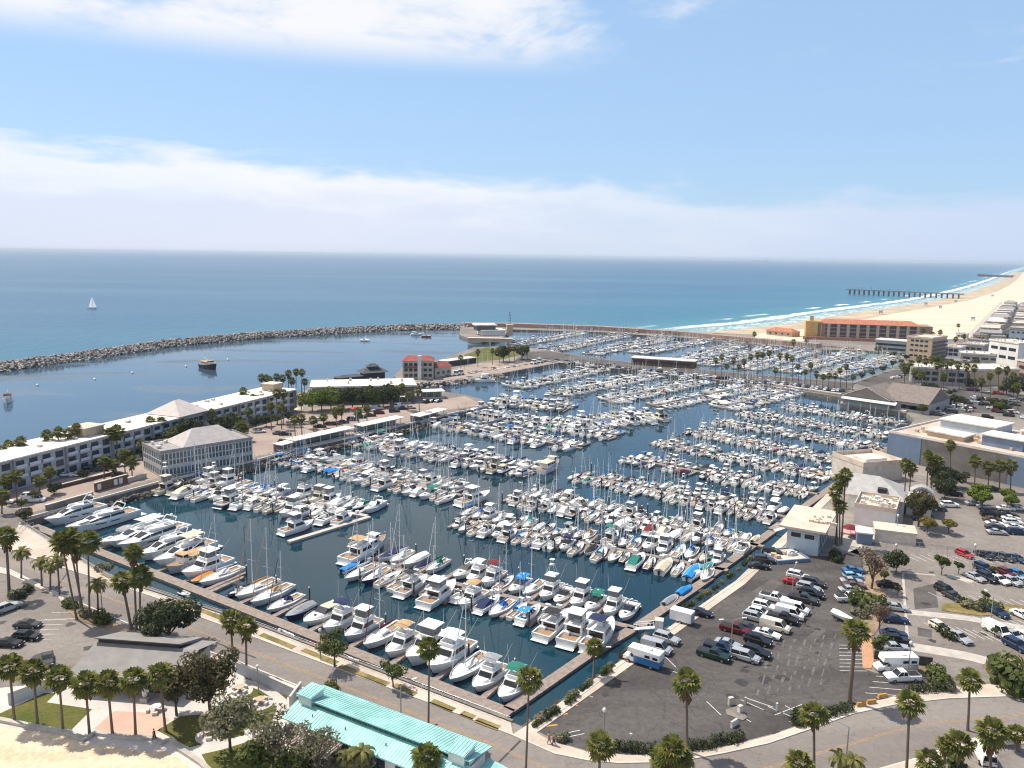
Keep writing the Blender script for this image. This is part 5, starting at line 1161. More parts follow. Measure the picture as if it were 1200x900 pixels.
for i, (c, b) in enumerate([((1082, 387), (1082, 403)), ((1093, 391), (1093, 406)), ((1102, 389), (1102, 405)), ((1123, 381), (1123, 389)), ((884, 391), (884, 400)), ((946, 398), (946, 408)), ((930, 400), (930, 409)), ((1120, 397), (1120, 408)), ((1130, 394), (1130, 404)), ((1188, 440), (1188, 466))]):
    palm(c, b, ['palm left of the beige apartment block roof', 'palm behind the beige apartment block', 'bushy palm right of the beige apartment block', 'lone palm on the wide beach', 'palm on the beach by the small orange-roofed house', 'palm before the ochre hotel tower', 'palm beside the small orange-roofed house', 'palm at the beach end of the far street', 'palm right of the beach end palm', 'palm at the far right street corner'][i], 'palms near the beach', 1.2)

def leafcloud(m, c, r, n, size, g, mi=0, shell=.55, flat=0.0):
    for _ in range(n):
        d = Vector((g.gauss(0, 1), g.gauss(0, 1), g.gauss(0, 1))).normalized(); k = g.uniform(shell, 1.0) ** .6
        p = Vector((c[0] + d.x * r[0] * k, c[1] + d.y * r[1] * k, c[2] + d.z * r[2] * k))
        nrm = (d + Vector((g.uniform(-.8, .8), g.uniform(-.8, .8), g.uniform(-.5, 1.0)))).normalized(); a = nrm.orthogonal().normalized(); b = nrm.cross(a); th = g.uniform(0, 6.28)
        u = (a * math.cos(th) + b * math.sin(th)) * size * g.uniform(.6, 1.3); v_ = nrm.cross(u).normalized() * size * g.uniform(.4, .8)
        m.add([p - u - v_ * .3, p + v_, p + u * .9 + v_ * .2, p - v_], [(0, 1, 2, 3)], mi)
def tree_mesh(seed, h, w_, trunk_h, lobes, nleaf, leaf, lsize, flat=.75, irregular=.35, twigs=False):
    g = random.Random(seed); cr = MB(); tr = MB(); cz = trunk_h + (h - trunk_h) * .5
    tr.tube((0, 0, -.2), (g.uniform(-.2, .2), g.uniform(-.2, .2), trunk_h * 1.05), .045 * h * .6, .03 * h * .6, 8)
    ctr = []
    for i in range(lobes):
        a = i * 2.39996 + g.uniform(-.4, .4); rr = w_ * .5 * math.sqrt((i + .4) / lobes) * .72; zz = cz + (h - trunk_h) * .5 * g.uniform(-.55, .55) * (1 - .4 * rr / (w_ * .5))
        ctr.append(Vector((math.cos(a) * rr, math.sin(a) * rr, zz)))
    for c in ctr:
        r = w_ * .5 * g.uniform(.30, .30 + irregular * .55); mid = Vector((c.x * .45, c.y * .45, trunk_h + (c.z - trunk_h) * .45)); tr.tube((0, 0, trunk_h * .9), mid, .022 * h * .5, .015 * h * .5, 5); tr.tube(mid, c, .015 * h * .5, .006 * h, 5)
        leafcloud(cr, c, (r, r, r * flat), nleaf // lobes, lsize, g)
        if twigs:
            for _ in range(10):
                d = Vector((g.gauss(0, 1), g.gauss(0, 1), abs(g.gauss(0, 1)))).normalized() * r * 1.1; tr.tube(c, c + d, .03, .01, 3)
    return cr.mesh('crown', [leaf]), tr.mesh('trunk', [BARK])
TREES = {'fig': tree_mesh(1, 9.5, 11, 2.2, 15, 4200, LEAF_D, .34), 'big brown': tree_mesh(2, 13, 10, 2.5, 16, 4200, LEAF_B, .33, 1.1), 'olive': tree_mesh(3, 8, 6.6, 2.6, 12, 2600, LEAF_O, .24, .8, .5), 'thin olive': tree_mesh(4, 8, 5.6, 2.2, 10, 1000, LEAF_O, .20, .8, .45, True),
         'round': tree_mesh(5, 4.6, 4.4, 1.4, 9, 1500, LEAF_G, .24, .8, .3), 'golden': tree_mesh(6, 4.8, 4.4, 1.5, 9, 1400, LEAF_Y, .24, .8, .3), 'street': tree_mesh(7, 6.2, 5.2, 2.0, 9, 1200, LEAF_M, .24, .8, .45), 'bare': tree_mesh(8, 9.5, 6, 2.2, 12, 900, TWIG, .26, 1.2, .5, True),
         'dense': tree_mesh(9, 8.5, 9, 1.8, 11, 1800, LEAF_D, .42, .85), 'green dense': tree_mesh(10, 8.5, 10, 2.0, 11, 1700, LEAF_G, .42, .8), 'small': tree_mesh(11, 3.6, 2.4, 1.0, 6, 420, LEAF_M, .24, 1.0), 'bushy brown': tree_mesh(12, 8, 6, 1.6, 10, 1700, LEAF_B, .30, 1.0, .4), 'mid': tree_mesh(13, 7.5, 8, 1.8, 10, 1500, LEAF_M, .38, .8)}
def tree(kind, base, label, s=1.0, group=None, name='tree', z0=0.0, top=None):
    b = P(*base, z0); cr, tr = TREES[kind]
    if top is not None:
        hh = max(v.co.z for v in cr.vertices); s = (zat(b, top) - z0) / hh
    o = empty(name, (b.x, b.y, z0), rnd.uniform(0, 6.28), label, 'tree', group); child('trunk', tr, o, scale=(s, s, s)); child('crown', cr, o, scale=(s, s, s)); return o
tree('fig', (199, 757), 'big rounded dark evergreen tree between the hotel lot and the road', top=700)
tree('big brown', (247, 836), 'tallest brown-green tree behind the grey park building', top=757)
tree('bushy brown', (207, 838), 'brown leafy tree between the last beach palm and the tallest park tree', top=782)
tree('olive', (270, 881), 'grey-green olive tree in the park beside the round lawn', top=818)
tree('thin olive', (322, 907), 'thin grey tree left of the pergola', top=836, s=1)
tree('thin olive', (372, 915), 'sparse grey tree in front of the pergola', top=849)
tree('mid', (298, 912), 'low green tree at the bottom edge of the park', top=866)
tree('mid', (345, 915), 'dark green tree at the bottom edge below the pergola', top=876)
tree('street', (392, 782), 'round street tree by the road wall dock', top=740); tree('street', (461, 806), 'smaller brownish street tree right of the round one', top=773)
tree('bare', (1021, 690), 'bare brown tree at the top of the lot island', top=642); tree('dense', (1050, 672), 'wide dark tree beside the bare brown tree', top=645)
tree('bare', (1030, 738), 'smaller bare tree lower on the lot island', top=706); tree('bushy brown', (1076, 617), 'tall brown tree behind the restaurant corner', top=575)
for px, top, k, lb in [((1144, 592), 566, 'round', 'upper of two clipped round trees left of the upper lot'), ((1150, 598), 574, 'round', 'lower of two clipped round trees left of the upper lot'), ((1181, 591), 572, 'round', 'upper of two clipped round trees at the right of the upper lot'), ((1184, 598), 579, 'round', 'lower of two clipped round trees at the right of the upper lot'),
                     ((1086, 626), 606, 'golden', 'left of two golden round trees at the lot entrance'), ((1111, 626), 608, 'golden', 'right of two golden round trees at the lot entrance')]:
    tree(k, px, lb, group='clipped round trees', top=top)
for i, (px, top, lb) in enumerate([((1103, 674), 651, 'small bushy tree at the top left of the sunny lot'), ((1123, 673), 658, 'small tree right of the bushy one in the sunny lot'), ((1162, 675), 663, 'small tree among the cars of the second lot row'), ((1126, 710), 698, 'small tree at the left of the planted lot island'), ((1154, 706), 693, 'small tree in the middle of the planted lot island'), ((1052, 699), 686, 'small tree shading the black car of the near column'), ((1165, 746), 735, 'small tree over the white van of the sunny lot'), ((1163, 783), 766, 'small tree beside the big round grass clump'), ((1036, 683), 669, 'small tree at the lot island end'), ((943, 637), 628, 'small round tree before the pale blue building')]):
    tree('small', px, lb, group='small parking lot trees', top=top)
for i, x in enumerate((366, 377, 388, 401, 413, 425, 437, 449, 458)):
    tree('green dense' if i in (0, 1, 2, 6) else 'dense', (x, 482 - i * .8), '%s tree from left in the dense belt before the white-roofed mole building' % ORD[i], group='tree belt on the left mole', top=456 - (i % 3) - i * .5)
for i, (px, top, lb) in enumerate([((205, 526), 500, 'left'), ((222, 521), 490, 'tallest'), ((236, 516), 496, 'middle'), ((262, 512), 484, 'far'), ((275, 506), 484, 'right')]):
    tree('dense' if i % 2 else 'mid', px, '%s dark tree between the hotel and the glass club building' % lb, group='trees between hotel and club', top=top)
for px, top, lb in [((590, 424), 404, 'dark tree at the right end of the mole lawn'), ((612, 421), 404, 'dark tree beyond the mole lawn'), ((1100, 575), 546, 'dark tree mass left of the warehouse wall'), ((1120, 572), 550, 'dark tree before the warehouse wall'), ((1107, 585), 560, 'dark bush below the warehouse palms'), ((1192, 468), 440, 'large dark tree at the right edge before the shops'), ((1066, 444), 424, 'brown-green tree before the beige apartment block'), ((1090, 466), 448, 'green tree among the far parked cars'), ((1118, 475), 462, 'tree beside the far street'), ((1076, 474), 462, 'dark tree at the end of the grey gabled hall'), ((30, 612), 596, 'green bush at the mole foot'), ((330, 524), 514, 'small dark round tree before the carport'), ((1168, 478), 466, 'thin tree in the far street lot'), ((1105, 440), 432, 'tree behind the palm band'), ((1180, 404), 395, 'tree beside the white block'), ((1150, 402), 396, 'tree before the strand houses')]:
    tree('dense', px, lb, top=top)

for i, (px, top) in enumerate([((40, 588), 574), ((64, 580), 566), ((98, 563), 550), ((112, 547), 535), ((127, 552), 541), ((150, 543), 528), ((170, 536), 520), ((183, 531), 514), ((196, 528), 508), ((25, 596), 584), ((300, 502), 488), ((312, 500), 486), ((325, 497), 485), ((338, 494), 482)]):
    tree('dense' if i % 3 else 'mid', px, '%s dark leafy tree from left at the foot of the long hotel' % ORD[i], group='trees at the foot of the hotel', top=top)

_g = random.Random(77)
for i, x in enumerate(sorted(_g.uniform(1070, 1200) for _ in range(30))):
    y = _g.uniform(440, 486) if i % 3 else _g.uniform(398, 436)
    tree(('dense', 'mid', 'bushy brown', 'mid')[i % 4], (x, y), 'leafy tree among the far streets and shops, %s of them from left' % ORD[i], group='trees among the far streets', top=y - _g.uniform(7, 14))
for i, (x, y) in enumerate([(1010, 446), (1022, 441), (1034, 436), (1046, 431), (1056, 427), (1062, 422), (1048, 418), (1030, 415), (1072, 420)]):
    tree(('bushy brown', 'mid', 'dense')[i % 3], (x, y), '%s tree along the right bank of the far basin' % ORD[i], group='trees on the far basin bank', top=y - _g.uniform(6, 10))

def bush_mesh(seed, sx, sy, h, leaf, n=380, size=.22):
    g = random.Random(seed); m = MB()
    for i in range(max(2, int(sx * 1.2))):
        cx = (i + .5) / max(2, int(sx * 1.2)) * sx - sx / 2; leafcloud(m, (cx, g.uniform(-.15, .15) * sy, h * .45), (max(.6, sx / max(2, int(sx * 1.2)) * .75), sy * .55, h * .58), n // max(2, int(sx * 1.2)), size, g, shell=.4)
    return m.mesh('foliage', [leaf])
BUSH = [bush_mesh(1, 2.6, 1.6, 1.3, LEAF_M), bush_mesh(2, 1.8, 1.5, 1.2, LEAF_O, 260), bush_mesh(3, 3.4, 1.6, 1.1, LEAF_D, 460), bush_mesh(4, 2.0, 1.6, 1.0, LEAF_O, 260)]
def bush(px, i, rz, label, group, s=1.0):
    b = P(*px); o = child('bush', BUSH[i % 4], None, (b.x, b.y, .02), rz, scale=(s, s, s)); tag(o, label, 'bush', group)
k = 0
for x, y in [(628, 850), (634, 846), (645, 838), (651, 833), (667, 823), (672, 817), (684, 807), (690, 801), (709, 789), (716, 781), (731, 769), (738, 763), (745, 757), (757, 748), (806, 712), (812, 707), (820, 702), (830, 697), (838, 690), (846, 684), (855, 677), (866, 669), (873, 662), (880, 656)]:
    bush((x, y), k, R(52), '%s bush from the near corner in the planter along the quay' % ORD[k], 'planter bushes along the quay', .62 + .16 * (k % 3)); k += 1
for p, rz, n_, lb in [((748, 880), -3, 9.0, 'long clipped dark hedge at the bottom corner of the dark lot'), ((821, 876), 12, 3.6, 'short hedge below the tall lot palm'), ((853, 869), 14, 5.0, 'hedge right of the tall lot palm'), ((980, 836), 25, 6.0, 'hedge below the thick grey palm'), ((1085, 810), 10, 6, 'hedge below the white pickup')]:
    b = P(*p); me = bush_mesh(30 + int(n_), n_, 1.9, 1.35, LEAF_D, int(n_ * 150), .18); o = child('hedge', me, None, (b.x, b.y, .02), R(rz)); tag(o, lb, 'hedge')
for i, (px, lb, s) in enumerate([((660, 868), 'spiky young tree beside the two walkers', 1.0), ((934, 844), 'dark round bush left of the lot hedge', 1.2), ((1098, 800), 'bushes sprawling down to the curved road', 2.0), ((1105, 806), 'low bushes beside the curved road', 1.6), ((1180, 803), 'big round ornamental grass clump in the plant bed', 3.4), ((1166, 782), 'small shrub in the plant bed', 1.2), ((1015, 712), 'green shrub mass on the lot island', 2.6), ((1026, 716), 'second green shrub mass on the lot island', 2.2), ((1008, 722), 'low shrub at the edge of the lot island', 1.5), ((1032, 757), 'shrub beside the brick island', 1.5), ((978, 655), 'clipped hedge block beside the pale blue building', 1.6), ((957, 645), 'golden shrub at the corner of the pale blue building', 1.2), ((20, 700), 'shrub at the foot of the left edge palm', 1.4), ((27, 697), 'shrub right of the left edge palm', 1.4), ((82, 712), 'shrub at the foot of the tall palm group, left', 1.3), ((100, 722), 'shrub under the tall palm group', 1.3), ((118, 729), 'dark bush right of the tall palm group', 1.7), ((122, 668), 'green bush on the waterside walk behind the palms', 1.6), ((388, 812), 'green bush behind the turquoise roof end', 1.3), ((1088, 614), 'shrub by the restaurant trees', 1.5), ((1140, 713), 'yellow-green shrubs on the planted lot island', 1.8), ((1160, 714), 'brownish shrubs on the planted lot island', 1.6), ((1108, 745), 'golden shrub between the silver cars', 1.3), ((435, 897), 'bushes at the bottom of the park', 2.5), ((392, 900), 'bushes before the pergola', 2.3), ((350, 900), 'low bushes left of the pergola', 2.0), ((1120, 902), 'low shrub on the corner lot edge', 1.4)]):
    bush(px, (1, 2, 0, 1, 0, 3, 0, 1, 3, 0, 2, 1)[i % 12], rnd.uniform(0, 3), lb, None, s)
# ------------------------------------------------------------------ vehicles
CARC = {n: mat('car_paint_' + n.replace(' ', '_'), c, .25, 0, metal=m) for n, c, m in [('white', (.78, .78, .77), 0), ('silver', (.46, .47, .48), .3), ('grey', (.16, .17, .18), .3), ('black', (.012, .012, .014), 0), ('dark blue', (.012, .03, .08), .1), ('blue', (.03, .16, .36), .1),
        ('red', (.42, .015, .015), 0), ('maroon', (.12, .01, .015), .1), ('dark green', (.012, .035, .025), 0), ('brown', (.14, .07, .04), .2), ('cream', (.70, .65, .52), 0), ('light blue', (.22, .42, .60), 0), ('dark grey', (.05, .052, .055), .2), ('purple', (.10, .02, .10), 0)]}
TYRE = mat('tyre_rubber', (.015, .015, .016), .9, 0); HUB = mat('wheel_hub', (.4, .4, .41), .35, 0, metal=.7); LAMP = mat('headlamp_lens', (.75, .75, .72), .15, 0); TAIL = mat('tail_lamp_lens', (.35, .01, .01), .2, 0); PLAST = mat('black_trim', (.02, .02, .022), .6, 0)
_w = MB(); _w.tube((0, -.11, 0), (0, .11, 0), .33, n=12, mi=0, smooth=False)
for s in (1, -1): _w.tube((0, s * .10, 0), (0, s * .122, 0), .20, n=10, mi=1, smooth=False)
WHEEL = _w.mesh('wheel', [TYRE, HUB])
def car_spec(kind):
    L, W, hb, belt, roof = {'sedan': (4.7, 1.80, .62, .92, 1.42), 'hatch': (4.2, 1.76, .66, .95, 1.48), 'suv': (4.75, 1.90, .80, 1.10, 1.72), 'pickup': (5.7, 1.95, .85, 1.15, 1.82), 'van': (5.4, 2.0, .85, 1.25, 2.08), 'wagon': (4.8, 1.8, .68, .98, 1.52), 'minivan': (5.0, 1.95, .75, 1.10, 1.75)}[kind]
    h = L / 2; W2 = W / 2
    prof = {'sedan': [(-h, .55, .80), (-h + .25, .45, .98), (-.9, .4, 1.0), (.7, .4, .98), (h - .35, .42, .82), (h, .5, .62)], 'hatch': [(-h, .5, .95), (-h + .2, .42, 1.0), (.5, .4, 1.0), (h - .3, .42, .84), (h, .5, .64)],
            'suv': [(-h, .55, 1.10), (-h + .2, .45, 1.15), (.6, .42, 1.14), (h - .25, .45, 1.0), (h, .55, .80)], 'pickup': [(-h, .6, 1.12), (-h + .1, .5, 1.15), (.9, .5, 1.16), (h - .2, .5, 1.05), (h, .6, .85)], 'van': [(-h, .5, 1.25), (1.3, .42, 1.25), (h - .3, .45, 1.05), (h, .5, .8)],
            'wagon': [(-h, .5, .98), (-h + .2, .42, 1.02), (.6, .4, 1.0), (h - .35, .42, .84), (h, .5, .64)], 'minivan': [(-h, .5, 1.08), (.9, .42, 1.10), (h - .3, .45, .92), (h, .5, .7)]}[kind]
    gx = {'sedan': (-1.55, .95, -.95, .15), 'hatch': (-1.95, .95, -1.6, .1), 'suv': (-2.2, 1.0, -1.95, .35), 'pickup': (-.55, 1.35, -.40, .65), 'van': (-2.65, 1.85, -2.6, 1.15), 'wagon': (-2.25, .95, -1.85, .1), 'minivan': (-2.4, 1.45, -2.2, .55)}[kind]
    b = MB(); rings = []
    for i, (x, zb, zt) in enumerate(prof):
        e = 1.0 if 0 < i < len(prof) - 1 else .9
        y = W2 * e; rings.append([(x, -y * .93, .28), (x, -y, zb), (x, -y * .985, zt - .12), (x, -y * .88, zt), (x, y * .88, zt), (x, y * .985, zt - .12), (x, y, zb), (x, y * .93, .28)])
    b.loft(rings, closed=True)
    x0, x1, X0, X1 = gx; zb = prof[1][2] - .03
    b.frus(X0 - .02, X1 + .02, X0 + .08, X1 - .1, W2 * .745, W2 * .70, roof - .07, roof)          # roof skin
    for s in (1, -1):                                                                             # pillars
        for xa, Xa in ((x0 + .02, X0), (x1 - .02, X1), ((x0 + x1) / 2 - .1, (X0 + X1) / 2)):
            b.hexa([(xa - .05, s * W2 * .86, zb), (xa + .05, s * W2 * .86, zb), (xa + .05, s * W2 * .89, zb), (xa - .05, s * W2 * .89, zb)], [(Xa - .05, s * W2 * .72, roof - .05), (Xa + .05, s * W2 * .72, roof - .05), (Xa + .05, s * W2 * .755, roof - .05), (Xa - .05, s * W2 * .755, roof - .05)])
    if kind == 'van': b.frus(-2.62, .2, -2.58, .15, W2 * .90, W2 * .82, 1.24, roof - .04)
    g = MB(); g.frus(x0, x1, X0, X1, W2 * .87, W2 * .735, zb, roof - .06)
    p = [('body', b.mesh('body', [CARC['white']]), 'paint'), ('windows', g.mesh('windows', [GLASS]), None)]
    if kind == 'pickup':
        k = MB(); k.box(-1.75, 0, 1.165, 1.95, W * .80, .04); p.append(('cargo_bed', k.mesh('cargo_bed', [PLAST]), None))
    m = MB(); m.box(h - .01, 0, .52, .12, W * .86, .22); m.box(-h + .01, 0, .52, .12, W * .86, .22)
    for s in (1, -1): m.box(x1 - .25, s * (W2 + .06), zb + .08, .18, .16, .14)
    p.append(('bumper', m.mesh('bumper', [PLAST]), None))
    return dict(parts=p, wheels=[(h * .62, W2 - .08), (-h * .60, W2 - .08)], lights=(h - .02, W2 * .72, prof[-1][2] - .03, prof[0][2] - .14), L=L)
CARS = {k: car_spec(k) for k in ('sedan', 'hatch', 'suv', 'pickup', 'van', 'wagon', 'minivan')}
_h = MB(); _h.box(0, 0, 0, .12, .34, .14); HLAMP = _h.mesh('headlight', [LAMP]); TLAMP = _h.mesh('tail_light', [TAIL])
CNAME = {'sedan': 'sedan', 'hatch': 'hatchback', 'suv': 'SUV', 'pickup': 'pickup truck', 'van': 'van', 'wagon': 'estate car', 'minivan': 'minivan'}
_flat = {}
def car(px, kind, colr, ang, label, group, z=.01):
    g = P(*px); s = CARS[kind]; zc = proj(g)[2]; nm = {'pickup': 'pickup_truck', 'van': 'van', 'minivan': 'van'}.get(kind, 'parked_car'); cat = {'pickup': 'pickup', 'van': 'van', 'minivan': 'van'}.get(kind, 'car')
    ang = R(ang) + rnd.uniform(-.02, .02)
    if zc > 330:            # a few pixels long: one mesh
        if kind not in _flat:
            m = MB()
            for i, (n_, me, role) in enumerate(s['parts'][:2]): m.add([v.co for v in me.vertices], [tuple(p.vertices) for p in me.polygons], i)
            for wx, wy in s['wheels']:
                for q in (1, -1): m.tube((wx, q * wy - .1, .33), (wx, q * wy + .1, .33), .33, n=8, mi=2, smooth=False)
            _flat[kind] = m.mesh(nm, [CARC['white'], GLASS, TYRE])
        o = child(nm, _flat[kind], None, (g.x, g.y, z), ang, mats=[CARC[colr], GLASS, TYRE]); tag(o, label, cat, group); return
    r = empty(nm, (g.x, g.y, z), ang, label, cat, group)
    for n_, me, role in s['parts']: child(n_, me, r, mats=[CARC[colr]] if role == 'paint' else None)
    for wx, wy in s['wheels']:
        for q in (1, -1): child('wheel', WHEEL, r, (wx, q * wy, .33))
    if zc < 190:
        x, y, z1, z2 = s['lights']
        for q in (1, -1): child('headlight', HLAMP, r, (x, q * y, z1)); child('tail_light', TLAMP, r, (-x, q * y, z2))
A1 = -33
GM = 'cars parked in the dark lot'
for px, k, c, a, lb in [((935, 678), 'suv', 'white', A1, 'white SUV behind the red car in the dark lot'), ((931, 685), 'sedan', 'red', A1, 'red sedan in the middle of the dark lot'), ((953, 686), 'suv', 'dark grey', A1, 'dark SUV at the back right of the parked cluster'), ((947, 692), 'suv', 'silver', A1, 'silver SUV below the red car'), ((951, 699), 'suv', 'black', A1, 'black SUV right of the dark grey pickup'),
    ((941, 705), 'pickup', 'dark grey', A1, 'dark grey pickup in the middle of the dark lot'), ((907, 704), 'pickup', 'white', A1, 'white pickup at the left of the parked cluster'), ((896, 714), 'suv', 'white', A1, 'white SUV, upper of three white cars in a row'), ((891, 721), 'wagon', 'white', A1, 'white estate car, middle of three white cars in a row'), ((885, 727), 'suv', 'silver', A1, 'silver-white SUV, lowest of three pale cars in a row'),
    ((931, 717), 'van', 'white', A1, 'white van, rear one of a pair in the dark lot'), ((925, 723), 'van', 'white', A1, 'white van with rear windows, front one of a pair'), ((917, 728), 'pickup', 'black', A1, 'black pickup beside the white van pair'), ((908, 738), 'van', 'cream', A1, 'cream van in the dark lot'), ((899, 746), 'sedan', 'white', A1, 'white sedan left of the cream van'), ((888, 754), 'suv', 'black', A1, 'black SUV below the white sedan'),
    ((876, 739), 'sedan', 'dark grey', A1, 'dark grey sedan above the black SUV'), ((862, 741), 'pickup', 'maroon', A1, 'dark maroon pickup at the left of the lot cars'), ((853, 758), 'sedan', 'silver', A1, 'silver sedan beside the green pickup'), ((844, 763), 'pickup', 'dark blue', A1, 'dark blue pickup left of the silver minivan'), ((836, 771), 'pickup', 'dark green', A1, 'dark green pickup, lowest left of the lot cars'), ((873, 773), 'minivan', 'silver', A1, 'silver minivan at the bottom of the parked cluster'), ((886, 768), 'suv', 'black', A1, 'black SUV beside the silver minivan'),
    ((820, 721), 'sedan', 'black', -20, 'black car alone beside the quay planter'), ((889, 666), 'sedan', 'black', -12, 'black car nearest the pale blue building'), ((895, 659), 'suv', 'dark grey', -12, 'dark SUV beside the black car by the pale blue building'), ((905, 650), 'suv', 'black', -20, 'black car below the little terrace of the pale blue building'),
    ((1000, 671), 'sedan', 'blue', 0, 'light blue sedan at the top of the column by the bare tree'), ((999, 678), 'hatch', 'light blue', 0, 'pale blue hatchback, second in the column by the bare tree'), ((998, 684), 'sedan', 'silver', -4, 'silver sedan, third in the column by the bare tree'), ((1001, 689), 'sedan', 'brown', -4, 'brown sedan, fourth in the column by the bare tree'), ((996, 694), 'sedan', 'silver', 4, 'silver sedan, fifth in the column by the bare tree'), ((995, 704), 'pickup', 'white', 4, 'white pickup, lowest in the column by the bare tree'),
    ((769, 763), 'van', 'silver', A1, 'long silver van by the quay planter'), ((781, 752), 'suv', 'silver', A1, 'silver SUV behind the long silver van'), ((1057, 797), 'pickup', 'white', 184, 'white pickup beside the motorhome')]:
    car(px, k, c, a, lb, GM)
GS = 'cars parked in the sunny lots'
S1, S2 = -72, -8
for px, k, c, a, lb in [((1041, 688), 'sedan', 'black', -14, 'black car under the small tree of the near column'), ((1050, 715), 'sedan', 'silver', -14, 'silver sedan below the shrub mass in the near column'), ((1049, 729), 'sedan', 'dark blue', -12, 'dark blue sedan in the near column'), ((1047, 746), 'sedan', 'dark blue', -8, 'dark blue sedan, upper of three close cars in the near column'), ((1050, 754), 'suv', 'black', -6, 'black SUV, middle of three close cars in the near column'), ((1049, 762), 'sedan', 'silver', -4, 'silver sedan, lowest of three close cars in the near column'),
    ((1130, 652), 'hatch', 'red', S1, 'red hatchback alone along the lot fence'), ((1153, 653), 'sedan', 'black', S1, 'black sedan along the lot fence'), ((1166, 654), 'sedan', 'dark grey', S1, 'dark grey sedan along the lot fence'), ((1178, 656), 'hatch', 'dark grey', S1, 'dark hatchback along the lot fence'), ((1191, 657), 'sedan', 'dark blue', S1, 'dark blue sedan along the lot fence at the right'),
    ((1142, 679), 'sedan', 'silver', S1, 'silver sedan at the left end of the double lot row'), ((1153, 669), 'suv', 'dark blue', S1, 'dark blue SUV at the back of the double lot row'), ((1156, 680), 'suv', 'black', S1, 'black SUV in the double lot row'), ((1170, 682), 'sedan', 'white', S1, 'white sedan in the double lot row'), ((1179, 674), 'hatch', 'maroon', S1, 'maroon hatchback at the back of the double lot row'), ((1185, 684), 'hatch', 'silver', S1, 'silver hatchback in the double lot row'), ((1193, 676), 'hatch', 'blue', S1, 'bright blue hatchback at the back of the double lot row'), ((1199, 685), 'sedan', 'silver', S1, 'silver sedan at the right edge of the double lot row'),
    ((1108, 695), 'suv', 'black', S1, 'black SUV left of the planted lot island'), ((1117, 702), 'sedan', 'dark grey', S1, 'dark car against the planted lot island'), ((1168, 720), 'sedan', 'dark blue', S1, 'dark blue sedan alone below the planted lot island'), ((1198, 724), 'sedan', 'white', S1, 'white sedan at the right edge below the lot island'), ((1101, 738), 'hatch', 'cream', S1, 'cream hatchback at the left of the lower sunny row'), ((1124, 750), 'sedan', 'silver', S1, 'silver sedan right of the golden shrub'), ((1168, 743), 'van', 'white', S1, 'white van in the lower sunny row'), ((1187, 748), 'sedan', 'silver', S1, 'silver-blue sedan right of the white van'), ((1191, 760), 'suv', 'dark blue', S1, 'dark blue SUV at the end of the lower sunny row'), ((1200, 749), 'sedan', 'white', S1, 'white sedan cut by the right edge in the lower sunny row'),
    ((1117, 581), 'suv', 'black', -12, 'black SUV near the trees left of the upper lot'), ((1113, 594), 'suv', 'white', -4, 'white SUV standing in the upper lot aisle'), ((1164, 575), 'sedan', 'black', -8, 'black sedan under the warehouse palms'), ((1141, 592), 'sedan', 'silver', -4, 'silver car below the clipped round trees'), ((1155, 596), 'sedan', 'silver', -4, 'silver sedan right of the clipped round trees'), ((1178, 598), 'sedan', 'white', -6, 'white sedan in the upper lot, left of a silver one'), ((1192, 598), 'sedan', 'silver', -6, 'silver sedan below the right clipped round trees'),
    ((1160, 605), 'suv', 'black', S2, 'black SUV, top of the left upper lot column'), ((1163, 611), 'sedan', 'brown', S2, 'brownish sedan, second of the left upper lot column'), ((1166, 616), 'sedan', 'white', S2, 'pale sedan, third of the left upper lot column'), ((1166, 620), 'sedan', 'dark grey', S2, 'dark sedan, fourth of the left upper lot column'), ((1168, 626), 'sedan', 'silver', S2, 'silver sedan, last of the left upper lot column'), ((1182, 606), 'sedan', 'black', S2, 'black sedan, top of the right upper lot column'), ((1185, 610), 'sedan', 'white', S2, 'white sedan, second of the right upper lot column'), ((1187, 615), 'suv', 'white', S2, 'white SUV, third of the right upper lot column'), ((1189, 620), 'sedan', 'white', S2, 'white sedan, fourth of the right upper lot column'), ((1192, 626), 'suv', 'dark blue', S2, 'dark blue SUV, last of the right upper lot column'),
    ((1086, 598), 'sedan', 'white', -14, 'white car under the brown tree beside the restaurant'), ((1081, 605), 'sedan', 'black', -14, 'black car below the brown tree beside the restaurant'), ((1098, 598), 'sedan', 'dark grey', -14, 'dark car right of the brown tree'), ((1080, 610), 'sedan', 'dark blue', -14, 'dark blue car by the shrub of the restaurant trees'), ((1160, 885), 'van', 'white', 60, 'white van cut off on the lower right corner lot') if False else ((1152, 889), 'van', 'white', 75, 'white van on the lower right corner lot')]:
    car(px, k, c, a, lb, GS)
GL = 'cars in the hotel lot'
for px, k, c, a, lb in [((8, 716), 'suv', 'silver', 62, 'silver SUV by the shrubs of the hotel lot'), ((33, 735), 'sedan', 'dark grey', -2, 'dark grey sedan, upper of three dark cars in the hotel lot'), ((32, 749), 'wagon', 'black', -4, 'long black estate car in the hotel lot'), ((11, 757), 'sedan', 'black', -4, 'black car cut by the left edge in the hotel lot'), ((56, 776), 'sedan', 'dark grey', -60, 'dark grey car behind the third beach palm')]:
    car(px, k, c, a, lb, GL)
GH = 'cars on the left mole'
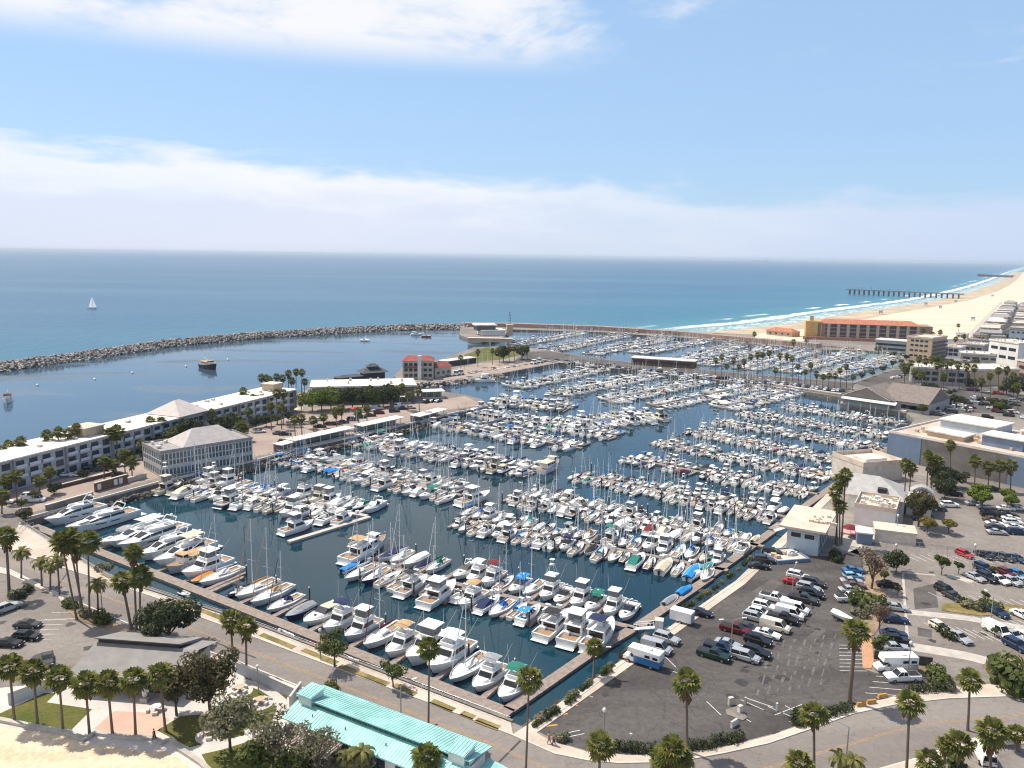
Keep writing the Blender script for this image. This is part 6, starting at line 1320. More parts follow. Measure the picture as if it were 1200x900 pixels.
lm = [((77, 558), 'sedan', 'white', 24), ((92, 558), 'sedan', 'white', 24), ((107, 551), 'suv', 'black', 24), ((116, 552), 'sedan', 'dark grey', 24), ((138, 547), 'sedan', 'white', 20), ((140, 558), 'sedan', 'dark grey', 20), ((163, 539), 'sedan', 'white', 20), ((36, 583), 'wagon', 'white', 10), ((41, 588), 'van', 'white', 10), ((5, 590), 'sedan', 'white', 10), ((304, 507), 'sedan', 'white', 20), ((309, 493), 'suv', 'dark blue', 10), ((314, 490), 'sedan', 'maroon', 10),
      ((321, 490), 'sedan', 'silver', 10), ((327, 509), 'sedan', 'grey', 10), ((334, 510), 'sedan', 'black', 10), ((342, 498), 'suv', 'silver', 15), ((349, 498), 'sedan', 'white', 15), ((360, 497), 'sedan', 'white', 15), ((374, 493), 'sedan', 'white', 15), ((375, 501), 'sedan', 'black', 15), ((386, 498), 'sedan', 'maroon', 15), ((392, 498), 'sedan', 'dark grey', 15), ((402, 496), 'sedan', 'dark blue', 15), ((413, 493), 'suv', 'black', 15), ((423, 490), 'suv', 'dark grey', 15),
      ((434, 488), 'sedan', 'dark grey', 15), ((444, 485), 'suv', 'maroon', 15), ((442, 480), 'van', 'silver', 15), ((426, 483), 'sedan', 'white', 15), ((434, 482), 'sedan', 'white', 15), ((462, 483), 'suv', 'dark grey', 15), ((468, 477), 'van', 'white', 60), ((481, 479), 'sedan', 'silver', 15), ((472, 480), 'sedan', 'dark blue', 15), ((500, 472), 'suv', 'black', 60), ((507, 471), 'sedan', 'dark grey', 60), ((514, 471), 'sedan', 'dark blue', 60)]
o_ = sorted(range(len(lm)), key=lambda i: lm[i][0][0])
for i, (px, k, c, a) in enumerate(lm): car(px, k, c, a, '%s %s on the left mole, %s car from the left edge' % (c, CNAME[k], ORD[o_.index(i)]), GH)
GF = 'cars around the far street and moles'
far = [((1045, 444), 'sedan', 'white'), ((1050, 443), 'sedan', 'white'), ((1055, 442), 'sedan', 'dark grey'), ((1059, 440), 'sedan', 'white'), ((1090, 467), 'suv', 'black'), ((1097, 466), 'suv', 'black'), ((1103, 465), 'sedan', 'black'), ((1123, 471), 'sedan', 'silver'), ((1133, 471), 'suv', 'dark grey'), ((1145, 472), 'suv', 'black'), ((1128, 477), 'sedan', 'white'), ((1138, 458), 'suv', 'purple'), ((1145, 458), 'sedan', 'dark grey'), ((1155, 460), 'sedan', 'white'), ((1169, 462), 'suv', 'red'), ((1187, 460), 'sedan', 'dark grey'), ((1157, 490), 'suv', 'black'), ((1173, 484), 'sedan', 'dark grey'), ((1182, 488), 'suv', 'dark green'), ((1198, 490), 'sedan', 'white'), ((1110, 458), 'sedan', 'white'), ((1118, 459), 'sedan', 'dark blue'), ((1078, 452), 'sedan', 'silver'), ((1086, 454), 'sedan', 'red'), ((1112, 480), 'suv', 'dark grey'), ((1120, 484), 'sedan', 'black')]
for i, (px, k, c) in enumerate(far): car(px, k, c, rnd.choice((-30, -28, 150, 60)), '%s %s on the far street side, %s from left' % (c, CNAME[k], ORD[sorted(range(len(far)), key=lambda j: far[j][0][0]).index(i)]), GF)
_g2 = random.Random(9)
for i, x in enumerate(sorted(_g2.uniform(1085, 1200) for _ in range(44))):
    y = _g2.choice((468, 472, 478, 482, 488, 493)) + _g2.uniform(-1, 1); y += (x - 1140) * .05
    if 1100 < x < 1180 and y > 486: y -= 14
    c = _g2.choice(['black', 'dark grey', 'white', 'silver', 'dark blue', 'grey', 'white', 'maroon']); kk = _g2.choice(['sedan', 'suv', 'hatch', 'minivan'])
    car((x, y), kk, c, _g2.choice((-30, 150, 58)), '%s %s in the busy street lot behind the warehouse, %s from left' % (c, CNAME[kk], ORD[i]), 'cars in the street lot behind the warehouse')
k = 0
for x in range(640, 830, 6):
    y = 421.5 + (x - 640) * .112 + (k % 2) * 2.2
    c = _g2.choice(['black', 'dark grey', 'white', 'silver', 'dark blue', 'grey', 'white']); car((x, y), _g2.choice(['sedan', 'suv', 'hatch']), c, 140, '%s car on the left part of the middle mole, %s from left' % (c, ORD[k]), 'cars on the left part of the middle mole'); k += 1
k = 0
for x in range(842, 988, 5):
    y = 445.5 + (x - 842) * .103 - rnd.uniform(.5, 2.5)
    c = rnd.choice(['black', 'dark grey', 'white', 'silver', 'dark blue', 'grey', 'maroon', 'white']); kk = rnd.choice(['sedan', 'suv', 'hatch']); car((x, y), kk, c, 56 + 180 * (k % 2), '%s %s on the middle mole, %s of its line from left' % (c, CNAME[kk], ORD[k]), 'cars parked along the middle mole'); k += 1

# the motorhome, the painted camper and two trailers
def motorhome(px, ang, label, c_low, c_top):
    g = P(*px); r = empty('motorhome', (g.x, g.y, .01), R(ang), label, 'motorhome')
    b = MB(); b.hexa([(-3.4, -1.15, .55), (1.2, -1.15, .55), (1.2, 1.15, .55), (-3.4, 1.15, .55)], [(-3.4, -1.12, 1.7), (1.2, -1.12, 1.7), (1.2, 1.12, 1.7), (-3.4, 1.12, 1.7)], 0)
    b.hexa([(-3.4, -1.12, 1.7), (1.2, -1.12, 1.7), (1.2, 1.12, 1.7), (-3.4, 1.12, 1.7)], [(-3.4, -1.1, 2.9), (2.3, -1.0, 2.9), (2.3, 1.0, 2.9), (-3.4, 1.1, 2.9)], 1)
    b.hexa([(1.2, -1.0, 1.95), (2.5, -.95, 2.05), (2.5, .95, 2.05), (1.2, 1.0, 1.95)], [(1.2, -1.0, 2.85), (2.35, -.95, 2.8), (2.35, .95, 2.8), (1.2, 1.0, 2.85)], 1)
    b.build('body', [c_low, c_top], r)
    c = MB(); c.hexa([(1.2, -.98, .5), (3.3, -.92, .55), (3.3, .92, .55), (1.2, .98, .5)], [(1.2, -.95, 1.95), (2.3, -.85, 1.3), (2.3, .85, 1.3), (1.2, .95, 1.95)]); c.hexa([(2.2, -.9, .8), (3.3, -.9, .6), (3.3, .9, .6), (2.2, .9, .8)], [(2.2, -.86, 1.28), (3.25, -.85, 1.05), (3.25, .85, 1.05), (2.2, .86, 1.28)]); c.build('cab', CARC['white'], r)
    w_ = MB(); w_.hexa([(1.9, -.8, 1.42), (2.32, -.8, 1.3), (2.32, .8, 1.3), (1.9, .8, 1.42)], [(1.35, -.8, 1.95), (1.5, -.8, 1.95), (1.5, .8, 1.95), (1.35, .8, 1.95)])
    for s in (1, -1):
        w_.box(1.55, s * .965, 1.5, .5, .03, .45)
        for x in (-2.6, -1.2): w_.box(x, s * 1.13, 2.1, .9, .03, .45)
    w_.build('windows', GLASS, r)
    a = MB(); a.box(-1.2, 0, 3.02, .8, .8, .25); a.box(.6, 0, 2.98, .5, .5, .15); a.build('roof_vent', WHITE, r)
    for wx in (2.3, -1.9):
        for q in (1, -1): child('wheel', WHEEL, r, (wx, q * 1.0, .36), scale=(1.1, 1.2, 1.1))
motorhome((1048, 786), 182, 'white motorhome beside the dark hedge of the lot', CARC['silver'], CARC['white'])
motorhome((753, 778), 180 + A1, 'blue and white camper van at the quay planter, nearest the palm', CARC['blue'], CARC['white'])
g = P(799, 729); r = empty('box_trailer', (g.x, g.y, .01), R(-33), 'white and blue box trailer beside the quay planter', 'trailer')
MB().box(0, 0, 1.5, 4.2, 2.1, 1.9).build('body', CARC['white'], r); MB().box(2.11, 0, 1.4, .04, 1.6, 1.4).build('door', CARC['light blue'], r); MB().box(-2.6, 0, .5, 1.2, .12, .12).build('drawbar', PLAST, r)
for q in (1, -1): child('wheel', WHEEL, r, (0, q * 1.0, .33))
g = P(987, 728); r = empty('boat_trailer', (g.x, g.y, .01), R(-60), 'covered boat on a trailer left of the thick palm', 'boat trailer')
for nm, me, roles, par in BOATS[('covered', 6)]:
    child(nm, me, r, (0, 0, .75), scale=(.75, .75, .75), mats=[{'hull': WHITE, 'trim': WHITE, 'canvas': CANV['white'], 'motor': MOTOR}[q] for q in roles])
MB().box(0, 0, .45, 4.0, 1.1, .1).build('trailer_frame', PLAST, r)
for q in (1, -1): child('wheel', WHEEL, r, (-.6, q * .9, .33))
# ------------------------------------------------------------------ buildings
class Bld:
    """a building in its own frame: x along the front from p0 to p1, y away from the viewer, z up"""
    def __init__(s, name, label, p0, p1, depth, cat='building', group=None, world=False):
        a, b = (Vector((*p0, 0)), Vector((*p1, 0))) if world else (P(*p0), P(*p1)); d = b - a
        s.W = d.length; s.D = depth; s.rz = math.atan2(d.y, d.x); s.root = empty(name, a, s.rz, label, cat, group); s.a = a
    def z(s, px, py): return None
    def part(s, name, mb, m, parent=None): return mb.build(name, m, parent or s.root)
    def walls(s, h, m, x0=0, y0=0, w_=None, d=None, z0=-.3, name='wall'):
        w_ = s.W if w_ is None else w_; d = s.D if d is None else d
        b = MB(); b.box(x0 + w_ / 2, y0 + d / 2, (h + z0) / 2, w_, d, h - z0); return s.part(name, b, m)
    def flat(s, h, m, x0=0, y0=0, w_=None, d=None, over=.3, t=.35, par=.0, name='roof'):
        w_ = s.W if w_ is None else w_; d = s.D if d is None else d
        b = MB(); b.box(x0 + w_ / 2, y0 + d / 2, h + t / 2, w_ + 2 * over, d + 2 * over, t)
        if par:
            for cx, cy, sx, sy in ((w_ / 2, -over + .1, w_ + 2 * over, .2), (w_ / 2, d + over - .1, w_ + 2 * over, .2), (-over + .1, d / 2, .2, d + 2 * over - .45), (w_ + over - .1, d / 2, .2, d + 2 * over - .45)): b.box(x0 + cx, y0 + cy, h + t + par / 2, sx, sy, par)
        return s.part(name, b, m)
    def hip(s, z0, h, m, x0=0, y0=0, w_=None, d=None, over=.6, inset=None, name='roof', gable=False, along='x'):
        w_ = s.W if w_ is None else w_; d = s.D if d is None else d
        X0, X1, Y0, Y1 = x0 - over, x0 + w_ + over, y0 - over, y0 + d + over; ins = 0 if gable else (min(w_, d) / 2 if inset is None else inset)
        b = MB(); base = [(X0, Y0, z0), (X1, Y0, z0), (X1, Y1, z0), (X0, Y1, z0)]
        if along == 'x': rg = [(X0 + ins, (Y0 + Y1) / 2, z0 + h), (X1 - ins, (Y0 + Y1) / 2, z0 + h)]; fs = [(0, 1, 5, 4), (1, 2, 5), (2, 3, 4, 5), (3, 0, 4), (3, 2, 1, 0)]
        else: rg = [((X0 + X1) / 2, Y0 + ins, z0 + h), ((X0 + X1) / 2, Y1 - ins, z0 + h)]; fs = [(0, 1, 4), (1, 2, 5, 4), (2, 3, 5), (3, 0, 4, 5), (3, 2, 1, 0)]
        b.add(base + rg, fs); return s.part(name, b, m)
    def wins(s, xs, zs, w_, h, m=None, y=0.0, side='front', frame=True, name='window', fm=None):
        me = {}
        k = (w_, h, side)
        f = MB(); g = MB()
        if side == 'front': f.box(0, -.03, 0, w_ + .2, .07, h + .2); g.box(0, -.05, 0, w_, .07, h)
        else: sg = 1 if side == 'right' else -1; f.box(sg * .03, 0, 0, .07, w_ + .2, h + .2); g.box(sg * .05, 0, 0, .07, w_, h)
        fme = f.mesh(name, [fm or STUC_W]); gme = g.mesh('pane', [m or WINB])
        for z in zs:
            for x in xs:
                loc = (x, y, z) if side == 'front' else ((s.W if side == 'right' else 0) + (y if side == 'right' else -y), x, z)
                if frame: o = child(name, fme, s.root, loc); child('pane', gme, o)
                else: child(name, gme, s.root, loc)
def lin(a, b, n): return [a + (b - a) * (i + .5) / n for i in range(n)]
def units(b, rg, n, h, z0, m=ROOF_W, smin=.6, smax=1.6, x0=None, x1=None, y0=None, y1=None):
    """roof-top machines, each its own part"""
    for i in range(n):
        x, y = rg.uniform(x0 or .1 * b.W, x1 or .9 * b.W), rg.uniform(y0 or .15 * b.D, y1 or .85 * b.D); q = MB(); sx = rg.uniform(smin, smax); q.box(x, y, z0 + h / 2, sx, sx * rg.uniform(.7, 1.2), h); b.part('rooftop_unit', q, m)
g0 = random.Random(5)
# long three-storey hotel on the left mole
A0, A1_ = P(0, 542, 9), P(345, 457, 9)
def hotel(name_label, fa, fb, depth, h, bays_):
    b = Bld('hotel_wing', name_label, fa, fb, depth, world=True); b.walls(h - .4, mat('hotel_stucco', (.50, .50, .50), .85, .1, .4, coords='World')); b.flat(h - .4, ROOF_W, over=.9, t=.4)
    n = max(4, int(b.W / 4.2)); xs = lin(0, b.W, n)
    dk = MB(); dk.box(0, -.04, 0, 2.5, .1, 1.9); dkm = dk.mesh('window', [mat('hotel_window', (.04, .06, .085), .15, 0)])
    bl = MB(); bl.box(0, -.75, -.45, 3.4, .08, .9); bl.box(0, -.4, -.92, 3.4, .8, .12); blm = bl.mesh('balcony', [mat('balcony_white', (.68, .70, .72), .8, .06)])
    cnt = 0
    for i, x in enumerate(xs):
        for z in (1.5, 4.4, 7.2):
            if cnt < 96: child('window', dkm, b.root, (x, 0, z)); cnt += 1
            if z > 2 and i % 4 != 3: child('balcony', blm, b.root, (x, 0, z - .2))
    pr = MB(); pr.box(0, -.45, (h - .4) / 2, .5, .9, h - .4); prm = pr.mesh('pilaster', [STUC_G])
    for k in range(0, n + 1, 4): child('pilaster', prm, b.root, (k * b.W / n, 0, 0))
    units(b, g0, 8, .7, h, CONC_L); return b
d_ = (A1_ - A0).normalized(); F0 = A0 - d_ * 30; nn_ = Vector((-d_.y, d_.x, 0)); 
L_all = (A1_ - F0).length
tpos = (P(222, 486, 9) - F0).dot(d_)
hotel('long three-storey hotel wing with white flat roof on the left mole, nearer half', F0[:2], (F0 + d_ * (tpos - 6.4))[:2], 15, 9.4, 1)
hotel('three-storey hotel wing with white flat roof beyond the pyramid roof', (F0 + d_ * (tpos + 6.6))[:2], A1_[:2], 15, 9.4, 1)
b = Bld('hotel_lobby', 'hotel block with tall pale pyramid roof between the two wings', (F0 + d_ * (tpos - 6.2))[:2], (F0 + d_ * (tpos + 6.4))[:2], 14, world=True); b.walls(9.6, STUC_G); b.hip(9.6, 4.6, mat('pale_shingles', (.55, .49, .45), .9, .1, .5, coords='World'), over=1.0, inset=6.2); b.wins(lin(1, b.W - 1, 4), (4.4, 7.2), 2.4, 1.7)
b = Bld('stair_tower', 'tan stair tower on the far hotel wing roof', (A1_ - d_ * 9 + nn_ * 4)[:2], (A1_ - d_ * 3 + nn_ * 4)[:2], 6, world=True); b.walls(12.2, STUC_T, z0=9.38); b.flat(12.2, ROOF_T)
b = Bld('stair_tower', 'pinkish stair tower on the near hotel wing roof', (F0 + d_ * ((P(84, 512, 9) - F0).dot(d_)) + nn_ * 3)[:2], (F0 + d_ * ((P(84, 512, 9) - F0).dot(d_) + 7) + nn_ * 3)[:2], 7, world=True); b.walls(12, STUC_T, z0=9.38); b.flat(12, ROOF_T)
# glass club building
b = Bld('club_building', 'glass-fronted club building with grey hipped roof on the mole quay', (190, 560), (296, 541), 15); hz = 7.6
b.walls(hz, mat('club_glass', (.10, .12, .135), .25, .3, .5), x0=.1, y0=.1, w_=b.W - .2, d=b.D - .2)
m = MB(); n = 26
for i in range(n + 1): m.box(b.W * i / n, 0, hz / 2, .22, .22, hz)
for i in range(11): m.box(0, b.D * i / 10, hz / 2, .22, .22, hz)
b.part('mullions', m, STUC_W)
m = MB()
for z in (.3, 2.6, 3.2, 5.2, 7.3): m.box(b.W / 2, -.02, z, b.W, .2, .3 if z != 3.2 else .9); m.box(-.02, b.D / 2, z, .2, b.D, .3 if z != 3.2 else .9)
b.part('spandrel', m, mat('club_spandrel', (.45, .46, .46), .8, .1)); b.flat(hz, ROOF_G, over=.25, t=.3, par=.5); b.hip(hz + .35, 4.4, mat('silver_shingles', (.44, .40, .38), .9, .12, .5, coords='World'), x0=7, w_=b.W - 9, y0=.5, d=b.D - 1, over=.2, inset=6.0, name='hipped_roof')
units(b, g0, 6, .8, hz + .3, ROOF_W, x0=1, x1=6.5)
b = Bld('kiosk', 'small pale pyramid-roofed kiosk behind the club building', (247, 512), (264, 508), 6); b.walls(4.5, STUC_G); b.hip(4.5, 3, MATS['silver_shingles'], over=1.2)
# white-roofed mole building, pavilion, carports
b = Bld('mole_building', 'long low building with pale flat roof behind the tree belt', (366, 474), (486, 471), 18); hz = 7.5; b.walls(hz, mat('dark_siding', (.13, .125, .12), .85, .2, .4)); b.flat(hz, ROOF_W, over=1.0, t=.8); b.wins(lin(2, b.W - 2, 12), (5.2,), 3, 1.6, frame=False); units(b, g0, 7, 1.3, hz + .8, ROOF_T)
b = Bld('pavilion', 'dark tiered-roof pavilion above the outer harbour', (427, 446), (454, 444), 10); b.walls(4, DARKW, x0=1, y0=1, w_=b.W - 2, d=b.D - 2); b.hip(4, 2.2, mat('slate_roof', (.07, .075, .08), .9, .2, .5), over=1, inset=3.5); b.walls(7, DARKW, x0=b.W * .3, w_=b.W * .4, y0=b.D * .3, d=b.D * .4, z0=5.5, name='upper_wall'); b.hip(7, 1.4, MATS['slate_roof'], x0=b.W * .3, w_=b.W * .4, y0=b.D * .3, d=b.D * .4, over=.8, name='upper_roof')
b = Bld('boat_shed', 'low dark shed joining the pavilion to the mole', (398, 449), (427, 446), 6); b.walls(2.6, DARKW); b.hip(2.6, 1.0, MATS['slate_roof'], over=.4)
for p0, p1, dp, h, lb in [((346, 527), (415, 511), 5, 3.0, 'long carport with pale roof along the mole quay, left'), ((425, 509), (474, 498), 5, 3.0, 'carport with pale roof along the mole quay, middle'), ((492, 496), (524, 487), 5, 2.6, 'carport with pale roof along the mole quay, right'), ((330, 531), (345, 527), 4, 2.6, 'small bluish shed at the end of the long carport'), ((496, 468), (521, 467), 7, 3.4, 'open shed with white roof near the mole tip'), ((455, 474), (482, 473), 6, 3.2, 'low white-roofed porch beside the mole building')]:
    b = Bld('carport', lb, p0, p1, dp, cat='carport'); b.flat(h, ROOF_W, over=.3, t=.25); m = MB(); m.box(b.W / 2, b.D - .15, h / 2, b.W, .2, h); b.part('back_wall', m, STUC_G)
    m = MB(); m.box(b.W / 2, .0, .45, b.W, .15, .9); b.part('parapet', m, CONC)
    for x in lin(0, b.W, max(3, int(b.W / 4))): q = MB(); q.box(x, .15, h / 2, .2, .2, h); b.part('post', q, STUC_W)
for p0, p1, h, lb, mm in [((55, 601), (110, 585), 2.0, 'brown retaining wall on the mole quay', CONC_D), ((112, 577), (150, 566), 2.6, 'brown screen wall with white panels on the mole quay', BROWNW), ((60, 575), (135, 556), 1.0, 'low brown wall along the mole lot', BROWNW), ((150, 566), (172, 560), 1.4, 'grey railing wall left of the club building', CONC)]:
    b = Bld('screen_wall', lb, p0, p1, .5, cat='wall'); m = MB(); m.box(b.W / 2, .25, h / 2, b.W, .5, h); b.part('panel', m, mm); m = MB(); m.box(b.W / 2, .25, h + .08, b.W + .1, .7, .14); b.part('coping', m, CONC_L)
    if 'white panels' in lb:
        for x in (b.W * .12, b.W * .62, b.W * .78): q = MB(); q.box(x, -.03, 1.3, b.W * .11, .05, 1.7); b.part('white_panel', q, STUC_W)
qf = PP([(25, 610)] + list(reversed(BQUAY[:7])))
MB().strip(offset(qf, -.2), .5, -.1, .55).build('quay_coping', CONC_L, label='pale concrete quay coping along the left mole', cat='wall')
# red-roofed building
b = Bld('red_roofed_building', 'cream building with red hipped roofs above the outer harbour', (472, 444), (508, 444), 12); hz = 10; b.walls(hz, mat('cream_stucco', (.48, .41, .33), .85, .12, .4)); b.hip(hz, 2.4, TILE_R, over=.5, inset=3); b.wins(lin(.5, b.W - .5, 6), (2, 5, 8), 1.8, 1.6, frame=False); m = MB(); m.box(b.W * .55, -1.2, 6.5, b.W * .12, 2.4, 13); b.part('stair_tower', m, STUC_W); m = MB(); m.box(b.W * .3, -.5, 6.6, b.W * .5, 1.0, .9); b.part('awning', m, TILE_R)
b = Bld('red_roofed_annex', 'lower red-roofed annex beside the cream building', (510, 443), (529, 440), 9); b.walls(5.5, MATS['cream_stucco']); b.hip(5.5, 2.6, TILE_R, over=.4, gable=True); b.wins(lin(.5, b.W - .5, 3), (2.6,), 1.8, 1.4, frame=False)
b = Bld('low_shed', 'pale flat-roofed shed right of the red-roofed annex', (523, 430), (558, 425), 7); b.walls(3.2, DARKW); b.flat(3.2, ROOF_W)
b = Bld('club_house', 'white curved-front clubhouse at the root of the breakwater', (556, 393.5), (592, 393), 20); b.walls(4.0, STUC_W, x0=b.W * .25, w_=b.W * .75); b.flat(4.0, ROOF_W, over=.8, t=.6, x0=b.W * .25, w_=b.W * .75); b.walls(8, mat('band_glass', (.08, .09, .10), .2, 0), x0=b.W * .12, w_=b.W * .6, y0=4, d=b.D - 6, z0=3.9, name='glass_band'); b.flat(8, ROOF_W, x0=b.W * .12, w_=b.W * .6, y0=4, d=b.D - 6, over=1.2, t=1.2, name='upper_roof')
b = Bld('watch_tower', 'tan watch tower with lattice mast by the far basin', (594, 393), (601, 393), 5); b.walls(9, STUC_T); b.flat(9, ROOF_T, over=.6); m = MB()
zt = zat(P(597, 393), 366)
for s in (1, -1): m.tube((b.W / 2 + s * .8, 2.5, 9.3), (b.W / 2 + s * .25, 2.5, zt), .16, n=4)
for k in range(5): m.box(b.W / 2, 2.5, 10 + (zt - 10) * k / 4.2, 2.2 - k * .3, .3, .3)
b.part('mast', m, mat('mast_grey', (.10, .10, .11), .7, 0))
b = Bld('low_terrace', 'tan terrace building in front of the white clubhouse', (548, 400), (600, 401), 6); b.walls(2.5, STUC_T); b.flat(2.5, ROOF_T)
# middle mole shed
b = Bld('mole_shed', 'long brown shed with white roof on the middle mole', (740, 427), (813, 432), 9); hz = zat(P(775, 429), 420.5); b.walls(hz - .5, BROWNW); b.flat(hz - .5, ROOF_W, over=.8, t=.5); b.wins(lin(1, b.W - 1, 14), (2.2,), 2.6, 1.6, m=DARKW, frame=False)
# ochre hotel with orange roofs
b = Bld('beach_hotel', 'four-storey beach hotel with long orange tiled roof', (946, 397), (1076, 402), 24); hz = zat(P(1010, 399), 380); b.walls(hz, mat('hotel_brown', (.30, .20, .15), .85, .15, .4), x0=10); b.hip(hz, 3.4, TILE, x0=10, w_=b.W - 10, over=1.4, inset=6)
nb_ = 10; xs = lin(14, b.W - 1, nb_)
wm = MB(); wm.box(0, -.06, 0, 7.5, .12, 2.2); wme = wm.mesh('window', [mat('hotel_recess', (.05, .055, .07), .4, 0)])
for x in xs:
    for z in [hz * q for q in (.16, .40, .64, .87)]: child('window', wme, b.root, (x, 0, z))
m = MB()
m.box(0, -.5, hz / 2, 2.4, 1.0, hz); m = m.mesh('pilaster', [mat('pier_stucco', (.45, .36, .30), .85, .1)])
for i in range(nb_ + 1): child('pilaster', m, b.root, (14 - 5 + (b.W - 10) * i / nb_, 0, 0))
b.walls(hz + 1.5, STUC_Y, x0=-2, w_=13, y0=-1, d=14, name='ochre_tower'); m = MB(); m.box(3, 6, hz + 3.5, 3, 3, 4.5); b.part('roof_stack', m, STUC_T)
m = MB(); m.box(b.W * .33, -3, 1.3, b.W * .75, 4, 2.6); b.part('podium', m, mat('podium_brick', (.33, .16, .11), .9, .15))
b = Bld('beach_house', 'small orange-roofed beach building left of the ochre hotel', (898, 392), (928, 395), 12); b.walls(4, STUC_T); b.hip(4, 3.0, TILE, over=1); b.wins(lin(1, b.W - 1, 4), (2,), 2, 1.5, frame=False)
MB().strip(PP([(836, 398), (880, 401), (950, 405), (1000, 409)]), 3, 0, 1.2).build('basin_wall', mat('brown_sea_wall', (.33, .23, .18), .9, .2, .2, coords='World'), label='low brown wall between the far basin and the beach', cat='wall')
# beige apartment block and neighbours
b = Bld('apartment_block', 'beige apartment block with dark balconies on its right side', (1061, 421), (1090, 424), 26); hz = zat(P(1075, 422), 396); b.walls(hz, STUC_T); b.flat(hz, ROOF_T, over=.2, par=.8); b.wins(lin(2, b.W - 2, 4), [hz * q for q in (.22, .45, .68, .88)], 2.2, 1.3, frame=False)
ba = MB(); ba.box(0, 0, 0, 1.4, 22, 1.2); bm_ = ba.mesh('balcony', [mat('dark_balcony', (.10, .11, .13), .8, .1)])
for q in (.15, .32, .49, .66, .83): child('balcony', bm_, b.root, (b.W + .75, 13, hz * q))
b = Bld('annex_block', 'two-storey grey block with white roof left of the beige apartments', (1025, 411), (1062, 414), 14); hz = zat(P(1043, 412), 399); b.walls(hz, STUC_G); b.flat(hz, ROOF_W, over=.5, t=.5); b.wins(lin(1, b.W - 1, 6), (2.2, 5.5), 4, 1.6, frame=False)
# grey gabled hall
b = Bld('gabled_hall', 'large hall with brown-grey gabled roof and white awning on the quay', (988, 472), (1086, 486), 26); b.walls(4.5, STUC_G, x0=1); b.hip(4.6, 6.2, mat('brown_shingles', (.20, .165, .145), .9, .15, .6, coords='World'), x0=18, w_=b.W - 18, over=.8, gable=True)
b.hip(4.5, 5.2, MATS['brown_shingles'], x0=0, w_=24, y0=-3, d=20, over=.8, gable=True, along='y', name='front_gable'); m = MB(); m.add([(0.6, -3.2, 4.5), (23.4, -3.2, 4.5), (12, -3.2, 8.6)], [(0, 1, 2)]); m.box(12, -3, 2.2, 22, .3, 4.4); b.part('gable_wall', m, mat('sage_siding', (.33, .36, .33), .85, .1)); m = MB(); m.hexa([(1, -5.2, 2.9), (26, -5.2, 2.9), (26, -3.2, 3.4), (1, -3.2, 3.4)], [(1, -5.2, 3.1), (26, -5.2, 3.1), (26, -3.2, 4.2), (1, -3.2, 4.2)]); b.part('awning', m, STUC_W); b.wins(lin(27, b.W - 1, 10), (2.3,), 2.0, 1.8, m=DARKW)
m = MB(); m.add([(.7, -3.85, 4.6), (12, -3.85, 9.75), (12, -3.85, 9.35), (1.4, -3.85, 4.6)], [(0, 1, 2, 3)]); m.add([(23.3, -3.85, 4.6), (12, -3.85, 9.75), (12, -3.85, 9.35), (22.6, -3.85, 4.6)], [(0, 1, 2, 3)]); b.part('bargeboard', m, STUC_W)
# warehouse
b = Bld('warehouse', 'big slate-blue and grey warehouse block behind the restaurant', (1039, 537), (1205, 573), 42); hz = zat(P(1120, 555), 523); b.walls(hz, mat('warehouse_grey', (.155, .142, .13), .9, .22, .25, coords='World')); m = MB(); m.box(5.6, -.06, hz / 2, 11.3, .14, hz); b.part('blue_panel', m, BLUEW); m = MB(); m.box(b.W - 3, -.06, hz / 2, 6, .14, hz); b.part('blue_end_panel', m, BLUEW)
b.flat(hz, mat('warehouse_roof', (.50, .40, .33), .9, .2, .12, coords='World'), over=.05, t=.25); m = MB(); m.box(b.W / 2, .2, hz + .55, b.W, .35, .6); m.box(.2, b.D / 2, hz + .55, .35, b.D - .8, .6); b.part('parapet', m, ROOF_W)
def upper(x0, y0, w_, d, h, wm_, rm, nm): 
    b.walls(hz + h, wm_, x0=x0, y0=y0, w_=w_, d=d, z0=hz + .2, name='penthouse_wall'); b.flat(hz + h, rm, x0=x0, y0=y0, w_=w_, d=d, over=.5, t=.4, name='penthouse_roof')
upper(6, 24, 18, 14, 3.0, STUC_B, ROOF_W, 'a'); upper(34, 26, 6, 8, 4.0, STUC_T, ROOF_W, 'b'); upper(27, 7, 12, 8, 3.6, BLUEW, ROOF_W, 'c'); upper(10, 6, 12, 7, 1.8, STUC_T, ROOF_W, 'd'); upper(47, 20, b.W - 49, 17, 2.6, STUC_T, ROOF_T, 'e'); upper(30, 30, 3, 3, 2.5, STUC_B, ROOF_W, 'g'); upper(42, 8, 6, 4, 2.0, STUC_T, ROOF_W, 'h'); units(b, g0, 40, 1.0, hz + .2, STUC_T, y1=20)
m = MB(); m.box(47 + 8, 19.9, hz + 1.4, 5, .1, 1.6); b.part('louvre', m, DARKW)
# restaurant complex
b = Bld('restaurant', 'quayside restaurant with pale shingled roofs and a roof full of machines', (1000, 614), (1048, 622), 12); b.walls(4.6, STUC_W, w_=b.W); b.flat(4.6, ROOF_T, over=.1, t=.3, par=.9); units(b, g0, 26, .9, 4.9, ROOF_W, .5, 1.4, y0=3, y1=10)
q = mat('pale_grey_shingles', (.40, .385, .37), .9, .12, .6, coords='World')
m = MB(); x0, x1, y0, y1 = -4, b.W + 2, b.D + .2, b.D + 16; m.add([(x0, y0, 4.4), (x1, y0, 4.4), (x1, y1, 4.4), (x0, y1, 4.4), (x0 + 1, y0 + 8, 8.6), (x1 - 8, y0 + 8, 8.6)], [(0, 1, 5, 4), (1, 2, 5), (2, 3, 4, 5), (3, 0, 4), (3, 2, 1, 0)]); b.part('shingled_roof', m, q); b.walls(4.3, STUC_W, x0=-3, y0=b.D + .8, w_=b.W + 4, d=15, name='hall_wall'); m = MB(); m.box(5, b.D + 3, 6.2, 2.2, 2, .9); b.part('skylight', m, DARKW)
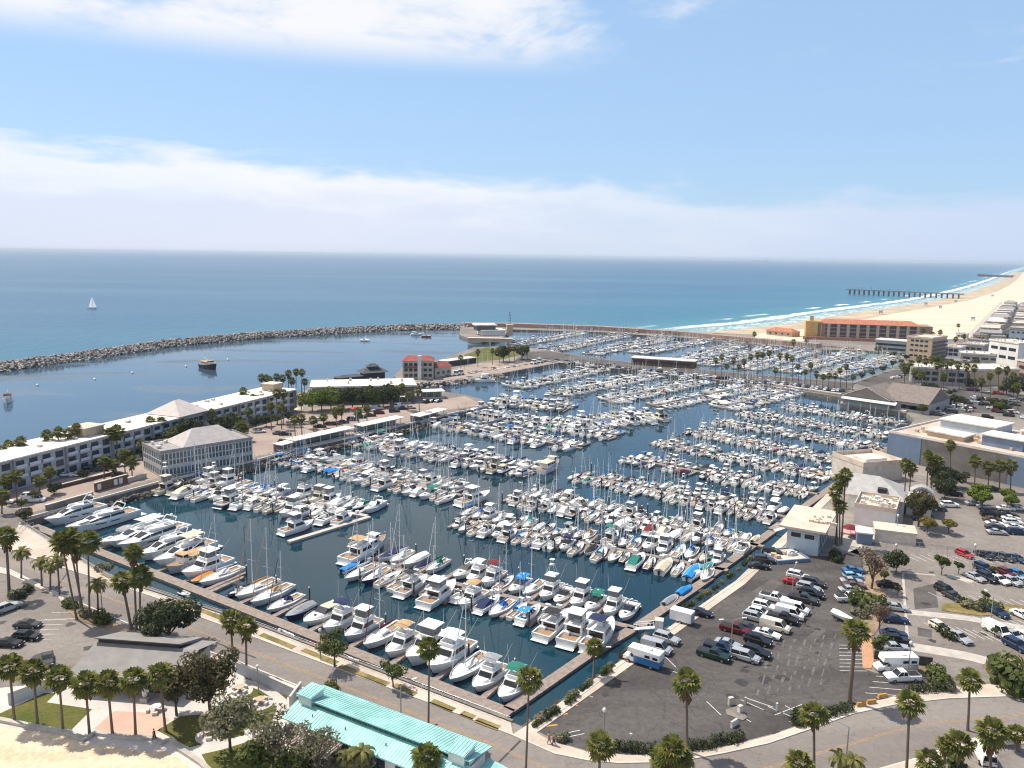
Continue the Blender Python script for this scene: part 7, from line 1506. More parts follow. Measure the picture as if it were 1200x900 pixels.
m = MB(); m.box(b.W + 4.5, b.D + 9, 2.6, 6, 10, 5.2); b.part('side_wing', m, CONC_L); m = MB(); m.loft([[(b.W + 1.5 + k * 6 / 6, y, 5.2 + 1.3 * math.sin(math.pi * k / 6)) for k in range(7)] for y in (b.D + 4, b.D + 14)]); b.part('barrel_roof', m, STUC_G)
b = Bld('restaurant_wing', 'flat white-roofed rear wing of the restaurant on the quay', (1010, 566), (1057, 562), 14); b.walls(5, CONC_L); b.flat(5, ROOF_T, over=.1, par=1.2); m = MB(); m.box(b.W * .5, 6, 5.9, 8, 6, 1.2); b.part('roof_house', m, ROOF_W)
b = Bld('terrace', 'pink paved terrace with umbrellas before the restaurant', (985, 625), (1015, 632), 8, cat='terrace'); m = MB(); m.box(b.W / 2, 4, .2, b.W, 8, .4); b.part('floor', m, mat('pink_paving', (.55, .30, .30), .9, .1))
b = Bld('office_building', 'pale blue two-storey building with pink flat roof on the quay', (921, 645), (958, 652), 15); hz = zat(P(940, 648), 617); b.walls(hz - .5, STUC_B); b.flat(hz - .5, mat('pink_gravel_roof', (.66, .50, .40), .9, .12, .4, coords='World'), over=1.6, t=.5); b.wins((2, 5), (hz - 2.2,), 2.2, 1.1); b.wins(lin(1, 14, 5), (hz / 2,), 1.6, hz * .7, side='right', m=WINB); units(b, g0, 12, .5, hz, ROOF_T, .4, 1.0, y0=4, y1=11, x0=4, x1=11)
b = Bld('patio_wall', 'low blue planter wall of the little terrace below the pale blue building', (911, 661), (948, 658), 7, cat='wall'); m = MB()
for cx, cy, sx, sy in ((b.W / 2, 0, b.W, .4), (b.W / 2, 7, b.W, .4), (0, 3.5, .4, 6.6), (b.W, 3.5, .4, 6.6)): m.box(cx, cy, .4, sx, sy, .8)
b.part('rim', m, BLUEW); m = MB(); m.box(b.W / 2, 3.5, .3, b.W - .45, 6.5, .5); b.part('paving', m, CONC_L)
for i in range(7): q = MB(); q.box(g0.uniform(1, b.W - 1), g0.uniform(1, 6), .9, 1.2, .9, .7, rot=g0.uniform(0, 3)); b.part('table', q, STUC_T if i % 2 else STUC_W)
b = Bld('low_store', 'low tan flat-roofed store in front of the restaurant', (1025, 634), (1073, 640), 6); b.walls(2.8, CONC_L); b.flat(2.8, ROOF_T, over=.2)
b = Bld('ticket_booth', 'small dark blue booth left of the low tan store', (1004, 637), (1022, 639), 4); b.walls(2.6, BLUEW); b.flat(2.6, ROOF_W, over=.2)
# white shops behind the palm band
for p0, p1, dp, top, wm_, lb, nw in [((1068, 449), (1132, 453), 18, 433, STUC_G, 'shop row with white roof and dark glazing behind the palm band', 6), ((1136, 452), (1193, 451), 20, 434, STUC_T, 'tan shop block with bright white roof right of the palm band', 0), ((1157, 424), (1191, 430), 16, 401, STUC_W, 'white block with curved parapet below the strand houses', 3), ((1125, 423), (1172, 426), 18, 416, STUC_G, 'low white-roofed market hall behind the shops', 4), ((1128, 412), (1152, 414), 14, 404, STUC_G, 'pale grey low block at the beach end of the street', 3), ((1103, 418), (1124, 420), 12, 407, STUC_B, 'bluish house right of the beige apartments', 3), ((1190, 446), (1215, 452), 14, 425, mat('brick_wall', (.40, .26, .20), .9, .15), 'tan brick building at the right picture edge', 2)]:
    b = Bld('shop_block', lb, p0, p1, dp); hz = zat(P((p0[0] + p1[0]) / 2, (p0[1] + p1[1]) / 2), top); b.walls(hz, wm_); b.flat(hz, ROOF_W, over=.4, t=.5, par=.5)
    if nw: b.wins(lin(1, b.W - 1, nw), [hz * .35, hz * .72] if hz > 6 else [hz * .5], b.W / nw * .7, min(2, hz * .3), frame=False)
    units(b, g0, 8, 1.0, hz + .5, ROOF_T)
# houses of the strand, counted from the near end
hw_ = [STUC_W, STUC_T, STUC_G, STUC_B, STUC_W, STUC_G]; hr = [ROOF_G, ROOF_W, ROOF_T, ROOF_G, MATS['brown_shingles'], ROOF_G]
e = Vector((SD[0], SD[1], 0)); nrm = Vector((SD[1], -SD[0], 0)); k = 0
WN = {STUC_W: 'white', STUC_T: 'tan', STUC_G: 'grey', STUC_B: 'pale blue'}
RN = {ROOF_G: 'grey', ROOF_W: 'white', ROOF_T: 'tan', MATS['brown_shingles']: 'brown'}
s0 = P(1135, 397)
for line in range(7):
    s_ = 6.0; n_ = 0
    while s_ < 800:
        sz = 13 if s_ < 600 else (20 if s_ < 1200 else 32)
        p = s0 + e * s_ + nrm * (8 + line * 22 + (12 if line >= 2 else 0) + (14 if line >= 4 else 0)); x, y, zc = proj(p)
        if x < 1225 and k < 190 and n_ < 48:
            w_, d, h = sz - rnd.uniform(1.5, 4), 15 + rnd.uniform(-3, 2), rnd.choice((6, 7, 8, 9.5)); wm_ = rnd.choice(hw_); rm = rnd.choice(hr)
            a = p; bb = p - e * 0 + nrm * d
            b = Bld('strand_house', '%s beach house with %s roof, %s in the %s line back from the beach' % (WN[wm_], RN[rm], ORD[n_], ORD[line]), (a.x, a.y), (bb.x, bb.y), w_, cat='house', group='houses along the strand', world=True)
            b.walls(h, wm_)
            if rnd.random() < .6: b.flat(h, rm, over=.2, t=.4, par=.3 if zc < 900 else 0)
            else: b.hip(h, 2.4, rm, over=.5, gable=rnd.random() < .5)
            if zc < 900: b.wins(lin(1, b.W - 1, 3), (2, h - 2), 2.0, 1.4, frame=False); 
            k += 1; n_ += 1
        s_ += sz
k = 0
for px, wd, dp, top in [((1105, 413), 12, 10, 406), ((1118, 411), 10, 9, 404), ((1134, 405), 12, 10, 398), ((1150, 407), 13, 10, 400), ((1166, 412), 12, 12, 404), ((1180, 416), 14, 12, 406), ((1195, 412), 13, 12, 402), ((1200, 424), 14, 12, 413), ((1112, 430), 14, 9, 424), ((1128, 432), 10, 8, 427), ((1100, 436), 12, 8, 430), ((1176, 440), 12, 9, 433), ((1120, 396), 9, 8, 391), ((1140, 398), 10, 8, 393), ((1160, 400), 11, 9, 394), ((1174, 395), 11, 9, 388), ((1190, 398), 11, 9, 391), ((1095, 441), 14, 9, 436)]:
    a = P(*px); wm_, rm = hw_[k % 6], hr[(k * 5 + 1) % 6]; dv = Vector((.9, -.43, 0)) if k % 2 else Vector((.8, -.6, 0)); bb = a + dv * wd; hz = max(4, min(11, zat(a, top)))
    b = Bld('town_house', '%s low town building with %s roof, %s of the cluster between apartments and strand' % (WN[wm_], RN[rm], ORD[k]), (a.x, a.y), (bb.x, bb.y), dp, group='small buildings by the beach end', world=True); b.walls(hz, wm_); b.flat(hz, rm, over=.3, t=.4, par=.3); b.wins(lin(1, b.W - 1, 3), (hz * .5,), 1.8, 1.4, frame=False); units(b, g0, 2, .8, hz + .4, ROOF_T); k += 1
MB().strip([s0 - nrm * 2 + e * t for t in (0, 400, 800)], 5, .018).build('strand_path', CONC, kind='structure')
MB().strip([s0 + nrm * 58 + e * t for t in (-60, 400, 800)], 9, .016).build('strand_street', MATS['mole_asphalt'], kind='structure')
# turquoise-roofed building
def ribs(m, x0, x1, ya, za, yb, zb, st=.5):
    x = x0
    while x < x1: m.hexa([(x, ya, za), (x + .07, ya, za), (x + .07, yb, zb), (x, yb, zb)], [(x, ya, za + .06), (x + .07, ya, za + .06), (x + .07, yb, zb + .06), (x, yb, zb + .06)]); x += st
ca, cb = P(354, 819, 4.6), P(545, 892, 4.6); cd = (cb - ca).normalized(); cn = Vector((-cd.y, cd.x, 0)); ca = ca - cn * 3.1 - cd * .5; cb = cb - cn * 3.1 + cd * .5
b = Bld('turquoise_building', 'long low building with turquoise metal roof and clerestory by the road', ca[:2], cb[:2], 8.2, world=True); z0, W = 3.3, b.W
b.walls(z0 - .1, STUC_W, x0=.3, w_=W - .6, y0=.5, d=7.2)
m = MB(); m.hexa([(-.4, -.3, z0 - .15), (W + .4, -.3, z0 - .15), (W + .4, 3.1, z0 + .75), (-.4, 3.1, z0 + .75)], [(-.4, -.3, z0), (W + .4, -.3, z0), (W + .4, 3.1, z0 + .9), (-.4, 3.1, z0 + .9)]); ribs(m, -.3, W + .3, -.3, z0, 3.1, z0 + .9); b.part('lower_roof', m, TURQ)
m = MB(); m.box(W / 2, 3.2, z0 + 1.15, W, .18, .9); b.part('clerestory', m, TURQ_D)
q = MB(); q.box(0, 3.08, z0 + 1.25, .75, .06, .4); qm = q.mesh('clerestory_window', [WINB])
for x in lin(3, W - 3, 24): child('clerestory_window', qm, b.root, (x, 0, 0))
m = MB(); m.hexa([(-.4, 2.8, z0 + 1.6), (W + .4, 2.8, z0 + 1.6), (W + .4, 8.3, z0 + .5), (-.4, 8.3, z0 + .5)], [(-.4, 2.8, z0 + 1.75), (W + .4, 2.8, z0 + 1.75), (W + .4, 8.3, z0 + .65), (-.4, 8.3, z0 + .65)]); ribs(m, -.3, W + .3, 2.8, z0 + 1.75, 8.3, z0 + .65); b.part('upper_roof', m, TURQ)
for x in (.1, W - 2.9):
    m = MB(); m.box(x + 1.3, 4.0, z0 + 1.2, 2.4, 2.6, 2.0); b.part('roof_monitor', m, STUC_W); m = MB(); m.hexa([(x - .1, 2.4, z0 + 2.2), (x + 2.7, 2.4, z0 + 2.2), (x + 2.7, 5.6, z0 + 2.4), (x - .1, 5.6, z0 + 2.4)], [(x - .1, 2.4, z0 + 2.35), (x + 2.7, 2.4, z0 + 2.35), (x + 2.7, 5.6, z0 + 2.55), (x - .1, 5.6, z0 + 2.55)]); ribs(m, x, x + 2.6, 2.4, z0 + 2.35, 5.6, z0 + 2.55); b.part('monitor_roof', m, TURQ)
q = MB(); q.tube((0, 1.5, z0 + .3), (0, 1.5, z0 + .9), .09, n=6); qm = q.mesh('vent_pipe', [mat('vent_grey', (.15, .25, .24), .7, 0)])
for xx in (4, 10, 17, 22): child('vent_pipe', qm, b.root, (xx, 0, 0))
q = MB(); q.box(0, .47, 1.6, 1.4, .06, 1.5); qm = q.mesh('window', [WINB])
for x in lin(9, W - 1, 6): child('window', qm, b.root, (x, 0, 0))
m = MB(); m.hexa([(W + .3, 4.5, 2.6), (W + 3.2, 4.5, 2.2), (W + 3.2, 7.5, 2.2), (W + .3, 7.5, 2.6)], [(W + .3, 4.5, 2.75), (W + 3.2, 4.5, 2.35), (W + 3.2, 7.5, 2.35), (W + .3, 7.5, 2.75)]); b.part('side_canopy', m, TURQ)
pa_ = ca + cd * 1.2 - cn * 3.6; pb_ = ca + cd * 11.2 - cn * 3.6
pr = Bld('pergola', 'white slatted pergola on the park side of the turquoise roof', pa_[:2], pb_[:2], 3.4, cat='pergola', world=True)
PCM = mat('pergola_cream', (.52, .42, .36), .8, .1); q = MB(); q.box(0, 1.6, 2.95, .16, 3.5, .2); qm = q.mesh('slat', [PCM])
for x in lin(0, pr.W, 24): child('slat', qm, pr.root, (x, 0, 0))
for y in (.2, 2.8): q = MB(); q.box(pr.W / 2, y, 2.75, pr.W, .16, .2); pr.part('beam', q, PCM)
for x in lin(0, pr.W, 4): q = MB(); q.box(x, .2, 1.3, .2, .2, 2.7); pr.part('post', q, PCM)
# grey park building
b = Bld('park_building', 'low grey-roofed park building with dark ridge vent', (84, 812), (206, 822), 13); z0 = 3.0; W = b.W; GR = mat('park_grey_roof', (.25, .235, .22), .9, .12, .5, coords='World'); b.walls(z0, STUC_G, x0=.6, w_=W - 1.2, y0=1.5, d=10.5)
m = MB(); m.hexa([(-.3, -.6, z0 - .2), (W + .3, -.6, z0 - .2), (W + .3, 6.9, z0 + 1.7), (-.3, 6.9, z0 + 1.7)], [(-.3, -.6, z0), (W + .3, -.6, z0), (W + .3, 6.9, z0 + 1.9), (-.3, 6.9, z0 + 1.9)]); b.part('front_roof', m, GR)
m = MB(); m.hexa([(-.3, 7.0, z0 + 2.35), (W * .84, 7.0, z0 + 2.35), (W * .84, 13.6, z0 + .2), (-.3, 13.6, z0 + .2)], [(-.3, 6.4, z0 + 2.9), (W * .84, 6.4, z0 + 2.9), (W * .84, 13.6, z0 + .4), (-.3, 13.6, z0 + .4)]); b.part('rear_roof', m, GR)
m = MB(); m.box(W * .41, 7.05, z0 + 2.1, W * .8, .3, .8); b.part('ridge_vent', m, DARKW); m = MB(); m.add([(W * .84, 6.9, z0 + 1.9), (W + .3, 6.9, z0 + 1.9), (W + .3, 13.2, z0 + .1), (W * .84, 13.2, z0 + .1)], [(0, 1, 2, 3)]); b.part('end_roof', m, GR)
q = MB()
for x in lin(2, W - 3, 5): q.box(x, 1.44, 1.4, 2.2, .1, 2.3)
b.part('doorway', q, DARKW)
g = P(170, 822); o = empty('statue', (g.x, g.y, 0), 0, 'pale weathered statue before the grey park building', 'statue'); m = MB(); m.box(0, 0, .35, 1.1, 1.1, .7); m.build('plinth', CONC, o); m = MB(); m.ell((0, 0, 1.5), (.42, .36, .85), 9, 6, jit=.12); m.ell((.05, 0, 2.45), (.25, .25, .3), 8, 5); m.ell((.3, .1, 1.7), (.4, .2, .25), 8, 5, jit=.1); m.build('figure', STUC_W, o)
# ------------------------------------------------------------------ breakwater, piers, walls, rails, lamps, people, benches
def boulders(name, pts, wid, h, n, r0, r1, m, parent, seed, zb):
    g = random.Random(seed); b = MB(); ln = [0]
    for a, c in zip(pts, pts[1:]): ln.append(ln[-1] + (Vector(c[:2]) - Vector(a[:2])).length)
    for _ in range(n):
        t = g.uniform(0, ln[-1]); i = max(j for j in range(len(ln) - 1) if ln[j] <= t); a, c = Vector(pts[i][:2]), Vector(pts[i + 1][:2]); f = (t - ln[i]) / (ln[i + 1] - ln[i]); p = a.lerp(c, f); d = (c - a).normalized(); k = g.uniform(-1, 1); q = p + Vector((-d.y, d.x)) * k * wid / 2
        r = g.uniform(r0, r1); z = zb + (h - zb) * max(.0, (1 - abs(k)) ** .7) * g.uniform(.75, 1.05)
        b.ell((q.x, q.y, z - r * .25), (r * g.uniform(.7, 1.3), r * g.uniform(.7, 1.3), r * g.uniform(.6, 1.0)), 6, 4, jit=.28, rg=g)
    o = b.build(name, m, parent); 
    if parent: o['kind'] = 'stuff'
    return o
bw = empty('breakwater', (0, 0, 0), 0, 'long rubble-stone breakwater curving round the outer harbour', 'breakwater')
m = MB(); L, Rr = offset(BW, 8), offset(BW, -8); l2, r2 = offset(BW, 2.5), offset(BW, -2.5)
m.loft([[(*a, -3.5), (*b, 1.4), (*c, 1.4), (*d, -3.5)] for a, b, c, d in zip(L, l2, r2, Rr)], caps=True); m.build('core', ROCK_D, bw)
boulders('boulders', BW, 15.5, 3.0, 6500, .5, 1.35, ROCK, bw, 3, -2.0)
wl = empty('harbour_wall', (0, 0, 0), 0, 'brown stone sea wall running from the clubhouse to the beach', 'sea wall')
m = MB(); m.strip(WALLC, 9, -3, 3.6); m.build('wall_body', MATS['brown_sea_wall'], wl); boulders('boulders', [( x - 4, y + 8) for x, y in WALLC[:4]], 8, 2.2, 900, 1.0, 2.0, ROCK, wl, 5, -2.0)
rr = PP(list(reversed(BQUAY)), -1.0)
boulders('riprap', [(p[0] + 1.5, p[1] - 1.2) for p in rr[:1]] and offset(PP([(60, 603), (100, 592), (185, 568), (300, 542), (347, 529), (420, 513), (500, 494)]), -1.6), 3.4, -.6, 900, .4, .9, ROCK_D, None, 6, -2.1)
col.objects['riprap']['kind'] = 'stuff'; col.objects['riprap']['label'] = 'brown riprap stones at the foot of the mole quay'
boulders('shore_rocks', offset(PP([(614, 852), (740, 767), (862, 682)]), 1.0), 1.8, -.8, 380, .3, .6, ROCK_D, None, 7, -2.0); col.objects['shore_rocks']['kind'] = 'stuff'
boulders('mole_rocks', PP([(470, 447), (480, 449), (520, 448), (590, 438)]), 6, .4, 260, .7, 1.4, ROCK, None, 8, -2.0); col.objects['mole_rocks']['kind'] = 'stuff'
# long pleasure pier across the beach, and the fainter one beyond
def pier(a, b, wid, z, lb, n):
    a, b = Vector(a), Vector(b); d = b - a; r = empty('pier', a, math.atan2(d.y, d.x), lb, 'pier'); L_ = Vector((d.x, d.y)).length
    m = MB(); m.box(L_ / 2, 0, z, L_, wid, 2.0); m.box(6, 0, z, 14, wid * 1.8, 1.4); m.build('deck', mat('pier_concrete', (.17, .16, .17), .9, .15, .1), r)
    q = MB(); q.box(0, 0, 0, .7, wid * .8, z + 3); qm = q.mesh('pile_bent', [mat('pier_pile', (.22, .21, .22), .9, .15, .1)])
    for i in range(n): child('pile_bent', qm, r, (L_ * (i + .3) / n, 0, z / 2 - 1.5))
    lp = MB(); lp.tube((0, 0, 0), (0, 0, 6), .35, n=4); lm_ = lp.mesh('lamp_post', [MATS['pier_pile']])
    for i in range(10): child('lamp_post', lm_, r, (L_ * (i + .5) / 12, wid * .4, z + .6))
pa, pb = P(994, 344.5, 0), P(1128, 349.5, 0); pa = P(994, 344.5, -2); pier((pa.x, pa.y, 0), (pb.x, pb.y, 0), 9, 7.5, 'long concrete pier crossing the surf line', 22)
pa, pb = P(1146, 323.6, -2), P(1188, 325, 0); pier((pa.x, pa.y, 0), (pb.x, pb.y, 0), 12, 8, 'faint distant pier near the horizon at right', 16)
s = P(890, 306.5, WATER); r = empty('cargo_ship', (s.x, s.y, WATER), R(0), 'tiny cargo ship on the horizon at right', 'ship'); k = 1.0
wpx = proj(s)[2] / FPX
m = MB(); m.hexa([(-9 * wpx, -2 * wpx, -3), (9 * wpx, -2 * wpx, -3), (9 * wpx, 2 * wpx, -3), (-9 * wpx, 2 * wpx, -3)], [(-9 * wpx, -2 * wpx, 1.1 * wpx), (10 * wpx, -1 * wpx, 1.2 * wpx), (10 * wpx, 1 * wpx, 1.2 * wpx), (-9 * wpx, 2 * wpx, 1.1 * wpx)]); m.build('hull', mat('ship_hull', (.07, .09, .13), .7, 0), r); m = MB(); m.box(7 * wpx, 0, 2.0 * wpx, 2.5 * wpx, 3 * wpx, 2.0 * wpx); m.build('bridge', STUC_W, r)
# sea-wall rail, gangways
wp = PP(NEARWALL[:5], .1); tot = 0; r = empty('quay_railing', (0, 0, 0), 0, 'white pipe railing along the road side of the basin', 'railing'); m = MB()
rl = offset(wp, -.55)
for z in (.55, .85, 1.1): m.path([(x, y, z + .1) for x, y in rl], .035, 4)
m.build('rails', STEEL, r); m = MB(); m.tube((0, 0, 0), (0, 0, 1.2), .04, n=4); pm_ = m.mesh('post', [STEEL])
for a, b in zip(rl, rl[1:]):
    n = int((Vector(b) - Vector(a)).length / 2)
    for i in range(n): p = Vector(a).lerp(Vector(b), i / n); child('post', pm_, r, (p.x, p.y, 0))
m = MB(); m.strip(offset(wp, .2), .45, -3.5, .25); m.build('near_sea_wall', CONC_D, label='dark concrete sea wall between road and basin', cat='wall')
def gangway(p0, p1, lb):
    a, b = P(*p0, .15), P(*p1, DOCK + .1); r = empty('gangway', a, math.atan2(b.y - a.y, b.x - a.x), lb, 'gangway'); L_ = Vector((b.x - a.x, b.y - a.y)).length; dz = b.z - a.z
    m = MB(); m.hexa([(0, -.65, -.1), (L_, -.65, dz - .1), (L_, .65, dz - .1), (0, .65, -.1)], [(0, -.65, .05), (L_, -.65, dz + .05), (L_, .65, dz + .05), (0, .65, .05)]); m.build('ramp', ALU, r)
    for s in (1, -1):
        m = MB(); m.path([(0, s * .65, 1.1), (L_, s * .65, dz + 1.1)], .06, 4)
        for i in range(7): m.tube((L_ * i / 6, s * .65, dz * i / 6), (L_ * i / 6, s * .65, dz * i / 6 + 1.1), .04, n=4)
        m.build('handrail', ALU, r)
gangway((768, 735), (744, 737), 'aluminium gangway from the parking lot to the first right-hand dock'); gangway((196, 556), (213, 568), 'aluminium gangway below the glass club building'); gangway((326, 530), (343, 537), 'gangway from the mole to the second left-hand dock'); gangway((419, 509), (436, 518), 'gangway from the mole to the third left-hand dock'); gangway((930, 614), (908, 622), 'gangway from the quay beside the pale blue building'); gangway((16, 628), (36, 617), 'gangway at the left corner of the basin')
# lamps
def lamp(px, top, lb, kind='arm', ang=0):
    b = P(*px); h = max(4, min(14, zat(b, top))); r = empty('street_lamp', (b.x, b.y, 0), R(ang), lb, 'street lamp', 'lamps of the lots and streets'); m = MB(); m.tube((0, 0, 0), (0, 0, h), .11, .07, 7); m.build('pole', mat('lamp_pole_grey', (.28, .29, .28), .6, .05), r)
    if kind == 'arm':
        m = MB(); m.path([(0, 0, h), (1.2, 0, h + .25), (2.2, 0, h + .3)], .05, 5); m.build('arm', MATS['lamp_pole_grey'], r); m = MB(); m.box(2.4, 0, h + .3, .8, .3, .14); m.build('lamp_head', STUC_W, r)
    elif kind == 'double':
        m = MB(); m.path([(-1.9, 0, h + .3), (0, 0, h), (1.9, 0, h + .3)], .05, 5); m.build('arm', MATS['lamp_pole_grey'], r)
        for s in (1, -1): m = MB(); m.box(s * 2.1, 0, h + .3, .8, .3, .14); m.build('lamp_head', STUC_W, r)
    else: m = MB(); m.ell((0, 0, h + .25), (.3, .3, .35), 8, 6); m.build('lamp_globe', STUC_W, r)
lamp((856, 772), 727, 'double-armed lamp among the dark lot cars', 'double', 10); lamp((707, 872), 834, 'white-headed lamp at the bottom of the dark lot', 'globe'); lamp((695, 792), 760, 'lamp with short arm beside the quay palm', 'arm', 0); lamp((928, 702), 665, 'lamp beside the red car', 'double', 60); lamp((303, 813), 783, 'globe lamp on the curving park path', 'globe'); lamp((470, 847), 804, 'lamp leaning over the road behind the turquoise roof', 'arm', 40); lamp((376, 774), 740, 'thin lamp beside the round street tree', 'globe')
lamp((991, 897), 852, 'lamp on the road curve at the bottom right', 'arm', 150); lamp((1050, 630), 605, 'dark lamp post before the low tan store', 'globe'); lamp((1160, 735), 700, 'lamp in the sunny lot', 'arm', 90); lamp((1139, 676), 640, 'thin lamp left of the double lot row', 'globe'); lamp((1064, 790), 755, 'lamp beside the motorhome', 'globe'); lamp((120, 718), 686, 'lamp beside the short feather palm', 'globe'); lamp((1048, 664), 640, 'lamp left of the wide dark tree', 'globe'); lamp((285, 600), 556, 'dark lamp post on the pale first left-hand dock', 'globe')
# fences and walls near the park
for p0, p1, h, lb, mm in [((277, 788), (352, 823), 1.9, 'blue-grey concrete wall along the road side of the park', mat('blue_grey_wall', (.36, .39, .42), .9, .1)), ((10, 826), (62, 806), 1.8, 'whitish wall at the left end of the park', STUC_W), ((340, 834), (353, 816), 2.4, 'dark grey enclosure wall at the end of the turquoise roof', STUC_G), ((188, 760), (232, 776), 1.2, 'low pale wall under the dark rounded tree', CONC_L)]:
    a, b = P(*p0), P(*p1); m = MB(); m.strip([a, b], .22, 0, h); o = empty('garden_wall', (0, 0, 0), 0, lb, 'wall'); m.build('wall_panel', mm, o); m = MB(); m.strip([a, b], .34, h + .002, h + .1); m.build('coping', CONC_L, o)
def fence(pts, h, lb, m_=STEEL, step=2.5, group=None):
    r = empty('chain_fence', (0, 0, 0), 0, lb, 'fence'); m = MB(); q = PP(pts)
    for z in (h * .5, h): m.path([(p[0], p[1], z) for p in q], .03, 4)
    m.build('rail', m_, r); m = MB(); m.tube((0, 0, 0), (0, 0, h), .04, n=4); pm_ = m.mesh('post', [m_])
    for a, b in zip(q, q[1:]):
        n = max(2, int((Vector(b) - Vector(a)).length / step))
        for i in range(n + 1): p = Vector(a).lerp(Vector(b), i / n); child('post', pm_, r, (p.x, p.y, 0))
fence([(1026, 640), (1110, 648), (1200, 660)], 1.9, 'grey chain fence between the two sunny lots', mat('fence_grey', (.42, .42, .43), .6, 0), 1.2)
fence([(1026, 646), (1110, 654), (1192, 665)], 1.2, 'low rail in front of the sunny lot fence', MATS['fence_grey'], 2)
m = MB(); m.strip(PP([(1024, 772), (1092, 781)]), .3, 0, 1.6); m.build('lot_wall', mat('dark_hedge_wall', (.05, .045, .04), .9, .2), label='dark wall behind the motorhome', cat='wall')
m = MB(); m.strip(PP([(1091, 783), (1094, 800)]), .25, 0, 1.0); m.build('lot_wall', STUC_W, label='short white wall beside the white pickup', cat='wall')
# barriers and signs of the lot gate
for i, (px, sz, lb) in enumerate([((856, 826), (.8, .45, 1.2), 'grey ticket machine on the lot gate island'), ((867, 835), (.7, .5, 1.1), 'white pay box right of the ticket machine'), ((860, 851), (1.4, .3, .9), 'white barrier stump at the lot gate'), ((910, 833), (.3, .3, 1.2), 'white post in the lower dark lot'), ((739, 870), (.3, .3, 1.3), 'white post behind the long dark hedge'), ((772, 738), (1.5, 1.5, 2.0), 'white utility cabinet beside the gangway')]):
    g = P(*px); o = empty('gate_post' if sz[0] < .5 else 'ticket_machine', (g.x, g.y, 0), R(20 + i * 11), lb, 'gate equipment'); m = MB(); m.box(0, 0, sz[2] / 2, *sz, taper=.92); m.build('body', STUC_W if i else CONC, o); m = MB(); m.box(0, 0, sz[2] + .04, sz[0] * 1.08, sz[1] * 1.08, .08); m.build('cap', CONC_L, o)
m = MB(); m.prism([p[:2] for p in PP([(850, 832), (866, 828), (876, 842), (870, 845), (852, 838)])], -.1, .14); m.build('gate_island', CONC_D, kind='structure')
g0_, g1_ = P(874, 818, 1.0), P(906, 829, 1.0); o = empty('barrier_arm', g0_, math.atan2(g1_.y - g0_.y, g1_.x - g0_.x), 'thin white barrier arm over the dark lot exit', 'barrier'); m = MB(); m.box((g1_ - g0_).length / 2, 0, 0, (g1_ - g0_).length, .1, .12); m.build('boom', STUC_W, o); m = MB(); m.box(0, 0, -.45, .35, .35, 1.1); m.build('stand', CONC, o)
for i, px in enumerate([(1009, 828), (1021, 825), (1034, 818)]):
    g = P(*px); o = empty('wheel_stop', (g.x, g.y, .13), R(14), ['yellow barrier block, left of three on the corner walk', 'yellow barrier block, middle of three on the corner walk', 'yellow barrier block, right of three on the corner walk'][i], 'barrier'); m = MB(); m.box(0, 0, .3, 1.7, .35, .6, taper=.85); m.build('block', PAINT_Y, o); m = MB(); m.box(0, 0, .03, 1.8, .55, .06); m.build('foot', CONC, o)
# picnic tables
for px, lb in [((246, 862), 'round picnic table on the lawn under the trees'), ((305, 824), 'round picnic table on the round lawn'), ((183, 833), 'white picnic table on the pink plaza edge'), ((281, 810), 'picnic table at the edge of the round lawn under the big tree')]:
    g = P(*px); o = empty('picnic_table', (g.x, g.y, .02), rnd.uniform(0, 3), lb, 'picnic table'); m = MB(); m.tube((0, 0, .72), (0, 0, .8), .75, n=14, smooth=False); m.build('tabletop', STUC_T if 'white' not in lb else STUC_W, o); m = MB(); m.tube((0, 0, 0), (0, 0, .72), .2, n=8); m.build('pedestal', CONC, o)
    for k in range(4): m = MB(); a = k * math.pi / 2; m.box(1.15 * math.cos(a), 1.15 * math.sin(a), .22, .75, .4, .44, rot=a + math.pi / 2); m.build('bench', CONC_L, o)
    if 'plaza' not in lb: MB().sheet([(g.x + 2.0 * math.cos(t * .4), g.y + 2.0 * math.sin(t * .4)) for t in range(16)], .016).build('table_pad', PALEWALK, kind='structure')
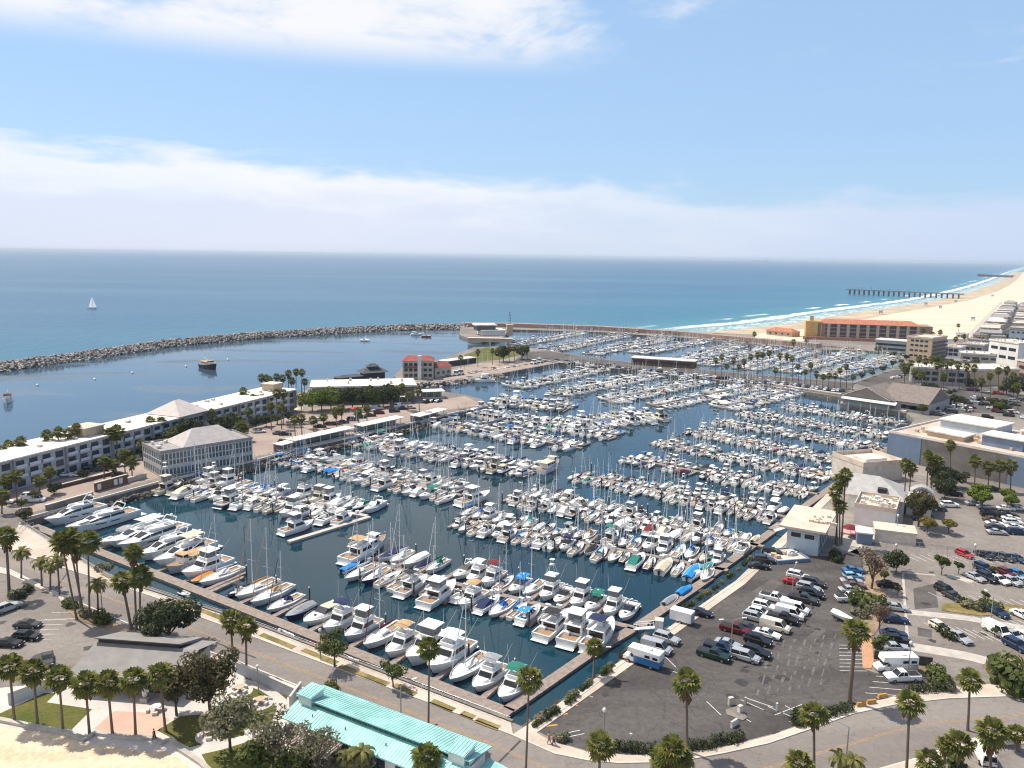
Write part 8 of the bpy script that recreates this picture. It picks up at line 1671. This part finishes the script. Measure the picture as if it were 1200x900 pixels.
# people: one continuous skinned body each, mid-stride
def person(px, label, shirt, trouser, ang, stride=.28):
    g = P(*px); root = empty('person', (g.x, g.y, .13), R(ang), label, 'person')
    J = [((0, 0, .95), .14), ((0, 0, 1.15), .13), ((0, 0, 1.38), .15), ((0, 0, 1.50), .06), ((.02, 0, 1.62), .085), ((.02, 0, 1.74), .085), ((0, .10, .88), .10), ((stride * .6, .10, .48), .065), ((stride, .10, .08), .045), ((stride + .14, .10, .03), .035),
         ((0, -.10, .88), .10), ((-stride * .3, -.10, .48), .065), ((-stride, -.10, .10), .045), ((-stride + .12, -.10, .03), .035), ((0, .20, 1.40), .06), ((-.10, .24, 1.13), .045), ((.02, .25, .90), .035), ((0, -.20, 1.40), .06), ((.10, -.24, 1.13), .045), ((.22, -.25, .92), .035)]
    E_ = [(0, 1), (1, 2), (2, 3), (3, 4), (4, 5), (0, 6), (6, 7), (7, 8), (8, 9), (0, 10), (10, 11), (11, 12), (12, 13), (2, 14), (14, 15), (15, 16), (2, 17), (17, 18), (18, 19)]
    me = bpy.data.meshes.new('body'); me.from_pydata([j[0] for j in J], E_, []); o = bpy.data.objects.new('body', me); col.objects.link(o); o.parent = root
    md = o.modifiers.new('Skin', 'SKIN')
    for i, (p, r) in enumerate(J): me.skin_vertices[0].data[i].radius = (r, r); me.skin_vertices[0].data[i].use_root = (i == 0)
    sm_ = o.modifiers.new('Smooth', 'SUBSURF'); sm_.levels = 1; sm_.render_levels = 1; me.materials.append(SKIN)
    def hull_part(nm, rings, m_): q = MB(); q.loft([[(x + rx * math.cos(a), y + ry * math.sin(a), z) for a in [k * math.pi / 5 for k in range(10)]] for x, y, z, rx, ry in rings], closed=True, smooth=True); q.build(nm, m_, root)
    hull_part('shirt', [(0, 0, .92, .19, .20), (0, 0, 1.15, .175, .19), (0, 0, 1.36, .18, .24), (0, 0, 1.48, .10, .13)], shirt)
    q = MB()
    for s, f in ((1, stride), (-1, -stride)): q.tube((0, s * .10, .96), (f * (.6 if s > 0 else .35), s * .10, .48), .14, .10, 8); q.tube((f * (.6 if s > 0 else .35), s * .10, .48), (f, s * .10, .12), .10, .075, 8)
    q.build('trousers', trouser, root)
    q = MB(); q.ell((0, 0, 1.77), (.11, .105, .10), 8, 6); q.build('hair', mat('dark_hair', (.03, .02, .015), .8, 0), root)
SH = {n: mat('shirt_' + n, c, .9, .05) for n, c in (('orange', (.45, .20, .08)), ('brown', (.20, .11, .07)), ('dark', (.03, .03, .035)), ('red', (.35, .04, .03)))}
TR = mat('dark_trousers', (.05, .05, .07), .9, .05); TRT = mat('tan_trousers', (.35, .25, .16), .9, .05)
person((643, 872), 'left of two walkers on the corner sidewalk, orange top', SH['orange'], TRT, 10); person((648.5, 874), 'right of two walkers on the corner sidewalk, brown top', SH['brown'], TR, 10); person((942, 733), 'person in dark clothes walking among the dark lot cars', SH['dark'], TR, -80); person((157, 736), 'person in red top standing by the roadside palm trio', SH['red'], TR, 200); person((181, 869), 'person in dark clothes on the beach wall end', SH['dark'], TR, 0)
# terrace parasols and the red canopy
for i, (px, c, lb) in enumerate([((996, 629), 'maroon', 'pink-red parasol on the restaurant terrace, left'), ((1008, 631), 'white', 'white parasol on the restaurant terrace, right'), ((416, 485), 'orange', 'red canopy tent in the mole lot'), ((1055, 455), 'maroon', 'red canopy by the grey gabled hall'), ((350, 486), 'cream', 'cream canopy in the mole lot')]):
    g = P(*px); o = empty('parasol', (g.x, g.y, .02), 0, lb, 'parasol'); m = MB(); m.loft([[(r_ * math.cos(a), r_ * math.sin(a), z) for a in [k * math.pi / 4 for k in range(8)]] for r_, z in ((2.0, 2.3), (1.1, 2.9), (.05, 3.2))], closed=True, caps=False); m.build('canopy', CANV[c] if c != 'orange' else mat('red_canvas', (.5, .03, .02), .9, .1), o); m = MB(); m.tube((0, 0, 0), (0, 0, 3.0), .05, n=5); m.build('pole', STEEL, o)
# lifeguard huts on the beach
for i, px in enumerate([(1032, 368), (1140, 376), (1102, 362), (1120, 355), (1163, 348), (1085, 358)]):
    g = P(*px); o = empty('lifeguard_hut', (g.x, g.y, 0), R(60), '%s lifeguard hut on the wide beach, counted by distance' % ORD[i], 'hut', 'lifeguard huts on the beach'); m = MB(); m.box(0, 0, 3, 4, 4, 2.6); m.build('cabin', STUC_B, o); m = MB(); m.box(0, 0, 4.45, 5, 5, .3); m.build('roof', ROOF_G, o); m = MB()
    for x in (-1.6, 1.6):
        for y in (-1.6, 1.6): m.box(x, y, .85, .3, .3, 1.8)
    m.build('stilts', BROWNW, o)
# ------------------------------------------------------------------ sea haze: one even box of air
hz = MB(); hz.box(0, 20000, 45.0 - 5.0, 130000, 130000, 90.0, bottom=True); o = hz.build('haze', [], kind='stuff')
hm = bpy.data.materials.new('sea_haze'); hm.use_nodes = True; t = hm.node_tree; t.nodes.clear(); pv = t.nodes.new('ShaderNodeVolumePrincipled'); pv.inputs['Color'].default_value = (.74, .86, 1.0, 1); pv.inputs['Density'].default_value = HAZE_DENSITY; ou = t.nodes.new('ShaderNodeOutputMaterial'); t.links.new(pv.outputs[0], ou.inputs['Volume'])
o.data.materials.append(hm)
